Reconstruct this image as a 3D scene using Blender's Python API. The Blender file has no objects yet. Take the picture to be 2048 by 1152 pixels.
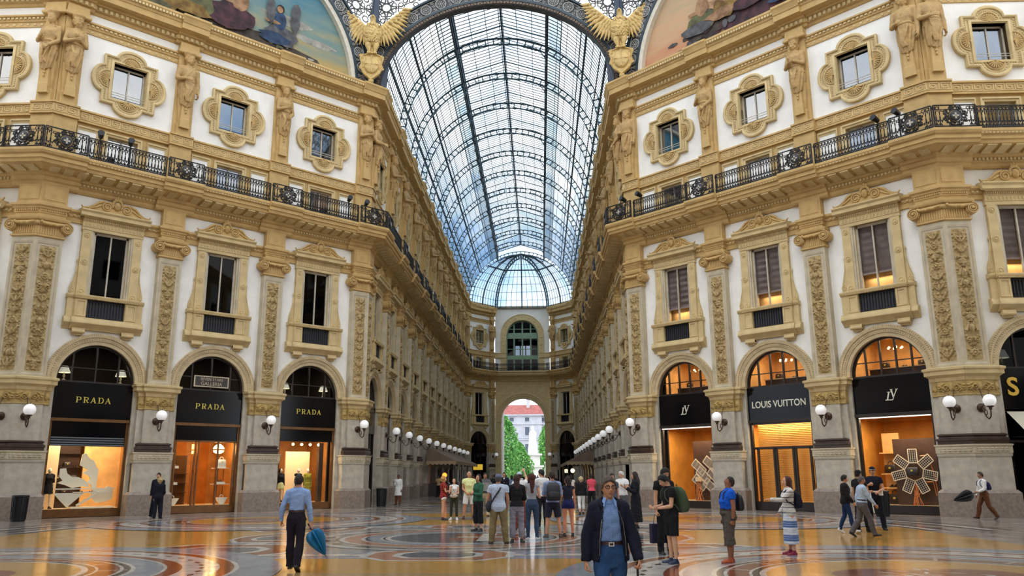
# Glass-roofed shopping gallery: octagon, arcaded arm, shops and passers-by.
import bpy, math, random
import numpy as np
from mathutils import Vector, Matrix
PI = math.pi
rnd = random.Random(7)
SC = bpy.context.scene
COL = SC.collection

# ------------------------------------------------------------------ camera
cam_d = bpy.data.cameras.new('camera')
cam_d.sensor_width = 36.0
cam_d.lens = 1616.0 / 2048.0 * 36.0
cam_d.clip_start = 0.1
cam_d.clip_end = 600
cam = bpy.data.objects.new('camera', cam_d)
COL.objects.link(cam)
cam.matrix_world = (Matrix.Translation((2.5496, -25.1771, 1.6462)) @ Matrix.Rotation(0.0384, 4, 'Z')
                    @ Matrix.Rotation(PI / 2 + 0.228, 4, 'X') @ Matrix.Rotation(-0.0053, 4, 'Z'))
SC.camera = cam

# ------------------------------------------------------------------ view + sky
SC.view_settings.view_transform = 'Standard'
SC.view_settings.look = 'None'
SC.view_settings.gamma = 1.0
SC.view_settings.use_curve_mapping = False
SC.view_settings.exposure = 0.0
w = bpy.data.worlds.new('overcast_sky')
SC.world = w
w.use_nodes = True
nt = w.node_tree
nt.nodes.clear()
wo = nt.nodes.new('ShaderNodeOutputWorld')
bg = nt.nodes.new('ShaderNodeBackground')
tc = nt.nodes.new('ShaderNodeTexCoord')
ns = nt.nodes.new('ShaderNodeTexNoise')
ns.inputs['Scale'].default_value = 3.2
ns.inputs['Detail'].default_value = 5
cr = nt.nodes.new('ShaderNodeValToRGB')
cr.color_ramp.elements[0].position = 0.36
cr.color_ramp.elements[0].color = (0.24, 0.38, 0.58, 1)
cr.color_ramp.elements[1].position = 0.58
cr.color_ramp.elements[1].color = (1.0, 0.995, 0.97, 1)
nt.links.new(tc.outputs['Generated'], ns.inputs['Vector'])
nt.links.new(ns.outputs['Fac'], cr.inputs['Fac'])
nt.links.new(cr.outputs['Color'], bg.inputs['Color'])
bg.inputs['Strength'].default_value = 2.6
nt.links.new(bg.outputs[0], wo.inputs[0])
sun_d = bpy.data.lights.new('hazy_sun', 'SUN')
sun_d.energy = 0.45
sun_d.angle = math.radians(40)
sun_d.color = (1.0, 0.96, 0.9)
sun = bpy.data.objects.new('hazy_sun', sun_d)
COL.objects.link(sun)
sun.rotation_euler = (math.radians(42), 0, math.radians(-12))
try:
    SC.cycles.max_bounces = 7
    SC.cycles.diffuse_bounces = 3
    SC.cycles.glossy_bounces = 3
    SC.cycles.transmission_bounces = 4
    SC.cycles.transparent_max_bounces = 12
    SC.cycles.use_denoising = True
    SC.cycles.caustics_reflective = False
    SC.cycles.caustics_refractive = False
except Exception:
    pass

# ------------------------------------------------------------------ materials
MATS = {}
def lin(c):
    return tuple((v / 255.0 / 12.92 if v / 255.0 <= 0.04045 else ((v / 255.0 + 0.055) / 1.055) ** 2.4) for v in c)
def mat(name, rgb, rough=0.7, var=0.0, scale=6.0, bump=0.0, bscale=25.0, metal=0.0, emit=0.0, spec=0.5, coat=0.0, rgb2=None, alpha=1.0):
    """Principled with a noise-mottled base colour (rgb in sRGB 0..255) and an optional fine bump."""
    if name in MATS:
        return MATS[name]
    m = bpy.data.materials.new(name)
    m.use_nodes = True
    n = m.node_tree
    b = n.nodes['Principled BSDF']
    c = lin(rgb)
    b.inputs['Base Color'].default_value = (*c, 1)
    b.inputs['Roughness'].default_value = rough
    b.inputs['Metallic'].default_value = metal
    b.inputs['Specular IOR Level'].default_value = spec
    if coat:
        b.inputs['Coat Weight'].default_value = coat
    if emit:
        b.inputs['Emission Color'].default_value = (*c, 1)
        b.inputs['Emission Strength'].default_value = emit
    if var > 0 or bump > 0 or rgb2:
        t = n.nodes.new('ShaderNodeTexCoord')
        if var > 0 or rgb2:
            a = n.nodes.new('ShaderNodeTexNoise')
            a.inputs['Scale'].default_value = scale
            a.inputs['Detail'].default_value = 4
            n.links.new(t.outputs['Object'], a.inputs['Vector'])
            r = n.nodes.new('ShaderNodeValToRGB')
            c2 = lin(rgb2) if rgb2 else tuple(max(0, v * (1 - var)) for v in c)
            r.color_ramp.elements[0].position = 0.35
            r.color_ramp.elements[1].position = 0.65
            r.color_ramp.elements[0].color = (*c2, 1)
            r.color_ramp.elements[1].color = (*(c if rgb2 else tuple(min(1, v * (1 + var * 0.4)) for v in c)), 1)
            n.links.new(a.outputs['Fac'], r.inputs['Fac'])
            n.links.new(r.outputs['Color'], b.inputs['Base Color'])
        if bump > 0:
            a2 = n.nodes.new('ShaderNodeTexNoise')
            a2.inputs['Scale'].default_value = bscale
            a2.inputs['Detail'].default_value = 3
            n.links.new(t.outputs['Object'], a2.inputs['Vector'])
            bp = n.nodes.new('ShaderNodeBump')
            bp.inputs['Strength'].default_value = bump
            bp.inputs['Distance'].default_value = 0.02
            n.links.new(a2.outputs['Fac'], bp.inputs['Height'])
            n.links.new(bp.outputs['Normal'], b.inputs['Normal'])
    MATS[name] = m
    return m
def glass(name, tint=(1, 1, 1), refl=0.12, rough=0.02, sky_tint=None, fres=True):
    """A pane: see-through with a mirror-like sheen that grows at grazing angles."""
    if name in MATS:
        return MATS[name]
    m = bpy.data.materials.new(name)
    m.use_nodes = True
    n = m.node_tree
    n.nodes.clear()
    o = n.nodes.new('ShaderNodeOutputMaterial')
    mx = n.nodes.new('ShaderNodeMixShader')
    tr = n.nodes.new('ShaderNodeBsdfTransparent')
    gl = n.nodes.new('ShaderNodeBsdfGlossy')
    gl.inputs['Roughness'].default_value = rough
    tr.inputs['Color'].default_value = (*tint, 1)
    if sky_tint:  # patchy second tint, stands in for sky tones behind the pane
        t = n.nodes.new('ShaderNodeTexCoord')
        a = n.nodes.new('ShaderNodeTexNoise')
        a.inputs['Scale'].default_value = 0.35
        a.inputs['Detail'].default_value = 3
        r = n.nodes.new('ShaderNodeValToRGB')
        r.color_ramp.elements[0].position = 0.4
        r.color_ramp.elements[1].position = 0.58
        r.color_ramp.elements[0].color = (*sky_tint, 1)
        r.color_ramp.elements[1].color = (*tint, 1)
        n.links.new(t.outputs['Object'], a.inputs['Vector'])
        n.links.new(a.outputs['Fac'], r.inputs['Fac'])
        n.links.new(r.outputs['Color'], tr.inputs['Color'])
    if fres:
        lw = n.nodes.new('ShaderNodeLayerWeight')
        lw.inputs['Blend'].default_value = refl
        n.links.new(lw.outputs['Fresnel'], mx.inputs[0])
    else:
        mx.inputs[0].default_value = refl
    n.links.new(tr.outputs[0], mx.inputs[1])
    n.links.new(gl.outputs[0], mx.inputs[2])
    n.links.new(mx.outputs[0], o.inputs[0])
    MATS[name] = m
    return m

M_PLASTER = mat('white_plaster', (240, 238, 232), 0.85, 0.06, 1.5, 0.15, 12)
M_OCHRE = mat('ochre_stucco', (199, 166, 108), 0.75, 0.13, 2.2, 0.25, 18)
M_OCHRE2 = mat('pale_ochre_stucco', (208, 185, 136), 0.75, 0.12, 2.5, 0.25, 18)
M_PILAS = mat('beige_grey_stone', (196, 184, 158), 0.75, 0.16, 2.0, 0.3, 22)
M_RELIEF = mat('carved_ochre_stone', (180, 156, 108), 0.7, 0.3, 9.0, 0.3, 30)
M_PIER = mat('grey_beige_granite', (192, 184, 168), 0.5, 0.2, 3.0, 0.12, 60)
M_PLINTH = mat('speckled_grey_granite', (146, 132, 120), 0.4, 0.25, 7.0, 0.1, 80)
M_BASE = mat('dark_brown_marble', (70, 54, 46), 0.35, 0.25, 5.0)
M_FRIEZE = mat('carved_sienna_stone', (186, 158, 98), 0.65, 0.28, 5.0, 0.3, 30)
M_STATUE = mat('statue_ochre_stone', (186, 152, 98), 0.65, 0.22, 5.0, 0.2, 40)
M_IRON = mat('black_wrought_iron', (26, 25, 27), 0.45, metal=0.3)
M_GRILLE = mat('dark_cast_iron_grille', (36, 38, 44), 0.5)
M_STEEL = mat('roof_steel_blue_green', (56, 86, 98), 0.5, 0.2, 3.0)
M_STEELD = mat('roof_beam_dark_steel', (40, 58, 68), 0.5, 0.2, 3.0)
M_LACE = mat('lace_ironwork_grey', (176, 176, 172), 0.6, 0.15, 6)
M_LACED = mat('lace_backing_dark', (60, 62, 64), 0.6)
M_BRONZE = mat('bronze_frame', (120, 84, 50), 0.35, 0.2, 4, metal=0.5)
M_BLACKGL = mat('black_glass_sign', (9, 10, 14), 0.12, spec=0.22)
M_FRAMEDK = mat('dark_window_frame', (34, 26, 22), 0.4)
M_ARCHV = mat('archivolt_stone', (204, 184, 146), 0.75, 0.15, 3.0, 0.25, 20)
M_GLOBE = mat('opal_glass_globe', (250, 250, 250), 0.25, emit=0.28)
M_LAMPIRON = mat('lamp_bracket_bronze', (70, 50, 38), 0.4, metal=0.5)
M_ROOFGL = glass('roof_glass', (0.90, 0.94, 0.95), 0.035, 0.08, sky_tint=(0.62, 0.74, 0.84), fres=False)  # blue patches of the dimmer sky are put into the glass colour
M_WALKGL = glass('frosted_walkway_glass', (0.50, 0.55, 0.58), 0.05, 0.2, fres=False)
M_SHOPGL = glass('shop_glass', (0.93, 0.95, 0.95), 0.07, 0.015)
M_DARKGL = glass('dark_window_glass', (0.16, 0.18, 0.20), 0.2, 0.02)
M_SKYGL = glass('reflecting_window_glass', (0.24, 0.28, 0.34), 0.36, 0.03, fres=False)

# ------------------------------------------------------------------ mesh builder
class MB:
    def __init__(s):
        s.V = []; s.F = []; s.M = []; s.n = 0
    def add(s, V, F, m=0):
        V = np.asarray(V, float).reshape(-1, 3)
        s.V.append(V)
        k = s.n
        s.F.extend([tuple(i + k for i in f) for f in F])
        s.M.extend([m] * len(F))
        s.n += len(V)
        return s
    def merge(s, o, M4=None, m=None):
        V = np.concatenate(o.V) if o.V else np.zeros((0, 3))
        if M4 is not None:
            A = np.array(M4)
            V = V @ A[:3, :3].T + A[:3, 3]
        k = s.n
        s.V.append(V)
        s.F.extend([tuple(i + k for i in f) for f in o.F])
        s.M.extend(o.M if m is None else [m] * len(o.F))
        s.n += len(V)
        return s
    def box(s, x0, x1, y0, y1, z0, z1, m=0):
        V = [(x0, y0, z0), (x1, y0, z0), (x1, y1, z0), (x0, y1, z0), (x0, y0, z1), (x1, y0, z1), (x1, y1, z1), (x0, y1, z1)]
        return s.add(V, [(0, 3, 2, 1), (4, 5, 6, 7), (0, 1, 5, 4), (1, 2, 6, 5), (2, 3, 7, 6), (3, 0, 4, 7)], m)
    def bar(s, p, q, w=0.05, h=None, m=0, up=(0, 0, 1)):
        """A square bar from p to q."""
        h = w if h is None else h
        p = np.array(p, float); q = np.array(q, float)
        d = q - p; L = np.linalg.norm(d)
        if L < 1e-9: return s
        d /= L; u = np.array(up, float)
        a = np.cross(d, u)
        if np.linalg.norm(a) < 1e-4: a = np.cross(d, (1, 0, 0))
        a /= np.linalg.norm(a); b = np.cross(a, d)
        V = []
        for c in (p, q):
            for i, j in ((-1, -1), (1, -1), (1, 1), (-1, 1)):
                V.append(c + a * i * w / 2 + b * j * h / 2)
        return s.add(V, [(0, 1, 2, 3), (7, 6, 5, 4), (0, 4, 5, 1), (1, 5, 6, 2), (2, 6, 7, 3), (3, 7, 4, 0)], m)
    def tube(s, pts, r, n=8, m=0, closed=False, caps=True, flat=None):
        """Round tube through pts; r may be a list; flat=(a,b) squashes the section: pairs of radii per point."""
        P = np.array(pts, float); k = len(P)
        R = np.full(k, r, float) if np.isscalar(r) else np.array(r, float)
        T = np.zeros_like(P)
        for i in range(k):
            a = P[(i - 1) % k] if (closed or i > 0) else P[i]
            b = P[(i + 1) % k] if (closed or i < k - 1) else P[i]
            t = b - a
            T[i] = t / (np.linalg.norm(t) + 1e-12)
        ref = np.array((0, 0, 1.0)) if abs(T[0][2]) < 0.9 else np.array((0, 1.0, 0))
        V = []; nrm = None
        for i in range(k):
            if nrm is None:
                nrm = np.cross(T[i], ref)
            else:
                nrm = nrm - T[i] * np.dot(nrm, T[i])
            nrm /= np.linalg.norm(nrm) + 1e-12
            bi = np.cross(T[i], nrm)
            for j in range(n):
                a = 2 * PI * j / n
                V.append(P[i] + R[i] * (nrm * math.cos(a) + bi * math.sin(a)))
        F = []
        for i in range(k if closed else k - 1):
            i2 = (i + 1) % k
            for j in range(n):
                j2 = (j + 1) % n
                F.append((i * n + j, i * n + j2, i2 * n + j2, i2 * n + j))
        if caps and not closed:
            F.append(tuple(range(n - 1, -1, -1))); F.append(tuple((k - 1) * n + j for j in range(n)))
        return s.add(V, F, m)
    def rings(s, C, m=0, caps=True):
        """Loft through a list of equal-length point rings."""
        n = len(C[0]); V = np.concatenate([np.asarray(c, float) for c in C])
        F = []
        for i in range(len(C) - 1):
            for j in range(n):
                j2 = (j + 1) % n
                F.append((i * n + j, i * n + j2, (i + 1) * n + j2, (i + 1) * n + j))
        if caps:
            F.append(tuple(range(n - 1, -1, -1))); F.append(tuple((len(C) - 1) * n + j for j in range(n)))
        return s.add(V, F, m)
    def lathe(s, prof, c=(0, 0, 0), n=20, m=0, axis='z'):
        """prof: (r, h) pairs turned about an axis through c."""
        C = []
        for r, h in prof:
            ring = []
            for j in range(n):
                a = 2 * PI * j / n
                x, y = r * math.cos(a), r * math.sin(a)
                if axis == 'z': p = (x, y, h)
                elif axis == 'y': p = (x, h, -y)
                else: p = (h, x, y)
                ring.append((p[0] + c[0], p[1] + c[1], p[2] + c[2]))
            C.append(ring)
        return s.rings(C, m)
    def ball(s, c, r, n=16, k=10, m=0):
        r3 = (r, r, r) if np.isscalar(r) else r
        C = []
        for i in range(k + 1):
            t = PI * i / k
            rr = max(math.sin(t), 1e-3)
            C.append([(c[0] + r3[0] * rr * math.cos(2 * PI * j / n), c[1] + r3[1] * rr * math.sin(2 * PI * j / n), c[2] - r3[2] * math.cos(t)) for j in range(n)])
        return s.rings(C, m)
    def prism(s, poly, y0, y1, m=0):
        """poly in (x, z), extruded from y0 to y1 (front is y1)."""
        n = len(poly)
        V = [(x, y0, z) for x, z in poly] + [(x, y1, z) for x, z in poly]
        F = [tuple(range(n)), tuple(range(2 * n - 1, n - 1, -1))]
        for i in range(n):
            j = (i + 1) % n
            F.append((j, i, n + i, n + j))
        return s.add(V, F, m)
    def ringpoly(s, inner, outer, y0, y1, m=0, closed=True):
        """Frame between two equal-count (x,z) outlines, y0 back, y1 front (or a list of (t,y) steps from inner to outer)."""
        steps = y1 if isinstance(y1, (list, tuple)) else [(0, y1), (1, y1)]
        I = np.array(inner, float); O = np.array(outer, float); n = len(I)
        rows = [np.column_stack([I[:, 0], np.full(n, y0), I[:, 1]])]
        for t, y in steps:
            p = I * (1 - t) + O * t
            rows.append(np.column_stack([p[:, 0], np.full(n, y), p[:, 1]]))
        rows.append(np.column_stack([O[:, 0], np.full(n, y0), O[:, 1]]))
        V = np.concatenate(rows); F = []
        for k in range(len(rows) - 1):
            for i in range(n if closed else n - 1):
                j = (i + 1) % n
                F.append((k * n + i, (k + 1) * n + i, (k + 1) * n + j, k * n + j))
        return s.add(V, F, m)
    def hfield(s, x0, x1, z0, z1, H, y=0.0, m=0):
        """Relief panel: H[nz,nx] heights toward +y."""
        nz, nx = H.shape
        X, Z = np.meshgrid(np.linspace(x0, x1, nx), np.linspace(z0, z1, nz))
        V = np.column_stack([X.ravel(), (y + H).ravel(), Z.ravel()])
        idx = np.arange(nz * nx).reshape(nz, nx)
        F = np.column_stack([idx[:-1, :-1].ravel(), idx[1:, :-1].ravel(), idx[1:, 1:].ravel(), idx[:-1, 1:].ravel()])
        return s.add(V, [tuple(f) for f in F.tolist()], m)
    def mesh(s, name, mats, smooth=None):
        me = bpy.data.meshes.new(name)
        V = np.concatenate(s.V) if s.V else np.zeros((0, 3))
        me.from_pydata(V.tolist(), [], s.F)
        for mm in (mats if isinstance(mats, (list, tuple)) else [mats]):
            me.materials.append(mm)
        if isinstance(mats, (list, tuple)) and len(mats) > 1:
            me.polygons.foreach_set('material_index', s.M)
        if smooth is not None:
            me.polygons.foreach_set('use_smooth', [True] * len(me.polygons))
            if smooth < 179:
                me.set_sharp_from_angle(angle=math.radians(smooth))
        me.update()
        return me
    def build(s, name, mats, parent=None, M4=None, smooth=None):
        o = bpy.data.objects.new(name, s.mesh(name, mats, smooth))
        COL.objects.link(o)
        if parent: o.parent = parent
        if M4 is not None: o.matrix_local = M4
        return o

def tag(o, label=None, cat=None, group=None, kind=None):
    if label: o['label'] = label
    if cat: o['category'] = cat
    if group: o['group'] = group
    if kind: o['kind'] = kind
    return o
def empty(name, M4=None):
    o = bpy.data.objects.new(name, None)
    o.empty_display_size = 0.2
    COL.objects.link(o)
    if M4 is not None: o.matrix_world = M4
    return o
def inst(me, name, parent=None, M4=None):
    o = bpy.data.objects.new(name, me)
    COL.objects.link(o)
    if parent: o.parent = parent
    if M4 is not None: o.matrix_local = M4
    return o
def copy_tree(o, M4=None, label=None, group=None, parent=None):
    c = o.copy(); COL.objects.link(c)
    if parent is not None: c.parent = parent
    for ch in o.children: copy_tree(ch, parent=c)
    if M4 is not None: c.matrix_world = M4
    if label: c['label'] = label
    if group: c['group'] = group
    return c
def frame(x, y, nx, ny, z=0.0):
    """Matrix whose +y points along (nx, ny) into the room, +x to its right-hand side, origin on the wall."""
    L = math.hypot(nx, ny); nx /= L; ny /= L
    M4 = Matrix(((ny, nx, 0, x), (-nx, ny, 0, y), (0, 0, 1, z), (0, 0, 0, 1)))
    return M4
def T(x=0, y=0, z=0): return Matrix.Translation((x, y, z))
def RZ(a): return Matrix.Rotation(a, 4, 'Z')
def RX(a): return Matrix.Rotation(a, 4, 'X')
def RY(a): return Matrix.Rotation(a, 4, 'Y')
def S3(a, b=None, c=None):
    b = a if b is None else b; c = a if c is None else c
    return Matrix.Diagonal((a, b, c, 1))
def mirror_ok(o): return o
ORD = ['first', 'second', 'third', 'fourth', 'fifth', 'sixth', 'seventh', 'eighth', 'ninth', 'tenth', 'eleventh', 'twelfth', 'thirteenth', 'fourteenth', 'fifteenth', 'sixteenth', 'seventeenth', 'eighteenth', 'nineteenth', 'twentieth']
A0, B0, YE = 7.25, 19.11, 80.9
SK = -0.0046            # the arm runs very slightly askew
def sx(y): return SK * (y - B0) if y > B0 else 0.0
# ------------------------------------------------------------------ relief ornament
def rel_canvas(w, h, res):
    nx = int(w / res) + 1; nz = int(h / res) + 1
    X, Z = np.meshgrid(np.linspace(-w / 2, w / 2, nx), np.linspace(0, h, nz))
    return X, Z, np.zeros_like(X)
def r_stroke(X, Z, H, pts, r, amp):
    """Rounded ridge along a polyline, mirrored about x=0."""
    P = np.array(pts, float); A = np.abs(X)
    D = np.full(X.shape, 9.0)
    for i in range(len(P) - 1):
        a, b = P[i], P[i + 1]; d = b - a
        t = np.clip(((A - a[0]) * d[0] + (Z - a[1]) * d[1]) / (d @ d + 1e-9), 0, 1)
        D = np.minimum(D, np.hypot(A - a[0] - t * d[0], Z - a[1] - t * d[1]))
    h = amp * np.sqrt(np.clip(1 - (D / r) ** 2, 0, 1))
    np.maximum(H, h, out=H)
def r_blob(X, Z, H, cx, cz, rx, rz, amp, rot=0):
    A = np.abs(X); dx, dz = A - cx, Z - cz
    c, s = math.cos(rot), math.sin(rot)
    u, v = dx * c + dz * s, -dx * s + dz * c
    h = amp * np.sqrt(np.clip(1 - (u / rx) ** 2 - (v / rz) ** 2, 0, 1))
    np.maximum(H, h, out=H)
def spiral(cx, cz, r, turns=1.4, start=0, sgn=1, n=22):
    return [(cx + r * (1 - 0.75 * i / n) * math.cos(start + sgn * 2 * PI * turns * i / n), cz + r * (1 - 0.75 * i / n) * math.sin(start + sgn * 2 * PI * turns * i / n)) for i in range(n + 1)]
def relief(w, h, res=0.022, seed=1, amp=0.095):
    R = random.Random(seed); X, Z, H = rel_canvas(w, h, res)
    hw = w / 2; z = 0.05
    r_stroke(X, Z, H, [(0, 0.05), (0, h - 0.05)], 0.022, amp * 0.6)
    while z < h - 0.4:
        k = R.choice(['scroll', 'leaf', 'vase', 'mask', 'rosette', 'swag', 'leaf', 'scroll'])
        a = 0.4 + R.random() * 0.12
        if z + a > h: a = h - z
        if k == 'scroll':
            r_stroke(X, Z, H, spiral(hw * 0.52, z + a * 0.55, hw * 0.33, 1.3, -PI / 2, -1), 0.026, amp * 0.8)
            r_stroke(X, Z, H, spiral(hw * 0.30, z + a * 0.16, hw * 0.22, 1.1, PI / 2, 1), 0.022, amp * 0.7)
            r_blob(X, Z, H, hw * 0.8, z + a * 0.85, 0.03, 0.08, amp * 0.6, 0.5)
        elif k == 'leaf':
            for i in range(4):
                t = i / 3
                r_blob(X, Z, H, hw * (0.25 + 0.4 * t), z + a * (0.35 + 0.4 * t), 0.035, a * 0.28, amp * 0.9, -0.9 + 0.75 * t)
            r_blob(X, Z, H, 0, z + a * 0.5, 0.045, a * 0.42, amp)
        elif k == 'vase':
            for i, rr in enumerate([0.35, 0.2, 0.5, 0.62, 0.66, 0.5, 0.3, 0.5]):
                r_blob(X, Z, H, 0, z + a * (0.1 + 0.1 * i), hw * rr, 0.035, amp * 0.95)
            r_stroke(X, Z, H, spiral(hw * 0.7, z + a * 0.72, hw * 0.18, 1.0, PI, -1), 0.018, amp * 0.7)
        elif k == 'mask':
            r_blob(X, Z, H, 0, z + a * 0.5, hw * 0.42, a * 0.36, amp * 1.15)
            r_blob(X, Z, H, hw * 0.16, z + a * 0.55, 0.025, 0.018, amp * 1.5)
            r_blob(X, Z, H, 0, z + a * 0.45, 0.02, 0.05, amp * 1.6)
            for i in range(5):
                r_blob(X, Z, H, hw * (0.3 + 0.08 * i), z + a * (0.85 - 0.14 * i), 0.04, 0.05, amp * 0.9)
        elif k == 'rosette':
            for i in range(8):
                t = 2 * PI * i / 8
                r_blob(X, Z, H, 0.0 + abs(hw * 0.34 * math.cos(t)), z + a * 0.5 + hw * 0.34 * math.sin(t), 0.05, 0.05, amp * 0.8)
            r_blob(X, Z, H, 0, z + a * 0.5, 0.06, 0.06, amp * 1.2)
        else:
            for i in range(7):
                t = i / 6
                r_blob(X, Z, H, hw * 0.8 * t, z + a * (0.3 + 0.45 * t * t), 0.045, 0.045, amp * 0.9)
            r_blob(X, Z, H, hw * 0.72, z + a * 0.35, 0.03, 0.14, amp * 0.7)
        z += a
    for _ in range(90):
        r_blob(X, Z, H, R.uniform(0, hw * .95), R.uniform(.05, h - .05), R.uniform(.02, .045), R.uniform(.02, .06), amp * R.uniform(.3, .7), R.uniform(0, 3))
    nz = H.shape[0]
    H[0] = H[-1] = 0; H[:, 0] = H[:, -1] = 0
    Hn = H + 0.004 * np.sin(X * 190) * np.sin(Z * 170) * (H > 0.01)
    return Hn
def frieze_relief(w, h, res=0.022, amp=0.07, seed=3):
    X, Z, H = rel_canvas(w, h, res)
    r_blob(X, Z, H, 0, h * 0.5, 0.09, 0.16, amp)
    c = 0.2
    while c < w / 2 + 0.1:
        r_stroke(X, Z, H, spiral(c, h * 0.5, h * 0.30, 1.3, PI, 1), 0.026, amp)
        r_blob(X, Z, H, c + 0.13, h * 0.22, 0.09, 0.035, amp * 0.8, 0.6)
        r_blob(X, Z, H, c + 0.13, h * 0.78, 0.09, 0.035, amp * 0.8, -0.6)
        c += 0.27
    H[0] = H[-1] = 0; H[:, 0] = H[:, -1] = 0
    return H

# ------------------------------------------------------------------ small profile tools
def extrude(mb, prof, x0, x1, k0=0.0, k1=0.0, m=0, yw=-0.5):
    """Run a (y, z) profile from x0 to x1; ends sheared by k*y so that runs of neighbouring walls mitre. Positive k pulls the end in."""
    n = len(prof)
    V = [(x0 + k0 * max(y, -0.35), y, z) for y, z in prof] + [(x1 - k1 * max(y, -0.35), y, z) for y, z in prof]
    F = [(i, i + n, i + 1 + n, i + 1) for i in range(n - 1)]
    F.append(tuple(range(n))); F.append(tuple(range(2 * n - 1, n - 1, -1)))
    return mb.add(V, F, m)
def mould(mb, x0, x1, off_z, e0=1.0, e1=1.0, m=0, yb=-0.45):
    """Stacked rectangular moulding around a pier: off_z = [(offset, z), ...] bottom to top."""
    R = []
    for o, z in off_z:
        R.append([(x0 - o * e0, yb, z), (x1 + o * e1, yb, z), (x1 + o * e1, o, z), (x0 - o * e0, o, z)])
    return mb.rings(R, m)
def arc(cx, cz, r, a0, a1, n):
    return [(cx + r * math.cos(a0 + (a1 - a0) * i / n), cz + r * math.sin(a0 + (a1 - a0) * i / n)) for i in range(n + 1)]

# ------------------------------------------------------------------ the pilaster (ground pier, carved shaft, capital)
PZ = 0.0
REL = [relief(0.62, 5.35, seed=s) for s in (1, 5, 9, 14)]
FRZ = {}
def pil_unit(x0, x1, e0, e1, tagname, v=0):
    """Meshes of one pilaster between x0..x1. e = side growth (1 free side, smaller at a wall corner)."""
    w = x1 - x0; c = (x0 + x1) / 2; out = []
    a = MB()
    mould(a, x0 - (0.28 if e0 == 1 else 0), x1 + (0.28 if e1 == 1 else 0), [(0.16, 0), (0.16, 0.9), (0.12, 0.95), (0.06, 1.02)], e0, e1, m=0)
    out.append(('plinth', a, M_PLINTH, None))
    a = MB()
    mould(a, x0 - (0.22 if e0 == 1 else 0), x1 + (0.22 if e1 == 1 else 0), [(0.06, 0.95), (0.06, 2.26)], e0, e1)
    mould(a, x0 - (0.22 if e0 == 1 else 0), x1 + (0.22 if e1 == 1 else 0), [(0.08, 2.26), (0.1, 2.32), (0.1, 2.36)], e0, e1)
    mould(a, x0 - (0.0 if e0 == 1 else 0), x1, [(0.02, 3.1), (0.02, 4.66)], e0, e1)
    mould(a, x0 - (0.28 if e0 == 1 else 0), x1 + (0.28 if e1 == 1 else 0), [(-0.14, 0.95), (-0.14, 4.66)], 0, 0)
    out.append(('pier', a, M_PIER, None))
    a = MB()
    xa, xb = x0 - (0.22 if e0 == 1 else 0), x1 + (0.22 if e1 == 1 else 0)
    mould(a, xa, xb, [(0.1, 2.36), (0.1, 2.40), (0.12, 2.40), (0.12, 2.66), (0.15, 2.68), (0.15, 2.74)], e0, e1)
    H = np.zeros((9, int((xb - xa) / 0.05) + 1))
    n = H.shape[1]
    for i in range(n):
        H[:, i] += 0.02 * (1 + math.sin(i * 1.55)) * np.array([0, 0, 1, 1, 0.3, 1, 1, 0, 0])
    a.hfield(xa + 0.05, xb - 0.05, 2.43, 2.64, H, 0.122)
    out.append(('carved_band', a, M_PILAS, None))
    a = MB()
    xa, xb = x0 - (0.14 if e0 == 1 else 0), x1 + (0.14 if e1 == 1 else 0)
    mould(a, xa, xb, [(0.1, 2.74), (0.1, 2.86), (0.13, 2.88), (0.13, 2.96), (0.06, 3.0), (0.04, 3.04), (0.09, 3.07), (0.09, 3.12), (0.0, 3.16)], e0, e1)
    out.append(('base_moulding', a, M_BASE, None))
    # impost: carved frieze + cornice, wraps back to the arch jambs
    a = MB()
    xa, xb = x0 - (0.28 if e0 == 1 else 0), x1 + (0.28 if e1 == 1 else 0)
    for (p, q, f0, f1, y) in ((xa, xb, 0, 0, -0.12), (x0, x1, e0, e1, 0.0)):
        s = [(y + 0.02, 4.62), (y + 0.05, 4.64), (y + 0.05, 4.70), (y + 0.02, 4.71), (y + 0.02, 5.20)]
        R = [[(p - (o - y) * f0, -0.45, z), (q + (o - y) * f1, -0.45, z), (q + (o - y) * f1, o, z), (p - (o - y) * f0, o, z)] for o, z in s]
        a.rings(R, 0)
    H = frieze_relief(w, 0.46)
    a.hfield(x0 + .01, x1 - .01, 4.73, 5.19, H, 0.028)
    if e0 == 1: a.hfield(x0 - 0.27, x0 - 0.01, 4.73, 5.19, frieze_relief(0.26, 0.46), -0.092)
    if e1 == 1: a.hfield(x1 + 0.01, x1 + 0.27, 4.73, 5.19, frieze_relief(0.26, 0.46), -0.092)
    out.append(('carved_frieze', a, M_FRIEZE, 50))
    a = MB()
    for (p, q, y) in ((xa, xb, -0.1), (x0, x1, 0.02)):
        s = [(0, 5.20), (0.03, 5.22), (0.05, 5.30), (0.05, 5.36), (0.14, 5.44), (0.18, 5.46), (0.18, 5.60), (0.23, 5.66), (0.23, 5.74), (0.1, 5.78)]
        R = [[(p - o * e0, -0.45, z), (q + o * e1, -0.45, z), (q + o * e1, y + o, z), (p - o * e0, y + o, z)] for o, z in s]
        a.rings(R, 0)
    out.append(('impost_cornice', a, M_OCHRE2, None))
    # shaft with sunk carved panel
    a = MB()
    a.box(x0, x1, -0.42, -0.035, 5.75, 11.76)
    g = 0.11
    ins = [(x0 + g, 5.93), (x1 - g, 5.93), (x1 - g, 11.5), (x0 + g, 11.5)]
    outl = [(x0, 5.75), (x1, 5.75), (x1, 11.76), (x0, 11.76)]
    a.ringpoly(ins, outl, -0.035, [(0, -0.02), (0.35, 0.0), (1, 0.0)])
    out.append(('shaft', a, M_PILAS, None))
    a = MB()
    H = REL[v % 4]
    hw = min(0.31, w / 2 - g - 0.04)
    a.hfield(c - hw, c + hw, 6.0, 11.42, H, -0.033)
    out.append(('carved_panel', a, M_RELIEF, 60))
    # ionic capital
    a = MB()
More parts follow.
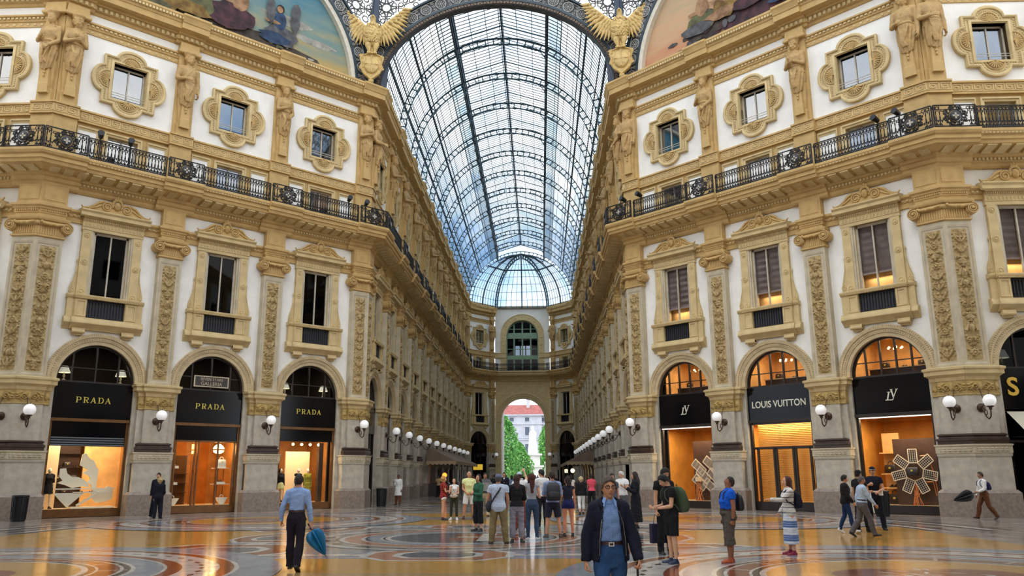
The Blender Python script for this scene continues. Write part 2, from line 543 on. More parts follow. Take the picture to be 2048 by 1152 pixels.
    mould(a, x0, x1, [(0.02, 11.76), (0.07, 11.80), (0.07, 11.86), (0.01, 11.88), (0.01, 12.28)], e0, e1)
    nfl = 11
    for i in range(nfl):
        xx = x0 + w * (i + 0.5) / nfl
        a.box(xx - 0.022, xx + 0.022, -0.1, 0.035, 11.9, 12.24)
    mould(a, x0, x1, [(0.06, 12.28), (0.13, 12.34), (0.13, 12.42), (0.08, 12.5)], e0, e1)
    for sd, e, xv in ((-1, e0, x0), (1, e1, x1)):
        if e < 1: continue
        cx, cz = xv + sd * 0.08, 12.26
        a.tube([(px, 0.17, pz) for px, pz in spiral(cx, cz, 0.24, 2.3, PI / 2, -sd, 44)], 0.03, 6)
        a.lathe([(0.25, -0.3), (0.25, 0.11), (0.2, 0.14), (0.0, 0.14)], (cx, 0, cz), 20, axis='y')
        a.ball((cx, 0.19, cz), 0.06, 8, 6)
    R = random.Random(4)
    for i in range(16):
        t = i / 15
        a.ball((x0 + 0.12 + (w - 0.24) * t, 0.14, 12.40 - 0.05 * math.sin(PI * t) + R.uniform(-0.02, 0.02)), (0.07, 0.08, 0.07), 7, 5)
    mould(a, x0, x1, [(0.14, 12.5), (0.19, 12.56), (0.19, 12.66), (0.05, 12.68)], e0, e1)
    out.append(('ionic_capital', a, M_OCHRE, 50))
    # small entablature and die
    a = MB()
    mould(a, x0, x1, [(0.01, 12.66), (0.01, 12.82), (0.04, 12.84), (0.04, 13.0), (0.08, 13.03), (0.1, 13.1), (0.17, 13.16), (0.17, 13.26), (0.05, 13.3)], e0, e1)
    mould(a, x0, x1, [(0.03, 13.3), (0.0, 13.36), (0.0, 14.16)], e0, e1)
    nd = 12
    for i in range(nd):
        xx = x0 + w * (i + 0.5) / nd
        a.box(xx - 0.025, xx + 0.025, 0.0, 0.09, 12.92, 12.99)
    a.box(x0 + 0.1, x1 - 0.1, -0.1, 0.02, 13.45, 14.05)
    out.append(('entablature_block', a, M_OCHRE, None))
    # attic strip behind the balcony and behind the statue
    a = MB()
    a.box(x0, x1, -0.42, -0.08, 15.3, 17.6)
    a.box(x0 + .08, x1 - .08, -0.42, -0.14, 18.0, 23.1)
    mould(a, x0 + 0.2, x1 - 0.2, [(0.0, 18.0), (0.0, 18.6), (-0.03, 18.64), (-0.04, 18.7), (0.06, 20.0)], 1, 1)
    mould(a, x0 + 0.05, x1 - 0.05, [(0.06, 22.42), (0.1, 22.46), (0.1, 22.56), (0.02, 22.6), (-0.02, 23.02)], 1, 1)
    out.append(('attic_strip', a, M_OCHRE, None))
    return [(n, mb.mesh(n, mt, sm)) for n, mb, mt, sm in out]

# ------------------------------------------------------------------ a bay of wall with its openings
RA_, ZS = 1.62, 5.78     # arch radius and springing
WIN = (-0.74, 0.74, 9.46, 12.48)
SQ = (-0.74, 0.74, 19.1, 20.86)
SM = (-0.67, 0.67, 15.7, 17.16)
def bay_wall(x0, x1, m_low=1, arch=True):
    """Flat wall between x0 and x1 with arch, window and attic openings, 0.35 behind the pilaster face."""
    a = MB(); y = -0.35; yb = -0.75
    def rect(xa, xb, za, zb, m=0):
        a.add([(xa, y, za), (xb, y, za), (xb, y, zb), (xa, y, zb)], [(0, 3, 2, 1)], m)
    # ground: jamb strips
    rect(x0, -RA_, 0, ZS, 1); rect(RA_, x1, 0, ZS, 1)
    n = 20
    P = arc(0, ZS, RA_, PI, 0, n)
    zt = WIN[2]
    top = []
    for i, (px, pz) in enumerate(P):
        top.append((x0 + (x1 - x0) * i / n, zt))
    a.add([(x0, y, ZS)] + [(px, y, pz) for px, pz in P] + [(x1, y, ZS)] + [(px, y, pz) for px, pz in top], [], 0)
    nb = a.n - (2 * (n + 1) + 2)
    F = [(nb, nb + n + 3, nb + 1)]
    for i in range(n):
        F.append((nb + 1 + i, nb + n + 3 + i, nb + n + 4 + i, nb + 2 + i))
    F.append((nb + n + 1, nb + 2 * n + 3, nb + n + 2))
    a.F.extend(F); a.M.extend([0] * len(F))
    # reveal of the arch
    Q = [(-RA_, 0)] + P + [(RA_, 0)]
    k = len(Q)
    a.add([(px, y, pz) for px, pz in Q] + [(px, yb, pz) for px, pz in Q], [(i, i + 1, i + 1 + k, i + k) for i in range(k - 1)], 1)
    rows = [WIN, SM, SQ]
    z = zt
    for (wa, wb, za, zb), m in zip(rows, (0, 2, 0)):
        if za > z: rect(x0, x1, z, za, 0 if z < 15 or z > 17.6 else 0)
        rect(x0, wa, za, zb, m); rect(wb, x1, za, zb, m)
        a.add([(wa, y, za), (wb, y, za), (wb, y, zb), (wa, y, zb), (wa, yb, za), (wb, yb, za), (wb, yb, zb), (wa, yb, zb)],
              [(0, 1, 5, 4), (1, 2, 6, 5), (2, 3, 7, 6), (3, 0, 4, 7)], 3)
        z = zb
        if za == SM[2]:
            rect(x0, x1, zb, 17.62, 2); z = 17.62
    rect(x0, x1, z, 23.3, 0)
    return a

def archivolt():
    a = MB(); n = 40
    segs = [(1.60, 1.64, 0.0), (1.64, 1.80, 0.03), (1.80, 1.86, 0.07), (1.86, 2.0, 0.05), (2.0, 2.08, 0.1), (2.08, 2.12, 0.06)]
    y = -0.35
    R = []
    prof = [(1.60, y - 0.1), (1.60, y + 0.04), (1.76, y + 0.05), (1.77, y + 0.09), (1.92, y + 0.1), (1.93, y + 0.15), (2.0, y + 0.17), (2.1, y + 0.13), (2.1, y - 0.05)]
    for i in range(n + 1):
        t = PI * i / n
        R.append([(-r * math.cos(t), yy, ZS + r * math.sin(t)) for r, yy in prof])
    a.rings(R, 0)
    for i in range(56):
        t = PI * (i + 0.5) / 56
        c, s = -math.cos(t), math.sin(t)
        a.ball((1.84 * c, y + 0.11, ZS + 1.84 * s), 0.027, 6, 4)
    for i in range(70):
        t = PI * (i + 0.5) / 70
        c, s = -math.cos(t), math.sin(t)
        a.bar((2.0 * c, y + 0.17, ZS + 2.0 * s), (2.08 * c, y + 0.16, ZS + 2.08 * s), 0.04, 0.03)
    return a

# ------------------------------------------------------------------ first-floor window
def window_parts():
    P = []
    y = -0.35
    a = MB()                              # moulded stone frame, pilaster strips, parapet, sill, brackets
    ins = [(-0.74, 9.46), (0.74, 9.46), (0.74, 12.48), (-0.74, 12.48)]
    ou = [(-0.90, 9.40), (0.90, 9.40), (0.90, 12.64), (-0.90, 12.64)]
    a.ringpoly(ins, ou, y, [(0, y + 0.05), (0.4, y + 0.06), (0.5, y + 0.12), (1, y + 0.14)])
    P.append(('window_frame', a, M_PILAS, None))
    a = MB()
    for s in (-1, 1):
        xa, xb = sorted((s * 0.90, s * 1.28))
        a.box(xa, xb, y, y + 0.17, 9.46, 12.5)
        for zc, r in ((12.25, 0.12), (11.0, 0.13), (9.66, 0.13)):
            a.lathe([(r, 0), (r, 0.03), (r * 0.8, 0.035), (r * 0.75, 0.015), (r * 0.45, 0.015), (r * 0.4, 0.05), (0, 0.055)], ((xa + xb) / 2, y + 0.165, zc), 14, axis='y')
        # side scroll
        pts = [(s * 1.28, 11.0), (s * 1.33, 10.9), (s * 1.34, 10.6), (s * 1.42, 10.2), (s * 1.53, 9.85), (s * 1.54, 9.6), (s * 1.28, 9.5)]
        a.prism([(s * 1.27, 9.5)] + pts[::-1] if s > 0 else pts + [(s * 1.27, 9.5)], y, y + 0.1)
        a.tube([(s * 1.31, y + 0.1, 11.0), (s * 1.34, y + 0.1, 10.5), (s * 1.46, y + 0.1, 10.0)] + [(px, y + 0.1, pz) for px, pz in spiral(s * 1.43, 9.72, 0.12, 1.5, PI / 2 if s > 0 else PI / 2, -s, 18)], 0.025, 6)
        a.ball((s * 1.32, y + 0.06, 11.05), (0.05, 0.06, 0.1), 8, 6)
    P.append(('side_strips', a, M_OCHRE2, 40))
    a = MB()
    # parapet
    for s in (-1, 1):
        xa, xb = sorted((s * 0.80, s * 1.3)); xc, xd = sorted((s * 1.3, s * 1.58))
        a.box(xa, xb, y, y + 0.26, 8.5, 9.34)
        a.ringpoly([(xa + .1, 8.62), (xb - .1, 8.62), (xb - .1, 9.22), (xa + .1, 9.22)], [(xa + .03, 8.55), (xb - .03, 8.55), (xb - .03, 9.29), (xa + .03, 9.29)], y + 0.25, y + 0.29)
        a.box(xc, xd, y, y + 0.18, 8.5, 9.34)
    for (h, d) in ((1.62, 0.24), (1.34, 0.32)):
        prof = [(y - 0.05, 9.34), (y + d - 0.04, 9.34), (y + d, 9.38), (y + d + 0.04, 9.44), (y + d + 0.04, 9.50), (y + d - 0.03, 9.53), (y - 0.05, 9.53)]
        extrude(a, prof, -h, h)
        prof = [(y - 0.05, 7.98), (y + d - 0.2, 7.98), (y + d - 0.14, 8.08), (y + d - 0.02, 8.16), (y + d + 0.06, 8.24), (y + d + 0.06, 8.34), (y + d, 8.42), (y + d, 8.5), (y - 0.05, 8.5)]
        extrude(a, prof, -h - 0.03, h + 0.03)
    for i in range(38):
        xx = -1.3 + 2.6 * (i + .5) / 38
        a.box(xx - 0.02, xx + 0.02, y + 0.3, y + 0.37, 9.34, 9.38)
    for s in (-1, 1):
        a.box(s * 1.02 - 0.26, s * 1.02 + 0.26, y, y + 0.26, 7.86, 8.02)
        a.tube([(s * 1.02 - 0.26, y + 0.2, 7.88), (s * 1.02 + 0.26, y + 0.2, 7.88)], 0.085, 12)
        a.tube([(s * 1.02 - 0.2, y + 0.08, 7.78), (s * 1.02 + 0.2, y + 0.08, 7.78)], 0.07, 12)
    P.append(('parapet', a, M_OCHRE2, 40))
    a = MB()
    prof = [(y, 12.48), (y + 0.17, 12.48), (y + 0.17, 12.62), (y + 0.2, 12.64), (y + 0.2, 12.86), (y + 0.24, 12.9), (y + 0.24, 13.0), (y + 0.34, 13.06), (y + 0.46, 13.1), (y + 0.46, 13.22), (y + 0.54, 13.3), (y + 0.54, 13.36), (y, 13.44)]
    extrude(a, prof, -1.32, 1.32)
    extrude(a, [(p[0] + .015 if p[0] > y + .1 else p[0] - .01, p[1] + (.012 if p[1] > 13.2 else -.012)) for p in prof[7:]], -1.5, 1.5)
    for i in range(30):
        xx = -1.3 + 2.6 * (i + .5) / 30
        a.box(xx - 0.025, xx + 0.025, y + 0.2, y + 0.29, 12.92, 12.99)
    for i in range(16):
        xx = -1.25 + 2.5 * (i + .5) / 16
        a.box(xx - 0.03, xx + 0.03, y + 0.18, y + 0.225, 12.7, 12.8)
    P.append(('hood_cornice', a, M_OCHRE2, 40))
    a = MB()                              # scrolled crest with a mask
    yy = y + 0.3
    for s in (-1, 1):
        a.tube([(px, yy, pz) for px, pz in spiral(s * 0.42, 13.68, 0.24, 1.9, 0 if s < 0 else PI, -s, 34)], 0.04, 7)
        a.tube([(s * 0.55, yy, 13.92), (s * 0.8, yy, 13.82), (s * 1.0, yy, 13.62), (s * 1.2, yy, 13.5), (s * 1.42, yy, 13.46), (s * 1.5, yy, 13.56)], [.05, .06, .05, .05, .045, .03], 7)
        a.tube([(s * 0.68, yy, 13.7), (s * 0.9, yy, 13.58), (s * 1.2, yy, 13.44)], 0.045, 7)
        poly = [(0.0, 13.4), (s * 1.4, 13.4), (s * 1.3, 13.48), (s * 1.0, 13.6), (s * 0.75, 13.8), (s * 0.5, 13.95), (0, 13.95)]
        a.prism(poly if s > 0 else poly[::-1], y + 0.12, yy - 0.02)
    a.ball((0, yy + 0.02, 13.78), (0.15, 0.13, 0.2), 12, 8)
    a.ball((0, yy + 0.14, 13.76), (0.03, 0.04, 0.05), 8, 6)
    for s in (-1, 1): a.ball((s * 0.055, yy + 0.12, 13.82), (0.03, 0.03, 0.02), 6, 4)
    for i in range(9):
        t = PI * (i - 1) / 7
        a.ball((0.19 * math.cos(t), yy, 13.88 + 0.2 * math.sin(t)), (0.06, 0.06, 0.075), 8, 5)
    for i in range(3):
        a.ball(((i - 1) * 0.1, yy, 14.14 + (0.06 if i == 1 else 0)), (0.045, 0.04, 0.09), 8, 5)
    P.append(('crest', a, M_OCHRE, 60))
    a = MB()                              # iron grille
    a.box(-0.80, 0.80, y + 0.08, y + 0.1, 8.52, 9.34)
    for i in range(13):
        xx = -0.76 + 1.52 * i / 12
        a.lathe([(0.012, 8.54), (0.03, 8.62), (0.016, 8.75), (0.034, 8.93), (0.016, 9.1), (0.03, 9.24), (0.012, 9.32)], (xx, y + 0.13, 0), 6)
    for z in (8.58, 9.28): a.bar((-0.8, y + 0.13, z), (0.8, y + 0.13, z), 0.03)
    P.append(('iron_grille', a, M_GRILLE, 40))
    a = MB()
    yg = y - 0.12
    for s in (-1, 1): a.box(s * 0.70 - 0.05, s * 0.70 + 0.05, yg - 0.03, yg + 0.05, 9.4, 12.48)
    a.box(-0.72, 0.72, yg - 0.03, yg + 0.05, 12.38, 12.48); a.box(-0.72, 0.72, yg - 0.03, yg + 0.05, 9.4, 9.56)
    a.box(-0.03, 0.03, yg - 0.03, yg + 0.06, 9.46, 12.4)
    P.append(('casement', a, M_PIER, None))
    return P
def window_pane(mt, blind=None):
    a = MB()
    y = -0.35 - 0.13
    a.add([(-0.7, y, 9.46), (0.7, y, 9.46), (0.7, y, 12.45), (-0.7, y, 12.45)], [(3, 2, 1, 0)])
    return a

# ------------------------------------------------------------------ attic: quatrefoil window and balcony window
def quatre_outline(c, s, r, q, n=10):
    """Square of half-size s with round lobes of radius r pushed out by q on each side: (x, z) points, 4*(n+3)."""
    cx, cz = c; P = []
    for k in range(4):
        a = k * PI / 2
        # side k: outward direction (cos a, sin a)
        loc = [(s, -s), (s, -r)] + [(s + q * math.cos(t) , r * math.sin(t)) for t in np.linspace(-PI / 2, PI / 2, n)] + [(s, r)]
        for x, z in loc:
            P.append((cx + x * math.cos(a) - z * math.sin(a), cz + x * math.sin(a) + z * math.cos(a)))
    return P
def quatre_parts():
    P = []; y = -0.35; c = (0, 19.98)
    a = MB()
    O = quatre_outline(c, 1.22, 0.68, 0.48)
    I = quatre_outline(c, 0.88, 0.40, 0.0)
    M1 = quatre_outline(c, 1.12, 0.60, 0.45)
    a.ringpoly(M1, O, y, [(0, y + 0.17), (0.5, y + 0.2), (1, y + 0.17)])
    a.ringpoly(I, M1, y, [(0, y + 0.08), (0.6, y + 0.1), (1, y + 0.11)])
    a.ringpoly([(-.74, 19.1), (.74, 19.1), (.74, 20.86), (-.74, 20.86)], [(-.9, 18.96), (.9, 18.96), (.9, 21.0), (-.9, 21.0)], y - 0.3, [(0, y + 0.06), (0.3, y + 0.16), (1, y + 0.14)])
    E = quatre_outline(c, 1.05, 0.54, 0.42)
    E = np.array(E)
    L = 0
    for i in range(len(E)):
        p, q = E[i], E[(i + 1) % len(E)]
        d = np.linalg.norm(q - p); k = max(1, int(round(d / 0.11)))
        for j in range(k):
            m_ = p + (q - p) * (j + 0.5) / k
            a.ball((m_[0], y + 0.115, m_[1]), (0.032, 0.03, 0.032), 6, 4)
    P.append(('moulded_frame', a, M_OCHRE2, 50))
    a = MB()
    for k in range(4):
        t = k * PI / 2; ux, uz = math.cos(t), math.sin(t)
        bx, bz = c[0] + ux * 0.95, c[1] + uz * 0.95
        for i in range(9):
            b = t + PI * (i - 4) / 9.5
            ex, ez = bx + 0.34 * math.cos(b), bz + 0.34 * math.sin(b)
            a.tube([(bx, y + 0.13, bz), ((bx + ex) / 2, y + 0.17, (bz + ez) / 2), (ex, y + 0.15, ez)], [0.012, 0.024, 0.034], 6)
        a.tube([(bx + .42 * math.cos(t + q), y + .13, bz + .42 * math.sin(t + q)) for q in np.linspace(-PI / 2, PI / 2, 11)], .025, 5); a.ball((bx, y + 0.15, bz), 0.05, 8, 6)
    P.append(('shell_ornaments', a, M_OCHRE, 60))
    a = MB(); yg = y - 0.26
    for s in (-1, 1): a.box(s * 0.70 - 0.04, s * 0.70 + 0.04, yg - 0.03, yg + 0.04, 19.1, 20.86)
    a.box(-0.74, 0.74, yg - 0.03, yg + 0.04, 20.78, 20.86); a.box(-0.74, 0.74, yg - 0.03, yg + 0.04, 19.1, 19.2); a.box(-0.03, 0.03, yg - 0.02, yg + 0.05, 19.1, 20.86)
    for z in (19.3, 19.42): a.bar((-0.74, y + 0.02, z), (0.74, y + 0.02, z), 0.025)
    P.append(('casement', a, M_PIER, None))
    a = MB()
    a.add([(-0.72, yg, 19.1), (0.72, yg, 19.1), (0.72, yg, 20.86), (-0.72, yg, 20.86)], [(3, 2, 1, 0)])
    P.append(('pane', a, M_SKYGL, None))
    return P
def attic_parts():
    P = []; y = -0.35
    a = MB()
    a.ringpoly([(-.67, 15.4), (.67, 15.4), (.67, 17.16), (-.67, 17.16)], [(-.85, 15.4), (.85, 15.4), (.85, 17.34), (-.85, 17.34)], y, [(0, y + 0.05), (0.5, y + 0.07), (0.6, y + 0.12), (1, y + 0.12)])
    for s in (-1, 1):
        xa, xb = sorted((s * 1.12, s * 1.98))
        a.ringpoly([(xa + .05, 15.5), (xb - .05, 15.5), (xb - .05, 17.16), (xa + .05, 17.16)], [(xa - .08, 15.4), (xb + .02, 15.4), (xb + .02, 17.34), (xa - .08, 17.34)], y, [(0, y + 0.03), (0.5, y + 0.05), (0.6, y + 0.1), (1, y + 0.1)])
    P.append(('attic_frames', a, M_OCHRE2, None))
    a = MB()
    for s in (-1, 1):
        xa, xb = sorted((s * 1.12, s * 1.98))
        a.box(xa + .04, xb - .04, y, y + 0.015, 15.5, 17.18)
    P.append(('white_panel', a, M_PLASTER, None))
    a = MB(); yg = y - 0.2
    for s in (-1, 1): a.box(s * 0.64 - 0.04, s * 0.64 + 0.04, yg - 0.03, yg + 0.04, 15.4, 17.16)
    a.box(-0.03, 0.03, yg - 0.02, yg + 0.05, 15.4, 17.16); a.box(-0.67, 0.67, yg - 0.02, yg + 0.05, 17.08, 17.16)
    P.append(('casement', a, M_PIER, None))
    a = MB()
    a.add([(-0.66, yg, 15.4), (0.66, yg, 15.4), (0.66, yg, 17.16), (-0.66, yg, 17.16)], [(3, 2, 1, 0)])
    P.append(('pane', a, M_SKYGL, None))
    return P

# ------------------------------------------------------------------ long mouldings of one wall
BALC = [(-0.40, 14.08), (-0.26, 14.10), (-0.2, 14.18), (-0.2, 14.3), (-0.12, 14.36), (-0.08, 14.5), (0.02, 14.55), (0.04, 14.72), (0.72, 14.84), (0.76, 14.98), (0.82, 15.0), (0.82, 15.16), (0.9, 15.2), (0.96, 15.3), (0.96, 15.4), (0.88, 15.44), (-0.40, 15.44)]
TOPC = [(-0.40, 22.95), (-0.28, 22.98), (-0.22, 23.06), (-0.22, 23.1), (-0.1, 23.12), (-0.1, 23.32), (0.0, 23.36), (0.05, 23.42), (0.44, 23.46), (0.46, 23.74), (0.5, 23.76), (0.54, 23.86), (0.6, 23.98), (0.66, 24.06), (0.66, 24.16), (0.5, 24.22), (-0.40, 24.26)]
def long_trims(L, pil, k0, k1, bays, mb_o, mb_f):
    """pil: list of (x0,x1,e0,e1); mb_o ochre mesh, mb_f finer carved mesh."""
    def jog(prof, dy, grow, z0=None):
        for x0, x1, e0, e1 in pil:
            p = [(y + dy if y > -0.39 else y, z) for y, z in prof]
            xa = 0 if e0 < 1 else x0 - grow
            xb = L if e1 < 1 else x1 + grow
            extrude(mb_o, p, xa, xb, k0 if e0 < 1 else 0, k1 if e1 < 1 else 0)
    def run(prof): extrude(mb_o, prof, 0, L, k0, k1)
    run(BALC); jog(BALC, 0.16, 0.38)
    run(TOPC); jog(TOPC, 0.14, 0.16)
    # greek key band, dentil band, wall string course
    run([(-0.4, 17.5), (-0.2, 17.5), (-0.2, 17.58), (-0.25, 17.6), (-0.25, 18.0), (-0.18, 18.02), (-0.18, 18.1), (-0.4, 18.14)])
    jog([(-0.4, 17.48), (-0.2, 17.5), (-0.2, 17.58), (-0.25, 17.6), (-0.25, 18.0), (-0.18, 18.02), (-0.18, 18.1), (-0.4, 18.14)], 0.22, 0.04)
    run([(-0.4, 21.92), (-0.29, 21.94), (-0.29, 22.16), (-0.24, 22.18), (-0.22, 22.26), (-0.22, 22.36), (-0.12, 22.4), (-0.12, 22.48), (-0.4, 22.52)])
    run([(-0.4, 12.72), (-0.26, 12.74), (-0.26, 12.96), (-0.22, 12.98), (-0.22, 13.1), (-0.12, 13.2), (-0.12, 13.3), (-0.4, 13.34)])
    def row(x0, x1, st, w_, y0, y1, z0, z1, mb=mb_f):
        n = max(1, int((x1 - x0) / st))
        for i in range(n):
            xx = x0 + (x1 - x0) * (i + .5) / n
            mb.box(xx - w_ / 2, xx + w_ / 2, y0, y1, z0, z1)
    ka, kb = k0, k1
    row(0.1, L - 0.1, 0.24, 0.13, -0.12, -0.01, 23.13, 23.3)
    for x0, x1, e0, e1 in pil: row(x0 - .1, x1 + .1, 0.24, 0.13, 0.02, 0.12, 23.13, 23.3)
    row(0.1, L - 0.1, 0.16, 0.1, 0.56, 0.65, 23.88, 24.0)
    row(0.1, L - 0.1, 0.2, 0.12, -0.24, -0.16, 22.28, 22.36)
    row(0.1, L - 0.1, 0.32, 0.12, -0.3, -0.27, 22.0, 22.1)
    row(0.1, L - 0.1, 0.15, 0.09, 0.88, 0.93, 15.2, 15.28)
    row(0.1, L - 0.1, 0.16, 0.09, -0.1, -0.03, 14.4, 14.5)
    row(0.1, L - 0.1, 0.2, 0.1, -0.24, -0.17, 13.02, 13.09)
    # soffit modillions / coffers
    n = int(L / 0.55)
    for i in range(n):
        xx = L * (i + .5) / n
        V = [(xx - .19, 0.06, 14.64), (xx + .19, 0.06, 14.64), (xx + .19, 0.06, 14.76), (xx - .19, 0.06, 14.76), (xx - .19, 0.68, 14.77), (xx + .19, 0.68, 14.77), (xx + .19, 0.68, 14.86), (xx - .19, 0.68, 14.86)]
        mb_f.add(V, [(0, 1, 2, 3), (7, 6, 5, 4), (0, 4, 5, 1), (1, 5, 6, 2), (2, 6, 7, 3), (3, 7, 4, 0)])
    # greek key
    def key(xa, xb, y):
        n = max(1, int((xb - xa) / 0.42)); u = (xb - xa) / n
        for i in range(n):
            o = xa + i * u
            seg = [((0, .05), (0, .35)), ((0, .35), (.8, .35)), ((.8, .35), (.8, .12)), ((.8, .12), (.32, .12)), ((.32, .12), (.32, .25)), ((.32, .25), (.55, .25)), ((0, .05), (1, .05))]
            for (p, q) in seg:
                mb_f.bar((o + p[0] * u, y, 17.6 + p[1]), (o + q[0] * u, y, 17.6 + q[1]), 0.035, 0.035, up=(0, 1, 0))
    edges = [0.1]
    for x0, x1, e0, e1 in pil:
        key(x0 + .02, x1 - .02, -0.02)
        if e0 == 1: edges.append(x0 - 0.05)
        else: edges[0] = x1 + .05
        if e1 == 1: edges.append(x1 + 0.05) if e0 == 1 else None
        else: edges[-1] = edges[-1]
    pl = sorted(pil)
    for (a_, b_) in zip(pl[:-1], pl[1:]):
        if b_[0] - a_[1] > 0.5: key(a_[1] + .08, b_[0] - .08, -0.24)

# ------------------------------------------------------------------ balcony railing section
def railing_parts(Lr, ornate):
    """x from 0 to Lr, z from 0; balusters with scroll heads; ornate sections have a round medallion."""
    a = MB(); H = 0.98
    a.bar((0, 0, H), (Lr, 0, H), 0.06, 0.04); a.bar((0, 0, 0.05), (Lr, 0, 0.05), 0.05, 0.04)
    a.bar((0, 0, 0.80), (Lr, 0, 0.80), 0.025, 0.02)
    a.bar((0, 0, 0), (0, 0, H), 0.05); a.bar((Lr, 0, 0), (Lr, 0, H), 0.05)
    n = max(2, int(Lr / 0.145))
    for i in range(n):
        x = Lr * (i + .5) / n; e = Lr / n
        if ornate and abs(x - Lr / 2) < 0.52:
            continue
        a.lathe([(0.016, 0.05), (0.034, 0.12), (0.02, 0.2), (0.036, 0.42), (0.016, 0.55), (0.03, 0.66), (0.016, 0.8), (0.016, H)], (x, 0, 0), 5)
        a.tube([(x + e / 2 + (e * .42) * math.cos(t), 0, 0.86 + 0.06 * math.sin(t)) for t in np.linspace(0, 2 * PI, 8)[:-1]], 0.019, 4, closed=True)
        a.tube([(x - e / 2, 0, 0.24), (x - e * .2, 0, 0.34), (x, 0, 0.22), (x + e * .2, 0, 0.34), (x + e / 2, 0, 0.24)], 0.02, 4)
        a.tube([(x - e / 2, 0, 0.08), (x - e * .2, 0, 0.18), (x, 0, 0.1), (x + e * .2, 0, 0.18), (x + e / 2, 0, 0.08)], 0.022, 4)
    for i in range(n * 2 + 1):
        x = Lr * i / n / 2
        if ornate and abs(x - Lr / 2) < 0.5: continue
        a.ball((x, 0, 0.13 if i % 2 else 0.28), (.036, .016, .06), 5, 4); a.ball((x, 0, 0.87 if i % 2 else 0.74), (.034, .016, .045), 5, 4)
    out = [('railing_bars', a, M_IRON, None)]
    if ornate:
        c = Lr / 2
        b = MB()
        for r, q in ((0.2, .022), (0.27, .02), (0.40, .02)):
            b.tube([(c + r * math.cos(t), 0, 0.5 + r * math.sin(t)) for t in np.linspace(0, 2 * PI, 25)[:-1]], q * 1.4, 5, closed=True)
        for i in range(8):
            t = 2 * PI * (i + .5) / 8
            b.tube([(px, 0, pz) for px, pz in spiral(c + 0.42 * math.cos(t), 0.5 + 0.38 * math.sin(t), 0.12, 1.5, t, 1, 14)], 0.026, 4)
        for i in range(26):
            t = 2 * PI * i / 26; b.ball((c + (.33 + .13 * (i % 2)) * math.cos(t), 0, .5 + (.3 + .12 * (i % 2)) * math.sin(t)), (.05, .018, .05), 5, 4)
        out.append(('scrollwork', b, M_IRON, None))
        b = MB()
        b.lathe([(0.19, -0.03), (0.19, 0.03), (0.15, 0.045), (0, 0.05)], (c, 0, 0.5), 24, axis='y')
        out.append(('medallion', b, M_GRILLE, 40))
        b = MB()
        b.box(c - .035, c + .035, .03, .06, .37, .63); b.box(c - .13, c + .13, .03, .06, .465, .535)
        out.append(('cross_emblem', b, M_PIER, None))
    return out

# ------------------------------------------------------------------ globe lamp on curled bracket
def lamp_parts():
    a = MB()
    a.lathe([(0.02, 0), (0.17, 0.0), (0.17, 0.03), (0.11, 0.06), (0.06, 0.1), (0, 0.1)], (0, 0, 0), 14, axis='y')
    a.tube([(0, 0.05, 0), (0, 0.16, -0.14), (0, 0.30, -0.36), (0, 0.48, -0.46), (0, 0.62, -0.38), (0, 0.66, -0.2), (0, 0.66, -0.08)], 0.025, 7)
    a.tube([(0, 0.08, 0.02), (0, 0.2, 0.1), (0, 0.22, 0.3), (0, 0.16, 0.5), (0, 0.05, 0.72), (0, 0.0, 0.8)], 0.017, 6)
    a.tube([(0, 0.30 + 0.1 * math.cos(t), -0.2 + 0.1 * math.sin(t)) for t in np.linspace(PI, 3.3 * PI, 14)], 0.018, 5)
    a.lathe([(0.02, -0.14), (0.06, -0.1), (0.05, -0.05), (0.13, 0.0), (0.12, 0.03), (0, 0.03)], (0, 0.66, 0), 14)
    g = MB(); g.ball((0, 0.66, 0.23), 0.235, 24, 16)
    f = MB(); f.lathe([(0, -0.03), (0.04, -0.02), (0.02, 0.02), (0, 0.06)], (0, 0.66, 0.48), 8)
    return [('bracket', a, M_LAMPIRON, 50), ('globe', g, M_GLOBE, 180), ('finial', f, M_LAMPIRON, 50)]
# ------------------------------------------------------------------ walls: positions
def kk(n1, n2):
    a = math.acos(max(-1, min(1, n1[0] * n2[0] + n1[1] * n2[1])))
    return math.tan(a / 2)
XE = sx(84.6)
YS = 80.45
PT = {'LN': (-B0, A0), 'LF': (-A0, B0), 'LE': (-A0 + sx(YS), YS), 'LC': (-3.75 + XE, 84.6), 'RC': (3.75 + XE, 84.6), 'RE': (A0 + sx(YS), YS), 'RF': (A0, B0), 'RN': (B0, A0),
      'LS': (-B0 - 12.0, A0), 'RS': (B0 + 12.0, A0)}
class Wall:
    def __init__(s, key, side, p0, p1, nm):
        s.key, s.side, s.nm = key, side, nm
        a, b = PT[p0], PT[p1]
        s.L = math.hypot(b[0] - a[0], b[1] - a[1])
        xd = ((b[0] - a[0]) / s.L, (b[1] - a[1]) / s.L)
        s.n = (-xd[1], xd[0])
        s.F = frame(a[0], a[1], *s.n)
W_LD = Wall('LD', 'left', 'LF', 'LN', 'wall_left')
W_RD = Wall('RD', 'right', 'RN', 'RF', 'wall_right')
W_LA = Wall('LA', 'left', 'LE', 'LF', 'wall_arcade_left')
W_RA = Wall('RA', 'right', 'RF', 'RE', 'wall_arcade_right')
W_LC = Wall('LC', 'left', 'LC', 'LE', 'wall_corner_left')
W_RC = Wall('RC', 'right', 'RE', 'RC', 'wall_corner_right')
W_LS = Wall('LS', 'left', 'LN', 'LS', 'wall_side_left')
W_RS = Wall('RS', 'right', 'RS', 'RN', 'wall_side_right')
W_EN = Wall('EN', 'end', 'RC', 'LC', 'wall_end')
CC = 0.414; k1_ = kk(W_LA.n, W_LC.n); k2_ = kk(W_LC.n, W_EN.n)
L = W_LD.L
pd = [(0, 1.05), (5.27, 6.33), (10.55, 11.6), (15.73, 16.78)]
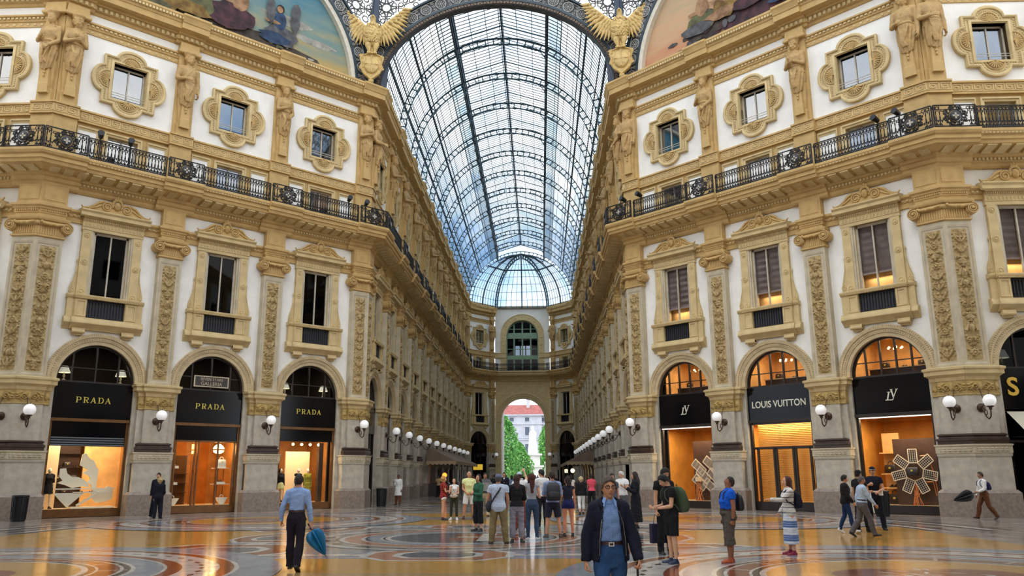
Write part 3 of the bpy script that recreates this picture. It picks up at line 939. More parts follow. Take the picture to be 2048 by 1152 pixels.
W_LD.pil = [(0, 1.05, CC, 1), (5.27, 6.33, 1, 1), (10.55, 11.6, 1, 1), (15.73, L, 1, CC)]
W_LD.k = (-CC, -CC); W_LD.bays = [3.16, 8.44, 13.66]
W_RD.pil = [(0, L - 15.73, CC, 1), (L - 11.6, L - 10.55, 1, 1), (L - 6.33, L - 5.27, 1, 1), (L - 1.05, L, 1, CC)]
W_RD.k = (-CC, -CC); W_RD.bays = [L - 13.66, L - 8.44, L - 3.16]
LA = W_LA.L; PW = 1.0; N_ARM = 12; STP = 4.97
yc = [25.22 + STP * k for k in range(N_ARM - 1)]
yb_ = [22.72 + STP * k for k in range(N_ARM)]
W_RA.pil = [(0, 1.05, CC, 1)] + [(y - B0 - PW / 2, y - B0 + PW / 2, 1, 1) for y in yc] + [(LA - 1.05, LA, 1, 0)]
W_RA.k = (-CC, k1_); W_RA.bays = [y - B0 for y in yb_]
W_LA.pil = [(0, 1.05, 0, 1)] + [(LA - (y - B0) - PW / 2, LA - (y - B0) + PW / 2, 1, 1) for y in yc[::-1]] + [(LA - 1.05, LA, 1, CC)]
W_LA.k = (k1_, -CC); W_LA.bays = [LA - (y - B0) for y in yb_[::-1]]
for W_ in (W_LC, W_RC):
    W_.pil = [(0, 0.8, 0, 1), (W_.L - 0.8, W_.L, 1, 0)]; W_.bays = [W_.L / 2]
W_LC.k = (k2_, k1_); W_RC.k = (k1_, k2_)
W_LS.pil = [(0, 1.05, CC, 1), (5.27, 6.33, 1, 1), (10.55, 11.6, 1, 1)]; W_LS.k = (-CC, 0); W_LS.bays = [3.16, 8.44]
LS = W_RS.L
W_RS.pil = [(LS - 11.6, LS - 10.55, 1, 1), (LS - 6.33, LS - 5.27, 1, 1), (LS - 1.05, LS, 1, CC)]; W_RS.k = (0, -CC); W_RS.bays = [LS - 8.44, LS - 3.16]
WALLS = [W_LD, W_RD, W_LA, W_RA, W_LC, W_RC, W_LS, W_RS]

WHERE = {'LD': 'gold-lettered shop front', 'RD': 'monogram shop front', 'LA': 'gold-lettered side', 'RA': 'monogram side', 'LC': 'gold-lettered side', 'RC': 'monogram side', 'LS': 'beyond the gold-lettered front', 'RS': 'beyond the monogram front'}
def place_word(Wl, i, n, what):
    """Words that single out the i-th thing (in local x order) of a wall."""
    k = Wl.key
    if k in ('RD', 'LA', 'RC', 'RS'): i = n - 1 - i
    if k in ('LD', 'RD'): return '%s %s from the arcade, %s' % (ORD[i], what, WHERE[k])
    if k in ('LA', 'RA'): return '%s %s into the arcade, %s' % (ORD[i], what, WHERE[k])
    if k in ('LC', 'RC'): return '%s %s from the exit arch, %s' % (ORD[i], what, WHERE[k])
    return '%s %s round the corner %s' % (ORD[i], what, WHERE[k])

# shared part meshes
PARTS_WIN = [(n, mb.mesh(n, mt, sm)) for n, mb, mt, sm in window_parts()]
PARTS_QUA = [(n, mb.mesh(n, mt, sm)) for n, mb, mt, sm in quatre_parts()]
PARTS_ATT = [(n, mb.mesh(n, mt, sm)) for n, mb, mt, sm in attic_parts()]
ME_PANE = window_pane(None).mesh('pane', M_DARKGL)
ME_PANE_LIT = ME_PANE.copy(); ME_PANE_LIT.materials[0] = M_SHOPGL
ME_ARCH = archivolt().mesh('archivolt', M_ARCHV, 50)
PARTS_LAMP = [(n, mb.mesh(n, mt, sm)) for n, mb, mt, sm in lamp_parts()]
ME_CURT = None
cache = {}
def pil_meshes(w, e0, e1, v):
    k = (round(w, 3), e0, e1, v)
    if k not in cache: cache[k] = pil_unit(0, w, e0, e1, '', v)
    return cache[k]
def rail_meshes(Lr, orn):
    k = ('rail', round(Lr, 2), orn)
    if k not in cache: cache[k] = [(n, mb.mesh(n, mt, sm)) for n, mb, mt, sm in railing_parts(round(Lr, 2), orn)]
    return cache[k]
NWIN = [0]
M_CURT = mat('sheer_curtain', (206, 210, 212), 0.9, 0.1, 3)
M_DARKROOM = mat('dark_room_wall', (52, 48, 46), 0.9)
def curtain_mesh(z0, z1, hw, side):
    a = MB(); n = 24; V = []
    for i in range(n + 1):
        x = hw * i / n
        for z, f in ((z0, 0.55), (z0 + (z1 - z0) * .45, 0.42), (z1, 1.0)):
            V.append((side * (hw - x * f), -0.75 + 0.03 * math.sin(i * 1.9), z))
    F = []
    for i in range(n):
        for j in range(2): F.append((i * 3 + j, i * 3 + 3 + j, i * 3 + 4 + j, i * 3 + 1 + j))
    return a.add(V, F)
for Wl in WALLS:
    nb = len(Wl.bays); npil = len(Wl.pil)
    # wall sheet
    wm = MB(); pl = sorted(Wl.pil)
    edges = [p[0] + 0.3 for p in pl] + [Wl.L]
    for i, c in enumerate(Wl.bays):
        lo = max([p[1] for p in pl if p[1] < c] + [0]); hi = min([p[0] for p in pl if p[0] > c] + [Wl.L])
        wm.merge(bay_wall(lo - c - 0.3, hi - c + 0.3), T(c))
    wm.build(Wl.nm, [M_PLASTER, M_PIER, M_OCHRE, M_OCHRE2], None, Wl.F)['kind'] = 'structure'
    # room backing behind the openings
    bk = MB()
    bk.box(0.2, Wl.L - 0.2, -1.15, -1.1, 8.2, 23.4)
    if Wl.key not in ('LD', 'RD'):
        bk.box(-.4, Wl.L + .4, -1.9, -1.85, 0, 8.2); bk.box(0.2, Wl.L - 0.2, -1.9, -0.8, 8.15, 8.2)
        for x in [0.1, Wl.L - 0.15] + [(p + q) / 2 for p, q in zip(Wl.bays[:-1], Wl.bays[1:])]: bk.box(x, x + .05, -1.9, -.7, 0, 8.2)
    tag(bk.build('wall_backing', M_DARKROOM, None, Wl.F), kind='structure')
    # long mouldings
    mo, mf = MB(), MB()
    long_trims(Wl.L, Wl.pil, Wl.k[0], Wl.k[1], Wl.bays, mo, mf)
    t = tag(mo.build('trim_cornices', M_OCHRE, None, Wl.F), kind='structure')
    mf.build('dentils_and_key_pattern', M_OCHRE2, t)
    # pilasters
    for i, (x0, x1, e0, e1) in enumerate(Wl.pil):
        r = tag(empty('pilaster', Wl.F @ T(x0)), kind='structure')
        for n, me in pil_meshes(x1 - x0, e0, e1, (i * 3 + len(Wl.key + str(npil))) % 4): inst(me, n, r)
    # windows, arches
    for i, c in enumerate(Wl.bays):
        NWIN[0] += 1
        r = tag(empty('window_%d' % NWIN[0], Wl.F @ T(c)), kind='structure')
        for n, me in PARTS_WIN: inst(me, n, r)
        inst(ME_PANE_LIT if Wl.key == 'RD' or (Wl.key == 'RS') else ME_PANE, 'pane', r)
        NWIN[0] += 1
        r = tag(empty('window_%d' % NWIN[0], Wl.F @ T(c)), kind='structure')
        for n, me in PARTS_QUA: inst(me, n, r)
        if Wl.key in ('RD', 'RS', 'LS') or (Wl.key == 'LD' and i == 2):
            if 'cur' not in cache: cache['cur'] = [curtain_mesh(19.1, 20.86, 0.72, s).mesh('curtain', M_CURT, 180) for s in (-1, 1)]
            for me in cache['cur']: inst(me, 'curtain', r)
        NWIN[0] += 1
        r = tag(empty('window_%d' % NWIN[0], Wl.F @ T(c)), kind='structure')
        for n, me in PARTS_ATT: inst(me, n, r)
        tag(inst(ME_ARCH, 'trim_archivolt', None, Wl.F @ T(c)), kind='structure')
    # lamps on the pilasters
    lp = None
    for i, (x0, x1, e0, e1) in enumerate(Wl.pil):
        if Wl.key in ('LC', 'RC') and i == (1 if Wl.key == 'LC' else 0): continue
        if Wl.key in ('LA',) and i in (0, npil - 1): continue
        if Wl.key in ('RA',) and i in (0, npil - 1): continue
        cx = (x0 + x1) / 2
        if e0 < 1: cx = x0 + 0.45
        if e1 < 1: cx = x1 - 0.45
        r = empty('wall_lamp', Wl.F @ T(cx, 0.03, 4.12))
        for n, me in PARTS_LAMP: inst(me, n, r)
        tag(r, 'globe lamp on curled bracket, ' + place_word(Wl, i, npil, 'pier'), 'lamp', 'globe lamps on the piers')
    # railing sections on the balcony edge
    ye, ye2, zr = 0.84, 1.0, 15.44
    segs = []; cur = None
    for (x0, x1, e0, e1) in sorted(Wl.pil):
        xa = -Wl.k[0] * -ye2 if e0 < 1 else x0 - 0.33
        xb = Wl.L - Wl.k[1] * ye2 if e1 < 1 else x1 + 0.33
        if e0 < 1: xa = Wl.k[0] * ye2
        if cur is not None: segs.append((cur, xa, 0, ye))
        segs.append((xa, xb, 1, ye2)); cur = xb
    if Wl.key == 'LS': segs.append((cur, Wl.L, 0, ye))
    if Wl.key == 'RS': segs.insert(0, (0, segs[0][0], 0, ye))
    if Wl.key in ('RS',): pass
    for j, (xa, xb, orn, yy) in enumerate(segs):
        if xb - xa < 0.3: continue
        xa += 0.04; xb -= 0.04
        r = empty('balcony_railing', Wl.F @ T(xa, yy, zr))
        for n, me in rail_meshes(xb - xa, orn and (xb - xa) > 1.3): inst(me, n, r)
        wd = 'bowed iron railing with medallion, ' if orn else 'straight iron baluster railing, '
        jj = j // 2
        tag(r, wd + place_word(Wl, jj, (len(segs) + 1) // 2 if orn else len(segs) // 2 or 1, 'panel' if orn else 'stretch'), 'railing', 'wrought iron balcony railings')
# ------------------------------------------------------------------ the near half of the octagon, behind the camera, plainer
PT.update({'NL': (-B0, -A0), 'NF': (-A0, -B0), 'NA': (-A0, -52.0), 'NR': (B0, -A0), 'NG': (A0, -B0), 'NB': (A0, -52.0), 'NLS': (-B0 - 24, -A0), 'NRS': (B0 + 24, -A0), 'LS2': (-B0 - 24, A0), 'RS2': (B0 + 24, A0)})
for key, p0, p1, nm in (('n1', 'NL', 'NF', 'wall_near_left'), ('n2', 'NG', 'NR', 'wall_near_right'), ('n3', 'NF', 'NA', 'wall_near_arm_left'), ('n4', 'NB', 'NG', 'wall_near_arm_right'), ('n5', 'NLS', 'NL', 'wall_near_side_left'), ('n6', 'NR', 'NRS', 'wall_near_side_right')):
    Wn = Wall(key, 'near', p0, p1, nm); nb_ = max(1, round(Wn.L / 5.2)); st_ = Wn.L / nb_
    wm = MB(); tr = MB()
    for i in range(nb_):
        wm.merge(bay_wall(-st_ / 2, st_ / 2), T(st_ * (i + .5)))
        tr.box(st_ * i - .5, st_ * i + .5, -.4, 0, 0, 24)
    wm.build(Wn.nm, [M_PLASTER, M_PIER, M_OCHRE, M_OCHRE2], None, Wn.F)['kind'] = 'structure'
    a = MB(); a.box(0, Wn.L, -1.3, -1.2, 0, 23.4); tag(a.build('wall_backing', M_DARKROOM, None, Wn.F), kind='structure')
    extrude(tr, BALC, 0, Wn.L, -.4, -.4); extrude(tr, TOPC, 0, Wn.L, -.4, -.4)
    tag(tr.build('trim_near', M_OCHRE, None, Wn.F), kind='structure')
# ------------------------------------------------------------------ glass barrel roof of the arm
def vpt(t, r=7.05, zc=24.1):           # t: angle from vertical
    return r * math.sin(t), zc + r * math.cos(t)
YR0, YR1 = 18.9, 80.2
BX = 3.1
tb = math.asin(BX / 7.05)
def skp(x, y, z): return (x + sx(y), y, z)
g = MB()
nseg = 14
def strip(mb, pa, pb, y0, y1, n=12):
    for i in range(n):
        ya, yb = y0 + (y1 - y0) * i / n, y0 + (y1 - y0) * (i + 1) / n
        mb.add([skp(pa[0], ya, pa[1]), skp(pb[0], ya, pb[1]), skp(pb[0], yb, pb[1]), skp(pa[0], yb, pa[1])], [(0, 1, 2, 3)])
for s in (-1, 1):
    A = [vpt(tb + (PI / 2 - tb) * i / nseg) for i in range(nseg + 1)]
    for p, q in zip(A[:-1], A[1:]):
        strip(g, (s * p[0], p[1]), (s * q[0], q[1]), YR0, YR1)
    zb = vpt(tb)[1]
    strip(g, (s * BX, zb + 0.75), (0, zb + 1.75), YR0, YR1)
    strip(g, (s * BX, zb), (s * BX, zb + 0.75), YR0, YR1)
tag(g.build('ceiling_glass', M_ROOFGL), kind='structure')
g = MB()
strip(g, (2.5 + 0.75, vpt(tb)[1] - 0.12), (2.5 + 1.55, vpt(tb + 0.12)[1] - 0.1), YR0, YR1)
strip(g, (-3.25, vpt(tb)[1] - 0.12), (-4.05, vpt(tb + 0.12)[1] - 0.1), YR0, YR1)
tag(g.build('ceiling_walkway', M_WALKGL), kind='structure')
# glazing bars
g = MB(); y = YR0
zb = vpt(tb)[1]
while y < YR1:
    for s in (-1, 1):
        A = [vpt(tb + (PI / 2 - tb) * i / 9) for i in range(10)]
        for p, q in zip(A[:-1], A[1:]):
            g.bar(skp(s * p[0], y, p[1]), skp(s * q[0], y, q[1]), 0.03, 0.06, up=(0, 1, 0))
        g.bar(skp(s * BX, y, zb + 0.75), skp(0, y, zb + 1.75), 0.03, 0.06, up=(0, 1, 0))
    y += STP / 12
tag(g.build('ceiling_glazing_bars', M_STEELD), kind='structure')
def lbar(mb, x, z, w_, h_, y0=YR0, y1=YR1):
    n = 6
    for i in range(n):
        ya, yb = y0 + (y1 - y0) * i / n, y0 + (y1 - y0) * (i + 1) / n
        mb.bar(skp(x, ya, z), skp(x, yb, z), w_, h_)
g = MB()
for s in (-1, 1):
    for i in range(1, 10):
        t = tb + (PI / 2 - tb) * i / 10
        x, z = vpt(t)
        big = i in (4, 7)
        lbar(g, s * x, z - (0.1 if big else 0), 0.13 if big else 0.035, 0.16 if big else 0.06)
        if big:
            x, z = vpt(t, 6.6); lbar(g, s * x, z, 0.07, 0.07)
    lbar(g, s * 1.05, zb + 0.75 + 0.66, 0.04, 0.06); lbar(g, s * 2.1, zb + 0.75 + 0.32, 0.04, 0.06)
    lbar(g, s * BX, zb + 0.75, 0.16, 0.14); lbar(g, s * BX, zb - 0.05, 0.22, 0.22)
    lbar(g, s * BX, zb - 0.5, 0.12, 0.1)
    lbar(g, s * (BX + 0.95), vpt(tb + 0.13)[1], 0.06, 0.1)
lbar(g, 0, zb + 1.75, 0.12, 0.12); lbar(g, 0.12, zb + 1.45, 0.05, 0.05); lbar(g, -0.12, zb + 1.45, 0.05, 0.05)
tag(g.build('ceiling_purlins', M_STEELD), kind='structure')
# arch ribs
def rib_mesh(y0=0):
    a = MB(); n = 40
    for r, wd in ((6.95, 0.2), (6.5, 0.17)):
        P = [vpt(-PI / 2 + PI * i / n, r) for i in range(n + 1)]
        for p, q in zip(P[:-1], P[1:]):
            a.bar((p[0], 0, p[1]), (q[0], 0, q[1]), wd, 0.06, up=(0, 1, 0)) if False else a.bar((p[0], 0, p[1]), (q[0], 0, q[1]), 0.045, wd, up=(0, 1, 0))
    m = 38
    for i in range(m + 1):
        t = -PI / 2 + PI * i / m
        p = vpt(t, 6.5); q = vpt(t, 6.95)
        a.bar((p[0], 0, p[1]), (q[0], 0, q[1]), 0.08, 0.04, up=(0, 1, 0))
        for rr in (6.55, 6.9):
            u = vpt(t, rr); a.bar((u[0] - .09 * math.cos(t), 0, u[1] + .09 * math.sin(t)), (u[0] + .09 * math.cos(t), 0, u[1] - .09 * math.sin(t)), 0.06, 0.04, up=(0, 1, 0))
    for s in (-1, 1):                 # lantern frame and lacy brackets at the beams
        a.bar((s * BX, 0, zb - 0.5), (s * BX, 0, zb + 0.75), 0.16)
        a.bar((s * BX, 0, zb + 0.6), (0, 0, zb + 1.6), 0.07)
        a.tube([(s * (BX - 0.05), 0, 28.9), (s * (BX - 0.12), 0, 29.5), (s * (BX - 0.45), 0, 30.0), (s * (BX - 1.1), 0, 30.35), (s * (BX - 1.9), 0, 30.5)], 0.035, 5)
        for i in range(6):
            cx = BX - 0.22 - 0.26 * i; cz = 29.95 + 0.09 * i - (0.4 if i == 0 else 0)
            a.tube([(s * (cx + .11 * math.cos(t)), 0, cz + .11 * math.sin(t)) for t in np.linspace(0, 2 * PI, 9)[:-1]], 0.02, 4, closed=True)
    return a.mesh('roof_rib', M_STEEL)
ME_RIB = rib_mesh()
for k in range(12):
    y = 25.22 + STP * k
    tag(inst(ME_RIB, 'ceiling_rib', None, T(sx(y), y, 0)), kind='structure')
# faceted glass apse at the far end
def arcpt(f, t, zc=24.2, rz=6.6):      # from foot f=(x,y) at t=0 to crown at t=1
    c = (sx(80.2), 80.2)
    a = t * PI / 2
    return (c[0] + (f[0] - c[0]) * math.cos(a), c[1] + (f[1] - c[1]) * math.cos(a), zc + rz * math.sin(a))
feet = [(-6.95 + XE, 80.2), (-3.7 + XE, 84.5), (3.7 + XE, 84.5), (6.95 + XE, 80.2)]
g, bb, rb = MB(), MB(), MB()
NT = 9
for a_, b_ in zip(feet[:-1], feet[1:]):
    nx = 10
    for i in range(NT):
        for j in range(nx):
            q = []
            for (ti, sj) in ((i, j), (i, j + 1), (i + 1, j + 1), (i + 1, j)):
                P0 = np.array(arcpt(a_, ti / NT)); P1 = np.array(arcpt(b_, ti / NT)); q.append(P0 + (P1 - P0) * sj / nx)
            g.add(q, [(0, 1, 2, 3)])
            bb.bar(q[0], q[1], 0.045); bb.bar(q[0], q[3], 0.045 if j != nx // 2 else 0.16)
        if i == 5:
            bb.bar(arcpt(a_, i / NT), arcpt(b_, i / NT), 0.16)
for f in feet[1:3]:
    for i in range(18):
        p, q = arcpt(f, i / 18), arcpt(f, (i + 1) / 18)
        rb.bar(p, q, 0.2, 0.08)
        p2 = arcpt((f[0] * 0.93, 80.2 + (f[1] - 80.2) * 0.93), i / 18, rz=6.1); q2 = arcpt((f[0] * 0.93, 80.2 + (f[1] - 80.2) * 0.93), (i + 1) / 18, rz=6.1)
        rb.bar(p2, q2, 0.2, 0.08); rb.bar(p, p2, 0.12)
tag(g.build('ceiling_apse_glass', M_ROOFGL), kind='structure')
tag(bb.build('ceiling_apse_bars', M_STEELD), kind='structure')
tag(rb.build('ceiling_apse_ribs', M_STEEL), kind='structure')
# plinth wall under the glass, both arcade walls and far corners
for Wl in (W_LA, W_RA, W_LC, W_RC):
    a = MB(); extrude(a, [(-0.9, 24.1), (-0.15, 24.1), (-0.15, 24.42), (-0.05, 24.5), (-0.05, 24.62), (-0.9, 24.66)], 0, Wl.L, Wl.k[0], Wl.k[1])
    tag(a.build('trim_roof_kerb', M_OCHRE2, None, Wl.F), kind='structure')
    a = MB(); a.box(0, Wl.L, -0.8, -0.36, 23.2, 24.2); tag(a.build('wall_top', M_OCHRE2, None, Wl.F), kind='structure')

# ------------------------------------------------------------------ big portal arches of the octagon
M_RIM = mat('arch_rim_pale_grey', (206, 200, 184), 0.6, 0.1, 4)
M_PLATE = mat('brown_soffit_plates', (112, 96, 82), 0.6, 0.3, 8)
def ell(cx, cz, ax, az, t): return (cx + ax * math.cos(t), cz + az * math.sin(t))
def ring_mesh(ax, az, cz, wband, name, arm):
    """Arch in local x-z (y forward); lace band outside the opening ax x az."""
    out = []; n = 72
    TT = [PI * i / n for i in range(n + 1)]
    a = MB()
    for (o0, o1, y0, y1) in ((-0.10, 0.06, -0.5, 0.10), (wband - 0.02, wband + 0.1, -0.2, 0.16)):
        R = [[(*[ell(0, cz, ax + o, az + o, t)[0]], yy, ell(0, cz, ax + o, az + o, t)[1]) for o, yy in ((o0, y0), (o1, y0), (o1, y1), (o0, y1))] for t in TT]
        a.rings(R)
    out.append(('arch_mouldings', a, M_STEELD, None))
    a = MB()
    R = [[(ell(0, cz, ax + o, az + o, t)[0], yy, ell(0, cz, ax + o, az + o, t)[1]) for o, yy in ((0.06, -0.06), (wband, -0.06), (wband, -0.02), (0.06, -0.02))] for t in TT]
    a.rings(R)
    out.append(('band_backing', a, M_LACED, None))
    a = MB()
    # arc-length stations
    L = 0; pts = [ell(0, cz, ax + wband / 2, az + wband / 2, PI * i / 400) for i in range(401)]
    cum = [0]
    for p, q in zip(pts[:-1], pts[1:]): cum.append(cum[-1] + math.hypot(q[0] - p[0], q[1] - p[1]))
    N = int(cum[-1] / (wband * 1.12))
    for k in range(N):
        s_ = cum[-1] * (k + .5) / N
        i = int(np.searchsorted(cum, s_)); t = PI * i / 400
        c = ell(0, cz, ax + wband / 2, az + wband / 2, t); r = wband * 0.36
        a.tube([(c[0] + r * math.cos(u), 0.03, c[1] + r * math.sin(u)) for u in np.linspace(0, 2 * PI, 19)[:-1]], 0.03, 5, closed=True)
        for j in range(8):
            u = 2 * PI * j / 8; pr = r * 0.56
            a.tube([(c[0] + pr * math.cos(u) + r * .21 * math.cos(v), 0.03, c[1] + pr * math.sin(u) + r * .21 * math.sin(v)) for v in np.linspace(0, 2 * PI, 8)[:-1]], 0.017, 4, closed=True)
        a.lathe([(r * .2, 0), (r * .16, 0.05), (0, 0.06)], (c[0], 0.0, c[1]), 8, axis='y')
        s2 = cum[-1] * (k + 1) / N
        i = min(400, int(np.searchsorted(cum, s2))); t = PI * i / 400
        for o in (0.24, 0.5, 0.76):
            d = ell(0, cz, ax + wband * o, az + wband * o, t)
            a.tube([(px, 0.02, pz) for px, pz in spiral(d[0], d[1], wband * 0.12, 1.2, k, 1, 9)], 0.02, 4)
    for o in (0.1, wband - 0.07):
        P = [ell(0, cz, ax + o, az + o, t) for t in TT]
        a.tube([(x, 0.02, z) for x, z in P], 0.025, 4)
    out.append(('lace_rosettes', a, M_LACE, None))
    if arm:
        a = MB(); m = 56
        for i in range(m):
            t0, t1 = PI * (i + 0.06) / m, PI * (i + 0.94) / m
            R = []
            for t in (t0, t1):
                R.append([(ell(0, cz, ax + o, az + o, t)[0], yy, ell(0, cz, ax + o, az + o, t)[1]) for o, yy in ((-0.26, -0.02), (-0.1, -0.02), (-0.1, 0.06), (-0.26, 0.06))])
            a.rings(R)
            tm = (t0 + t1) / 2; c = ell(0, cz, ax - .18, az - .18, tm)
            a.ball((c[0], 0.08, c[1]), 0.05, 6, 4)
        out.append(('soffit_plates', a, M_PLATE, None))
        a = MB()
        R = [[(ell(0, cz, ax + o, az + o, t)[0], yy, ell(0, cz, ax + o, az + o, t)[1]) for o, yy in ((-0.3, -0.5), (-0.02, -0.5), (-0.02, -0.02), (-0.3, -0.02))] for t in TT]
        a.rings(R)
        out.append(('soffit_band', a, M_LACED, None))
    else:
        a = MB()
        R = [[(ell(0, cz, ax + o, az + o, t)[0], yy, ell(0, cz, ax + o, az + o, t)[1]) for o, yy in ((-0.34, -0.3), (-0.10, -0.3), (-0.10, 0.04), (-0.34, 0.0))] for t in TT]
        a.rings(R)
        out.append(('pale_rim', a, M_RIM, None))
    return [(nm, m_.mesh(nm, mt, sm)) for nm, m_, mt, sm in out]
FA = frame(0, 18.85, 0, -1)
r = tag(empty('trim_portal_arch', FA), kind='structure')
for n, me in ring_mesh(7.32, 5.75, 24.2, 0.86, 'p', True): inst(me, n, r)
PL = ring_mesh(7.0, 6.95, 23.9, 0.86, 'l', False)
for Wl in (W_LD, W_RD):
    F = Wl.F @ T(Wl.L / 2, 0.02, 0)
    r = tag(empty('trim_lunette_arch', F), kind='structure')
    for n, me in PL: inst(me, n, r)
# frescoes: plain painted landscapes with robed figures
def blobpoly(R, cx, cz, rx, rz, n=14, j=0.22):
    return [(cx + rx * math.cos(2 * PI * i / n) * (1 + R.uniform(-j, j)), cz + rz * math.sin(2 * PI * i / n) * (1 + R.uniform(-j, j))) for i in range(n)]
def gradmat(name, lo, mid, hi, z0, z1):
    m = mat(name, lo, 0.85)
    n = m.node_tree; b = n.nodes['Principled BSDF']
    t = n.nodes.new('ShaderNodeTexCoord'); sp = n.nodes.new('ShaderNodeSeparateXYZ'); mr = n.nodes.new('ShaderNodeMapRange')
    mr.inputs['From Min'].default_value = z0; mr.inputs['From Max'].default_value = z1
    ns_ = n.nodes.new('ShaderNodeTexNoise'); ns_.inputs['Scale'].default_value = 0.9; ns_.inputs['Detail'].default_value = 6
    mp = n.nodes.new('ShaderNodeMapping'); mp.inputs['Scale'].default_value = (0.5, 1, 2.2)
    ad = n.nodes.new('ShaderNodeMath'); ad.operation = 'MULTIPLY_ADD'; ad.inputs[1].default_value = 1.1; ad.inputs[2].default_value = -0.55
    ad2 = n.nodes.new('ShaderNodeMath'); ad2.operation = 'ADD'
    r = n.nodes.new('ShaderNodeValToRGB')
    r.color_ramp.elements[0].color = (*lin(lo), 1); r.color_ramp.elements[1].color = (*lin(hi), 1)
    e = r.color_ramp.elements.new(0.45); e.color = (*lin(mid), 1)
    n.links.new(t.outputs['Object'], sp.inputs[0]); n.links.new(sp.outputs['Z'], mr.inputs['Value'])
    n.links.new(t.outputs['Object'], mp.inputs[0]); n.links.new(mp.outputs[0], ns_.inputs['Vector'])
    n.links.new(ns_.outputs['Fac'], ad.inputs[0]); n.links.new(ad.outputs[0], ad2.inputs[0]); n.links.new(mr.outputs['Result'], ad2.inputs[1])
    n.links.new(ad2.outputs[0], r.inputs['Fac']); n.links.new(r.outputs['Color'], b.inputs['Base Color'])
    return m
SKL = gradmat('fresco_sky_teal', (168, 148, 96), (116, 136, 128), (52, 112, 136), 24.0, 29.5)
SKR = gradmat('fresco_sky_peach', (184, 130, 98), (190, 154, 118), (164, 148, 118), 24.0, 29.5)
PC = [mat('fresco_' + n, tuple(v * .78 for v in c), 0.85, 0.35, 2.2, rgb2=tuple(v * .72 for v in c2)) for n, c, c2 in (('rock_brown', (96, 84, 74), (58, 50, 46)), ('robe_plum', (104, 62, 70), (60, 40, 48)), ('robe_olive', (128, 128, 84), (84, 84, 60)), ('robe_gold', (182, 146, 72), (128, 96, 44)),
                                              ('skin', (206, 160, 116), (150, 108, 76)), ('robe_blue', (60, 90, 128), (34, 50, 84)), ('cloud', (210, 206, 192), (160, 160, 150)), ('grey_stone', (120, 120, 122), (84, 84, 90)), ('hair', (60, 44, 34), (40, 30, 24)))]
def fresco(R, sky, spec):
    a = MB(); n = 48; y = -0.28
    a.add([(0, y, 23.9)] + [(6.9 * math.cos(PI * i / n), y, 23.9 + 6.85 * math.sin(PI * i / n)) for i in range(n + 1)], [(0, i + 2, i + 1) for i in range(n)], 0)
    k = 1
    for mi, poly in spec:
        cx = sum(p[0] for p in poly) / len(poly); cz = sum(p[1] for p in poly) / len(poly)
        yy = y + 0.004 * k; k += 1
        pp = [p for p in poly]
        a.add([(cx, yy, cz)] + [(x, yy, z) for x, z in pp], [(0, (i + 1) % len(pp) + 1, i + 1) for i in range(len(pp))], mi + 1)
    return a.mesh('fresco_painting', [sky] + PC)
def robed(R, cx, cz, s, robe, robe2, lean=0.0):
    """A seated robed figure from soft painted shapes."""
    o = []
    o.append((robe, blobpoly(R, cx, cz + 0.45 * s, 0.75 * s, 0.5 * s)))
    o.append((robe2, blobpoly(R, cx + 0.25 * s, cz + 0.2 * s, 0.8 * s, 0.25 * s)))
    o.append((4 if R.random() < .5 else robe2, blobpoly(R, cx + lean * s, cz + 1.1 * s, 0.32 * s, 0.42 * s, j=.1)))
    o.append((4, blobpoly(R, cx + (lean + .35) * s, cz + 0.95 * s, 0.38 * s, 0.09 * s, j=.1)))
    o.append((8, blobpoly(R, cx + lean * s, cz + 1.68 * s, 0.19 * s, 0.2 * s, j=.08)))
    o.append((4, blobpoly(R, cx + (lean + .04) * s, cz + 1.64 * s, 0.14 * s, 0.17 * s, j=.05)))
    return o
# left front: local x runs from the arcade corner to the near corner (centre 0, negative = arcade side)
R = random.Random(5); sp = []
sp += [(6, blobpoly(R, -4.4, 25.9, 1.4, .22)), (6, blobpoly(R, -2.6, 26.6, 1.5, .3)), (6, blobpoly(R, 1, 28.2, 2.2, .5))]
sp += [(0, blobpoly(R, -3.4, 24.2, 1.9, .42)), (0, blobpoly(R, -1.0, 24.5, 3.2, .8)), (0, blobpoly(R, 3.4, 24.6, 3.0, 1.0))]
for i in range(22): sp.append((R.choice([0, 2, 3, 6, 7]), blobpoly(R, R.uniform(-4.6, -1.2), R.uniform(24.1, 25.2 - 0.0), R.uniform(.1, .3), R.uniform(.06, .2), 8)))
sp += robed(R, -2.2, 25.0, 1.25, 7, 5, 0.1) + [(7, blobpoly(R, -3.0, 26.9, .28, 1.0)), (7, blobpoly(R, -1.5, 26.9, .24, .9))]
sp += robed(R, 0.6, 24.9, 1.6, 1, 1, -0.2) + robed(R, 2.6, 24.8, 1.5, 2, 3, 0.1) + robed(R, 4.3, 24.4, 1.2, 3, 2, -0.1)
F = W_LD.F @ T(W_LD.L / 2, 0, 0)
r = empty('fresco', F); inst(fresco(R, SKL, sp), 'painting', r)
tag(r, 'painted half-round lunette with teal sky and robed figures above the gold-lettered shops', 'fresco')
R = random.Random(8); sp = []
sp += [(0, blobpoly(R, 3.5, 24.3, 2.6, .6)), (0, blobpoly(R, 1.2, 24.7, 2.6, 1.1)), (1, blobpoly(R, -1, 24.8, 3.0, 1.4)), (0, blobpoly(R, -4, 24.4, 2, .9))]
for i in range(18): sp.append((R.choice([0, 1, 3, 7, 7]), blobpoly(R, R.uniform(0.5, 4.6), R.uniform(24.1, 25.4), R.uniform(.1, .4), R.uniform(.08, .25), 8)))
sp += robed(R, 2.5, 25.3, 1.3, 2, 7, 0.0) + robed(R, 1.0, 25.6, 1.2, 3, 4, 0.1) + robed(R, -0.8, 25.5, 1.5, 5, 1, 0.0) + robed(R, -3, 25.0, 1.5, 5, 5, 0.1)
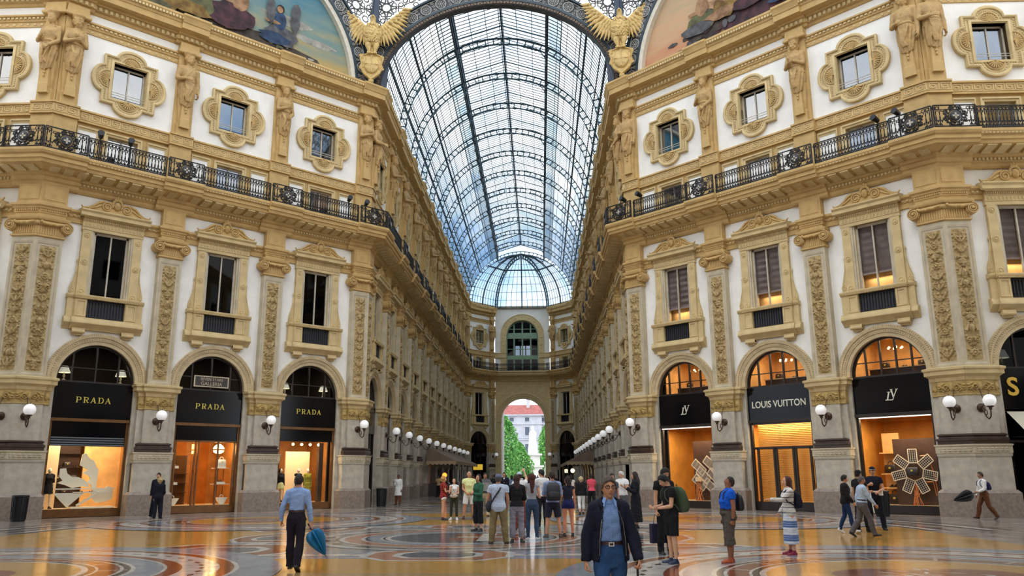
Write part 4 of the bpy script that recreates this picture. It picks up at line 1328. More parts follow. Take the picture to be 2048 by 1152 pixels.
F = W_RD.F @ T(W_RD.L / 2, 0, 0)
r = empty('fresco', F); inst(fresco(R, SKR, sp), 'painting', r)
tag(r, 'painted half-round lunette with peach sky and robed figures above the monogram shops', 'fresco')
# lace screens above the arches, up to the dome
def lace_mesh(L, ax, az, cz, wb, ztop=35.0):
    a = MB(); u = 1.35
    def ok(x, z):
        dx, dz = x / (ax + wb + 0.1), (z - cz) / (az + wb + 0.1)
        return dx * dx + dz * dz > 1.0 and abs(x) < L / 2 - 0.05 and z < ztop and z > cz + 1.2
    def tube_if(P, q):
        if all(ok(p[0], p[1]) for p in P): a.tube([(p[0], 0, p[1]) for p in P], q, 4)
    nx = int(L / u / 2) + 2
    for i in range(-nx, nx + 1):
        for k in range(0, int((ztop - cz) / u) + 1):
            cx, cz_ = i * u, cz + k * u
            C = lambda x, z, r_, m: [(x + r_ * math.cos(t), z + r_ * math.sin(t)) for t in np.linspace(0, 2 * PI, m + 1)]
            tube_if(C(cx, cz_, 0.30, 12), 0.05)
            for j in range(8):
                t = 2 * PI * (j + .5) / 8
                tube_if(C(cx + .5 * math.cos(t), cz_ + .5 * math.sin(t), 0.15, 8), 0.04)
            tube_if(C(cx + u / 2, cz_ + u / 2, 0.2, 9), 0.046)
            tube_if(C(cx + u / 2, cz_, 0.09, 6), 0.035); tube_if(C(cx, cz_ + u / 2, 0.09, 6), 0.035)
            for j in range(8):
                t = 2 * PI * j / 8; t2 = t + 2 * PI * 3 / 8
                tube_if([(cx + .66 * math.cos(t), cz_ + .66 * math.sin(t)), (cx + .66 * math.cos(t2), cz_ + .66 * math.sin(t2))], 0.036)
    return a
M_LACE2 = mat('lace_screen_iron', (92, 96, 98), 0.6)
tag(lace_mesh(15.0, 7.32, 5.75, 24.2, 0.86).build('trim_lace_screen', M_LACE2, None, FA), kind='structure')
LM = lace_mesh(17.4, 7.0, 6.95, 23.9, 0.86).mesh('lace_screen', M_LACE2)
for Wl in (W_LD, W_RD): tag(inst(LM, 'trim_lace_screen', None, Wl.F @ T(Wl.L / 2, 0.0, 0)), kind='structure')
# corner beams and dark corbels, eagles
M_BEAM = mat('corner_beam_blue_steel', (52, 66, 84), 0.5, 0.15, 2)
M_EAGLE = mat('gilded_eagle_stone', (206, 176, 112), 0.6, 0.22, 6, 0.2, 40)
def eagle_parts():
    out = []
    a = MB()
    # body: breast, neck, head, beak, legs
    C = []
    for z, rx, ry, yo in ((1.75, .1, .1, .1), (1.85, .26, .24, .1), (2.1, .4, .34, .12), (2.45, .48, .4, .14), (2.8, .44, .36, .12), (3.05, .28, .26, .1), (3.25, .17, .17, .12), (3.4, .15, .17, .16), (3.5, .15, .2, .2), (3.6, .12, .17, .2), (3.68, .04, .06, .18)):
        C.append([(rx * math.cos(2 * PI * j / 18), yo + ry * math.sin(2 * PI * j / 18), z) for j in range(18)])
    a.rings(C)
    a.tube([(0.0, .34, 3.52), (0.0, .46, 3.52), (0, .52, 3.44)], [.07, .05, .01], 8)
    R = random.Random(2)
    for k in range(130):
        z = R.uniform(1.95, 3.1); t = R.uniform(0.15, PI - .15); f = 1 - abs(z - 2.45) / 1.1
        x, y = (.28 + .2 * f) * math.cos(t), .12 + (.24 + .17 * f) * math.sin(t)
        a.ball((x, y, z), (0.05, 0.035, 0.075), 6, 4)
    for s in (-1, 1):
        a.tube([(s * .2, .14, 2.1), (s * .22, .22, 1.8), (s * .17, .18, 1.5), (s * .15, .2, 1.32)], [.2, .19, .1, .07], 10)
        for j in (-1, 0, 1): a.tube([(s * .15, .2, 1.33), (s * .15 + j * .09, .34, 1.3), (s * .15 + j * .11, .38, 1.22)], [.05, .045, .02], 6)
    a.tube([(0, 0.0, 2.0), (0, -.05, 1.6), (0, -.02, 1.3)], [.2, .22, .14], 8)
    out.append(('body', a, M_EAGLE, 60))
    for s in (-1, 1):
        a = MB()
        sh = np.array((s * .34, -.02, 2.85))
        tip = np.array((s * 1.62, .1, 4.15))
        el = np.array((s * .72, .05, 3.2))
        a.tube([sh, el, el + (tip - el) * .5, tip], [.17, .15, .09, .03], 8)
        n = 15
        for row, (ln, w0, yy, m) in enumerate(((1.1, .125, -.02, n), (.66, .12, .05, 12), (.38, .11, .1, 10))):
            for i in range(m):
                f = i / (m - 1)
                b = sh + (el - sh) * min(1, f * 2.2) if f < .45 else el + (tip - el) * (f - .45) / .55
                ang = -PI / 2 + (-.05 + 1.95 * f)     # from straight down near the body to outward at the tip
                d = np.array((s * math.cos(ang), 0, math.sin(ang)))
                l = ln * (0.62 + 0.45 * math.sin(PI * min(1, f * 1.1 + .12)))
                if row == 0 and f > .85: l *= .9
                e = b + d * l
                a.tube([b + (0, yy, 0), b + d * l * .5 + (0, yy + .03, 0), e + (0, yy, 0)], [w0 * .7, w0, .02], 6)
        out.append(('wing', a, M_EAGLE, 60))
    a = MB()
    # cartouche shield with cross
    O = [(0, -.25), (.42, .12), (.6, .5), (.52, .72), (.62, 1.0), (.5, 1.18), (.22, 1.28), (0, 1.36), (-.22, 1.28), (-.5, 1.18), (-.62, 1.0), (-.52, .72), (-.6, .5), (-.42, .12)]
    a.prism([(x, z) for x, z in O], -.1, .14)
    a.tube([(x, .14, z) for x, z in O], .06, 6, closed=True)
    for s in (-1, 1):
        a.tube([(px, .14, pz) for px, pz in spiral(s * .55, 1.12, .14, 1.4, 0, s, 14)], .04, 5)
        a.tube([(px, .14, pz) for px, pz in spiral(s * .55, .45, .12, 1.3, PI, -s, 14)], .04, 5)
    E = [(0.4 * math.cos(t), .62 + .5 * math.sin(t)) for t in np.linspace(0, 2 * PI, 25)[:-1]]
    a.rings([[(x * f, y, .62 + (z - .62) * f) for x, z in E] for f, y in ((1.05, .1), (1.0, .24), (.9, .27), (.5, .31), (.05, .32))])
    a.bar((0, .33, .14), (0, .33, 1.1), .05, .04); a.bar((-.38, .3, .62), (.38, .3, .62), .05, .04)
    a.ball((0, .05, -.3), .16, 8, 6)
    out.append(('shield', a, M_EAGLE, 60))
    return [(nm, m_.mesh(nm, mt, sm)) for nm, m_, mt, sm in out]
EP = eagle_parts()
for s, wd in ((-1, 'left'), (1, 'right')):
    fx, fy = s * -.20, -.98
    M4 = frame(s * (A0 + 0.12), B0 - 1.02, fx, fy) @ T(0, 0, 24.62) @ S3(1.06)
    r = empty('eagle_sculpture', M4)
    for i, (n, me) in enumerate(EP): inst(me, n, r)
    tag(r, 'stone eagle with raised wings above a cross shield, %s corner' % ('gold-lettered front' if s < 0 else 'monogram front'), 'sculpture', 'corner eagles')
    a = MB(); M5 = frame(s * (A0 + 0.35), B0 + 0.05, s * -.38, -.92)
    a.prism([(-0.9, 24.2), (0.9, 24.2), (1.0, 26.0), (0.3, 26.2), (-0.3, 26.2), (-1.0, 26.0)], -0.4, 0.25)
    a.bar((0, 0.15, 26.0), (0, 1.5, 36), 0.42, 0.5); a.bar((0, 0.32, 26.0), (0, 1.67, 36), 0.28, 0.4)
    tag(a.build('trim_corner_beam', M_BEAM, None, M5), kind='structure')
# ------------------------------------------------------------------ far end wall with exit arch and green arched window
EL = W_EN.L; ec = EL / 2
M_GREEN = mat('pale_green_window_frame', (128, 158, 132), 0.5, 0.1, 3)
def end_wall():
    a = MB(); y = -0.35; yb = -1.6
    RA2, Z2 = 2.95, 8.9
    def rect(xa, xb, za, zb, m=0): a.add([(xa, y, za), (xb, y, za), (xb, y, zb), (xa, y, zb)], [(0, 3, 2, 1)], m)
    def arched(r, zs, z0, zt, m, mj):
        rect(0, ec - r, z0, zs, mj); rect(ec + r, EL, z0, zs, mj)
        n = 24; P = arc(ec, zs, r, PI, 0, n)
        for i in range(n):
            xa, xb = EL * i / n, EL * (i + 1) / n
            a.add([(P[i][0], y, P[i][1]), (P[i + 1][0], y, P[i + 1][1]), (xb, y, zt), (xa, y, zt)], [(3, 2, 1, 0)], m)
        a.add([(0, y, zs), (P[0][0], y, P[0][1]), (0, y, zt), (P[-1][0], y, P[-1][1]), (EL, y, zs), (EL, y, zt)], [(0, 1, 2), (3, 4, 5)], m)
        Q = [(ec - r, z0)] + P + [(ec + r, z0)]; k = len(Q)
        a.add([(px, y, pz) for px, pz in Q] + [(px, yb, pz) for px, pz in Q], [(i, i + 1, i + 1 + k, i + k) for i in range(k - 1)], 2)
    arched(RA2, Z2, 0, 14.0, 2, 1)
    rect(0, EL, 14.0, 15.4, 2)
    arched(2.2, 20.45, 15.4, 24.3, 0, 0)
    return a
tag(end_wall().build('wall_end', [M_PLASTER, M_PIER, M_OCHRE2], None, W_EN.F), kind='structure')
a = MB(); y = -0.35
for (r, zs, pr) in ((2.95, 8.9, [(2.9, y - .1), (2.9, y + .1), (3.2, y + .12), (3.22, y + .18), (3.5, y + .2), (3.52, y + .26), (3.66, y + .24), (3.66, y - .05)]),
                    (2.2, 20.45, [(2.15, y - .1), (2.15, y + .06), (2.3, y + .1), (2.9, y + .1), (2.92, y + .16), (3.0, y + .16), (3.0, y - .05)])):
    n = 36
    a.rings([[(ec - q * math.cos(PI * i / n), yy, zs + q * math.sin(PI * i / n)) for q, yy in pr] for i in range(n + 1)])
for s in (-1, 1):
    xa, xb = sorted((ec + s * 2.2, ec + s * 3.0)); a.box(xa, xb, y, y + .1, 17.6, 20.45)
    xa, xb = sorted((ec + s * 2.95, ec + s * 3.66)); a.box(xa, xb, y, y + .16, 0, 8.6); a.box(xa - .06, xb + .06, y, y + .26, 8.6, 8.95); a.box(xa - .04, xb + .04, y, y + .22, 7.7, 7.85)
for z in (18.2, 19.2, 20.2):
    for s in (-1, 1): a.lathe([(.16, 0), (.13, .05), (0, .06)], (ec + s * 2.6, y + .1, z), 10, axis='y')
for i in range(9):
    t = PI * (i + .5) / 9; a.lathe([(.14, 0), (.12, .05), (0, .06)], (ec + 2.6 * math.cos(t), y + .1, 20.45 + 2.6 * math.sin(t)), 10, axis='y')
extrude(a, BALC, 0, EL, k2_, k2_)
extrude(a, [(-.4, 17.3), (-.22, 17.32), (-.18, 17.4), (-.18, 17.9), (-.12, 18.0), (-.4, 18.1)], 0, EL - (ec + 3.0) + .7, k2_, 0)
extrude(a, [(-.4, 17.3), (-.22, 17.32), (-.18, 17.4), (-.18, 17.9), (-.12, 18.0), (-.4, 18.1)], ec + 2.2, EL, 0, k2_)
for s in (-1, 1):
    xa, xb = sorted((ec + s * 2.2, ec + s * 3.0)); a.box(xa, xb, y, y + .06, 15.4, 17.3)
tag(a.build('trim_end_arches', M_OCHRE2, None, W_EN.F), kind='structure')
a = MB(); extrude(a, [(-.6, 24.2), (-.2, 24.2), (-.15, 24.3), (-.05, 24.4), (-.05, 24.56), (-.6, 24.6)], 0, EL, 0, 0)
tag(a.build('trim_end_kerb', M_PILAS, None, W_EN.F), kind='structure')
# green arched window
r = tag(empty('window_%d' % (NWIN[0] + 1), W_EN.F), kind='structure'); NWIN[0] += 1
a = MB(); yy = -0.9
for x in (-1.15, 0, 1.15): a.box(ec + x - .1, ec + x + .1, yy - .08, yy + .08, 15.4, 22.5 if x == 0 else 22.2)
for z0, z1 in ((17.2, 17.75), (20.1, 20.9), (18.6, 18.68), (21.4, 21.48)): a.box(ec - 2.2, ec + 2.2, yy - .08, yy + .1, z0, z1)
a.rings([[(ec - q * math.cos(PI * i / 24), v, 20.45 + q * math.sin(PI * i / 24)) for q, v in ((2.02, yy - .08), (2.02, yy + .08), (2.22, yy + .08), (2.22, yy - .08))] for i in range(25)])
for s in (-1, 1): a.box(*sorted((ec + s * 2.06, ec + s * 2.22)), yy - .08, yy + .08, 15.4, 20.45)
a.build('window_frame', M_GREEN, r)
a = MB(); P = arc(ec, 20.45, 2.2, 0, PI, 20); V = [(ec + 2.2, yy, 15.4)] + [(x, yy, z) for x, z in P] + [(ec - 2.2, yy, 15.4)]
a.add(V, [tuple(range(len(V)))]); a.build('pane', M_DARKGL, r)
a = MB(); a.box(0, EL, -4.1, -4.0, 15, 17.9); a.box(0, EL, -4.1, -4.0, 19.6, 24)
for xa, xb in ((0, ec - 1.05), (ec - .45, ec - .3), (ec + .3, ec + .48), (ec + 1.08, EL)): a.box(xa, xb, -4.1, -4.0, 17.9, 19.6)
a.box(0, .1, -4, -1.6, 15, 24); a.box(EL - .1, EL, -4, -1.6, 15, 24); a.box(0, EL, -4, -.4, 14.8, 15.0); a.box(0, EL, -4, -.4, 23.9, 24.1)
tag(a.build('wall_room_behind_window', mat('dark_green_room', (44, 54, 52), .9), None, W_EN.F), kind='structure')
# passage sides beyond the exit arch
a = MB()
for s in (-1, 1): a.box(*sorted((ec + s * 2.96, ec + s * 3.6)), -9, -1.5, 0, 14)
a.box(0, EL, -9, -1.5, 12.6, 14.6)
tag(a.build('wall_exit_passage', M_PIER, None, W_EN.F), kind='structure')
rr = rail_meshes(EL + .1, False)
r = empty('balcony_railing', W_EN.F @ T(-.05 + .0, .84, 15.44))
for n, me in rr: inst(me, n, r)
r.scale = (0.9, 1, 1); r.location = (W_EN.F @ Vector((.4, .84, 15.44)))
tag(r, 'distant black iron railing in front of the green arched window', 'railing', 'wrought iron balcony railings')

# ------------------------------------------------------------------ the square outside
a = MB(); a.box(-60, 60, 84.9, 260, -.3, -.02)
tag(a.build('ground_piazza', mat('piazza_paving', (170, 166, 160), .7, .15, 1)), kind='structure')
def leafy(cx, cy, h, rad, seed, label):
    R = random.Random(seed); r = empty('tree', T(cx, cy, 0))
    t = MB(); t.tube([(0, 0, 0), (.1, 0, h * .3), (0, .1, h * .6)], [.25, .2, .12], 8)
    for k in range(7):
        q = R.uniform(0, 6.28); t.tube([(0, 0, h * R.uniform(.25, .45)), (math.cos(q) * rad * .6, math.sin(q) * rad * .6, h * R.uniform(.5, .8))], [.1, .04], 5)
    t.build('trunk', mat('tree_bark', (84, 70, 56), .9), r)
    V = []; F = []; M_ = []
    for k in range(5200):
        u = R.uniform(0, 1); z = h * (.16 + .84 * u); rr_ = rad * math.sin(PI * min(1, (.22 + .78 * u)) ) ** .6 * (1.0 - .25 * u) * (R.uniform(.35, 1.0) ** .5)
        q = R.uniform(0, 6.28); rr_ *= 1 + .22 * math.sin(3 * q + z * 1.3 + seed) + .16 * math.sin(7 * q + 2.1 * z); c = np.array((rr_ * math.cos(q), rr_ * math.sin(q), z))
        s = R.uniform(.12, .26); d1 = np.array([R.gauss(0, 1) for _ in range(3)]); d1 /= np.linalg.norm(d1)
        d2 = np.cross(d1, [R.gauss(0, 1) for _ in range(3)]); d2 /= np.linalg.norm(d2) + 1e-9
        n_ = len(V); V += [c - d1 * s, c + d2 * s * .6, c + d1 * s, c - d2 * s * .6]; F.append((n_, n_ + 1, n_ + 2, n_ + 3)); M_.append(R.randrange(2))
    b = MB(); b.add(V, F); b.M = M_
    b.build('foliage', [mat('leaf_green', (88, 158, 74), .6), mat('leaf_light_green', (140, 196, 104), .6)], r)
    tag(r, label, 'tree'); return r
leafy(-3.9, 109.5, 11.2, 2.6, 3, 'bright green tree seen through the exit arch, left of the monument')
leafy(-1.9, 116, 7.2, 2.3, 4, 'lower spreading green tree between the monument and the taller tree')
leafy(2.7, 133, 11.0, 1.5, 6, 'narrow green tree seen through the exit arch, right of the monument')
M_MARB = mat('white_marble_monument', (232, 230, 224), .6, .08, 2)
r = empty('monument', T(.4, 126, 0)); a = MB()
for (h0, h1, w_) in ((0, .8, 3.2), (.8, 1.5, 2.5), (1.5, 3.1, 1.7), (3.1, 3.4, 2.0), (3.4, 5.2, 1.3), (5.2, 5.5, 1.7)): a.box(-w_, w_, -w_, w_, h0, h1)
a.build('pedestal', M_MARB, r)
a = MB(); a.rings([[(rx * math.cos(2 * PI * j / 14), rx * .8 * math.sin(2 * PI * j / 14), z) for j in range(14)] for z, rx in ((5.5, .85), (6.2, .9), (7.4, .72), (8.6, .62), (9.2, .7), (9.55, .45), (9.7, .2), (9.9, .27), (10.15, .3), (10.45, .2), (10.55, .05))])
a.build('cloaked_figure', M_MARB, r, smooth=60)
tag(r, 'white marble monument with a cloaked standing figure outside the exit arch', 'monument')
for i, (x, yy) in enumerate(((-2.9, 121.3), (2.9, 121.5))):
    a = MB(); a.box(-.5, .5, -.5, .5, 0, 1.9)
    a.rings([[(rx * math.cos(2 * PI * j / 12), rx * .8 * math.sin(2 * PI * j / 12), z) for j in range(12)] for z, rx in ((1.9, .38), (2.6, .42), (3.3, .3), (3.8, .42), (4.05, .2), (4.15, .1), (4.3, .16), (4.5, .14), (4.6, .03))])
    tag(a.build('statue', M_MARB, None, T(x, yy, 0)), 'small white standing statue %s of the marble monument' % ('on the left side', 'on the right side')[i], 'statue')
r = empty('building', T(0, 165, 0))
a = MB(); a.box(-26, 2, 0, 12, 0, 15.4); a.box(2, 30, 1.5, 12, 0, 15.4)
for z, o in ((5.2, .25), (9.6, .3), (10.0, .15), (13.2, .25), (15.2, .6)): a.box(-26 - o, 2 + o, -o, 12, z, z + .28); a.box(2, 30 + o, 1.5 - o, 12, z, z + .28)
for x in np.arange(-24, 28, 1.8): a.box(x - .12, x + .12, -.12 if x < 2 else 1.4, .1 if x < 2 else 1.6, 10.2, 13.2)
a.build('wall', mat('pale_grey_facade', (196, 198, 206), .8, .1, 1), r)
a = MB()
for (x0, x1, y0) in ((-26.6, 2.5, -.6), (2, 30.6, .9)):
    a.add([(x0, y0, 15.5), (x1, y0, 15.5), (x1, 6, 18.2), (x0, 6, 18.2), (x0, 12.6, 15.5), (x1, 12.6, 15.5)], [(0, 1, 2, 3), (3, 2, 5, 4), (0, 3, 4), (1, 5, 2)])
a.build('roof', mat('red_roof_tiles', (170, 96, 88), .8, .3, 1.5), r)
for x in (-7, -1.2, 7.5):
    a = MB(); a.box(x - .4, x + .4, 4, 5, 17, 19.3); a.box(x - .5, x + .5, 3.9, 5.1, 19.3, 19.5); a.build('chimney', mat('pale_grey_facade', (226, 226, 228)), r)
a = MB(); a.tube([(1.5, 5, 17), (1.5, 5, 23)], .06, 5); a.bar((1, 5, 21.5), (2, 5, 21.5), .05); a.build('antenna', M_IRON, r)
for z0, z1 in ((2.2, 4.4), (6.6, 8.7), (10.7, 12.6), (13.9, 14.8)):
    for x in np.arange(-23, 29, 3.6):
        yw = 0 if x < 2 else 1.5
        b = MB(); b.box(x - .75, x + .75, yw - .08, yw + .05, z0 - .15, z0); b.box(x - .75, x + .75, yw - .08, yw + .02, z1, z1 + .15); b.box(x - .7, x - .5, yw - .06, yw + .02, z0, z1); b.box(x + .5, x + .7, yw - .06, yw + .02, z0, z1)
        f = b.build('window_trim', mat('pale_grey_facade', (226, 226, 228)), r)
        b = MB(); b.box(x - .5, x + .5, yw - .02, yw + .04, z0, z1); b.build('pane', mat('far_window_dark', (90, 100, 116), .3), f)
tag(r, 'pale grey palazzo with red tiled roof across the square beyond the exit arch', 'building')
# ------------------------------------------------------------------ inlaid marble floor, one mesh
def fmat(name, rgb, rgb2, scale=4.0, rough=0.13):
    m = mat(name, rgb, rough, 0.2, scale, rgb2=rgb2, spec=0.62)
    n = m.node_tree; b = n.nodes['Principled BSDF']
    t = n.nodes.new('ShaderNodeTexCoord'); a = n.nodes.new('ShaderNodeTexNoise'); a.inputs['Scale'].default_value = 0.8; a.inputs['Detail'].default_value = 4
    r = n.nodes.new('ShaderNodeMapRange'); r.inputs['To Min'].default_value = 0.06; r.inputs['To Max'].default_value = 0.24
    bp = n.nodes.new('ShaderNodeBump'); bp.inputs['Strength'].default_value = 0.12; bp.inputs['Distance'].default_value = 0.01
    a3 = n.nodes.new('ShaderNodeTexNoise'); a3.inputs['Scale'].default_value = 2.2; a3.inputs['Detail'].default_value = 2
    n.links.new(t.outputs['Object'], a.inputs['Vector']); n.links.new(a.outputs['Fac'], r.inputs['Value']); n.links.new(r.outputs['Result'], b.inputs['Roughness'])
    n.links.new(t.outputs['Object'], a3.inputs['Vector']); n.links.new(a3.outputs['Fac'], bp.inputs['Height']); n.links.new(bp.outputs['Normal'], b.inputs['Normal'])
    return m
FM = [fmat('floor_grey_marble', (150, 142, 134), (112, 104, 100), 1.6), fmat('floor_golden_terrazzo', (184, 142, 70), (160, 118, 54), 14), fmat('floor_white_marble', (196, 192, 182), (168, 164, 158), 3),
      fmat('floor_black_marble', (34, 32, 34), (20, 19, 20), 4), fmat('floor_red_brown_marble', (128, 70, 46), (96, 52, 36), 5), fmat('floor_blue_grey_marble', (136, 146, 156), (108, 118, 130), 2.5), fmat('floor_dark_blue_terrazzo', (84, 92, 104), (58, 64, 74), 12),
      fmat('floor_rose_marble', (166, 116, 92), (140, 92, 72), 4)]
GREY, GOLD, WHITE, BLACK, BROWN, BLUE, DBLUE, ROSE = range(8)
fl = MB(); fz = [0.0]
def lay(): fz[0] += 0.00012; return fz[0]
def fpoly(P, m, z=None):
    z = lay() if z is None else z
    fl.add([(x, y, z) for x, y in P], [tuple(range(len(P)))], m)
def frect(x0, x1, y0, y1, m, z=None): fpoly([(x0, y0), (x1, y0), (x1, y1), (x0, y1)], m, z)
def fring(cx, cy, r0, r1, m, n=72, a0=0, a1=2 * PI, z=None):
    z = lay() if z is None else z
    V = []
    for i in range(n + 1):
        t = a0 + (a1 - a0) * i / n
        V += [(cx + r0 * math.cos(t), cy + r0 * math.sin(t), z), (cx + r1 * math.cos(t), cy + r1 * math.sin(t), z)]
    fl.add(V, [(2 * i, 2 * i + 1, 2 * i + 3, 2 * i + 2) for i in range(n)], m)
def fdisc(cx, cy, r, m, n=48, z=None, a0=0): fpoly([(cx + r * math.cos(a0 + 2 * PI * i / n), cy + r * math.sin(a0 + 2 * PI * i / n)) for i in range(n)], m, z)
fl.add([(-34, -34, 0), (34, -34, 0), (34, 19.1, 0), (-34, 19.1, 0), (-9.5, 19.1, 0), (9.5, 19.1, 0), (9.5, 90, 0), (-9.5, 90, 0)], [(0, 1, 2, 3), (4, 5, 6, 7)], GREY)
CX, CY = 0.25, -2.2
z = lay()
frect(-13.5, 14, -10.55, -7.95, GOLD, z); frect(-13.5, 14, -17.5, -10.7, GOLD, z)
frect(-13.2, CX - 5.8, -7.3, 3.0, GOLD, z); frect(CX + 5.8, 13.7, -7.3, 3.0, GOLD, z); frect(-12, 12.5, 3.6, 7.0, GOLD, z)
frect(-10, 10, 8.2, 13.5, BLUE, z); frect(-8, 8, 8.8, 12.6, GOLD, lay())
z = lay()
for sy, (ya, yb) in ((-1, (-7.9, -6.25)), (1, (1.85, 3.5))):
    frect(-13.5, 14, ya, yb, BLUE, z)
for sx_ in (-1, 1): frect(*sorted((CX + sx_ * 4.2, CX + sx_ * 5.8)), -6.25, 1.85, BLUE, z)
z = lay(); z2 = lay(); z3 = lay()
def belt(p, q, w_, mcol):
    p, q = np.array(p, float), np.array(q, float); d = (q - p) / np.linalg.norm(q - p); n_ = np.array((-d[1], d[0]))
    for o, ww, mm, zz in ((0, w_, WHITE, z), (w_ / 2 + .06, .07, BLACK, z2), (-w_ / 2 - .06, .07, BLACK, z2)):
        a_, b_ = p + n_ * (o - ww / 2), p + n_ * (o + ww / 2); fpoly([tuple(a_), tuple(a_ + (q - p)), tuple(b_ + (q - p)), tuple(b_)], mm, zz)
    L = np.linalg.norm(q - p); k = int(L / .75)
    for i in range(k):
        c = p + d * L * (i + .5) / k
        fpoly([tuple(c - d * .16), tuple(c - n_ * .07), tuple(c + d * .16), tuple(c + n_ * .07)], mcol, z3)
for yy in (-7.08, 2.65):
    belt((-13.5, yy), (CX - 1.5, yy), .5, BLACK); belt((CX + 1.5, yy), (14, yy), .5, BLACK)
for s in (-1, 1): belt((CX + s * 5.0, -6.4), (CX + s * 5.0, 2.0), .5, BLACK)
# plates at the middle of each side: stretched octagons
def octo(cx, cy, a, b, m, zz): fpoly([(cx - a, cy - b * .4), (cx - a * .62, cy - b), (cx + a * .62, cy - b), (cx + a, cy - b * .4), (cx + a, cy + b * .4), (cx + a * .62, cy + b), (cx - a * .62, cy + b), (cx - a, cy + b * .4)], m, zz)
for (cx, cy, w_, h_) in ((CX, -7.1, 1.45, 1.15), (CX, 2.65, 1.45, 1.15), (CX - 5, CY, 1.1, 1.4), (CX + 5, CY, 1.1, 1.4), (-5.0, -6.0, 1.7, 1.5), (5.6, -6.0, 1.7, 1.5), (-5, 1.8, 1.7, 1.5), (5.6, 1.8, 1.7, 1.5)):
    for f, m in ((1.12, WHITE), (1.0, ROSE if cx == CX else BROWN), (.66, WHITE), (.54, DBLUE)): octo(cx, cy, w_ * f, h_ * f, m, lay())
# central medallion
for r, m in ((4.1, BLUE), (3.95, WHITE), (3.8, GREY), (3.35, BLACK), (3.28, WHITE), (3.15, ROSE), (2.7, WHITE), (2.6, BLACK), (2.54, BLUE), (2.2, WHITE), (2.12, BLACK), (2.06, WHITE), (1.92, DBLUE)): fdisc(CX, CY, r, m, z=lay())
z = lay(); frect(CX - .12, CX + 1.9 - .2, CY - .12 + .1, CY + .12 + .1, WHITE, z); frect(CX - .25, CX + 1.7, CY - 1.2, CY - .1, BROWN, z); frect(CX - .25, CX + 1.7, CY + .3, CY + 1.3, BROWN, z); frect(CX + .5, CX + .9, CY - 1.3, CY + 1.5, WHITE, lay())
for i in range(20):
    t = 2 * PI * i / 20; c = (CX + 3.58 * math.cos(t), CY + 3.58 * math.sin(t)); d = (math.cos(t), math.sin(t)); n_ = (-d[1], d[0])
    fpoly([(c[0] - n_[0] * .3, c[1] - n_[1] * .3), (c[0] - d[0] * .12, c[1] - d[1] * .12), (c[0] + n_[0] * .3, c[1] + n_[1] * .3), (c[0] + d[0] * .12, c[1] + d[1] * .12)], BLACK, z)
# four great wheels
for (cx, cy) in ((-8.3, -11.3), (8.9, -11.3), (-8.3, 6.9), (8.9, 6.9)):
    for r, m in ((6.2, BLUE), (5.42, WHITE), (5.34, BROWN), (5.08, WHITE), (5.0, WHITE), (4.48, WHITE), (4.42, BROWN), (4.16, WHITE), (4.1, BLUE), (3.62, WHITE), (3.54, BLACK), (3.42, WHITE), (3.36, BROWN), (3.0, WHITE), (2.95, BLACK), (2.83, WHITE), (2.72, GOLD)): fdisc(cx, cy, r, m, 96, lay())
    z = lay()
    for i in range(54):
        t = 2 * PI * i / 54; c = np.array((cx + 4.76 * math.cos(t), cy + 4.76 * math.sin(t))); d = np.array((math.cos(t), math.sin(t))); n_ = np.array((-d[1], d[0]))
        fpoly([tuple(c - n_ * .15), tuple(c - d * .06), tuple(c + n_ * .15), tuple(c + d * .06)], BLACK, z)
    for i in range(16):
        t = 2 * PI * i / 16; d = np.array((math.cos(t), math.sin(t))); n_ = np.array((-d[1], d[0])); c = np.array((cx, cy))
        fpoly([tuple(c + d * 2.95 - n_ * .03), tuple(c + d * 3.5 - n_ * .03), tuple(c + d * 3.5 + n_ * .03), tuple(c + d * 2.95 + n_ * .03)], WHITE, z)
    for i in range(3):
        t = 2 * PI * i / 3 + .5; fdisc(cx + .75 * math.cos(t), cy + .75 * math.sin(t), .95, BROWN, 28, lay())
    z = lay(); R = random.Random(3)
    for i in range(46):
        t = R.uniform(0, 6.28); q = R.uniform(.1, 1.3); c = np.array((cx + q * math.cos(t), cy + q * math.sin(t))); u = R.uniform(0, 3.14); d = np.array((math.cos(u), math.sin(u))) * .2; n_ = np.array((-d[1], d[0])) * .25
        fpoly([tuple(c - d), tuple(c - n_), tuple(c + d), tuple(c + n_)], WHITE, z)
# diagonal strips to the shop fronts and the arm
for s in (-1, 1):
    for (r0, r1, m) in ((13.6, 13.9, WHITE), (14.2, 14.3, BLACK), (15.2, 15.5, WHITE), (15.9, 16.0, BLACK)):
        z = lay()
        for a0 in (PI * .14,) : fring(CX, 0, r0, r1, m, 60, 0 if s > 0 else PI - PI * .42, PI * .42 if s > 0 else PI, z)
y = 14.6; i = 0
while y < 84:
    z = lay() if i < 40 else z
    frect(-6.2, 6.0, y, y + .18, WHITE, z); frect(-6.2, 6.0, y + .3, y + .36, BLACK, z); frect(-6.2, 6.0, y + 2.6, y + 2.8, BROWN if i % 2 else WHITE, z)
    for cx in (-4.2, 0, 4.2):
        z_ = z + .00003
        fpoly([(cx - 1.2, y + 1.45), (cx, y + .65), (cx + 1.2, y + 1.45), (cx, y + 2.3)], (BROWN, WHITE, BLUE, GOLD)[i % 4], z_); fpoly([(cx - .6, y + 1.45), (cx, y + 1.05), (cx + .6, y + 1.45), (cx, y + 1.85)], (WHITE, BLACK)[i % 2], z_ + .00003)
    y += 2.9; i += 1
z = lay()
for x in (-6.5, 6.3): frect(x, x + .1, 14.6, 84, WHITE, z)
tag(fl.build('floor', FM), kind='structure')
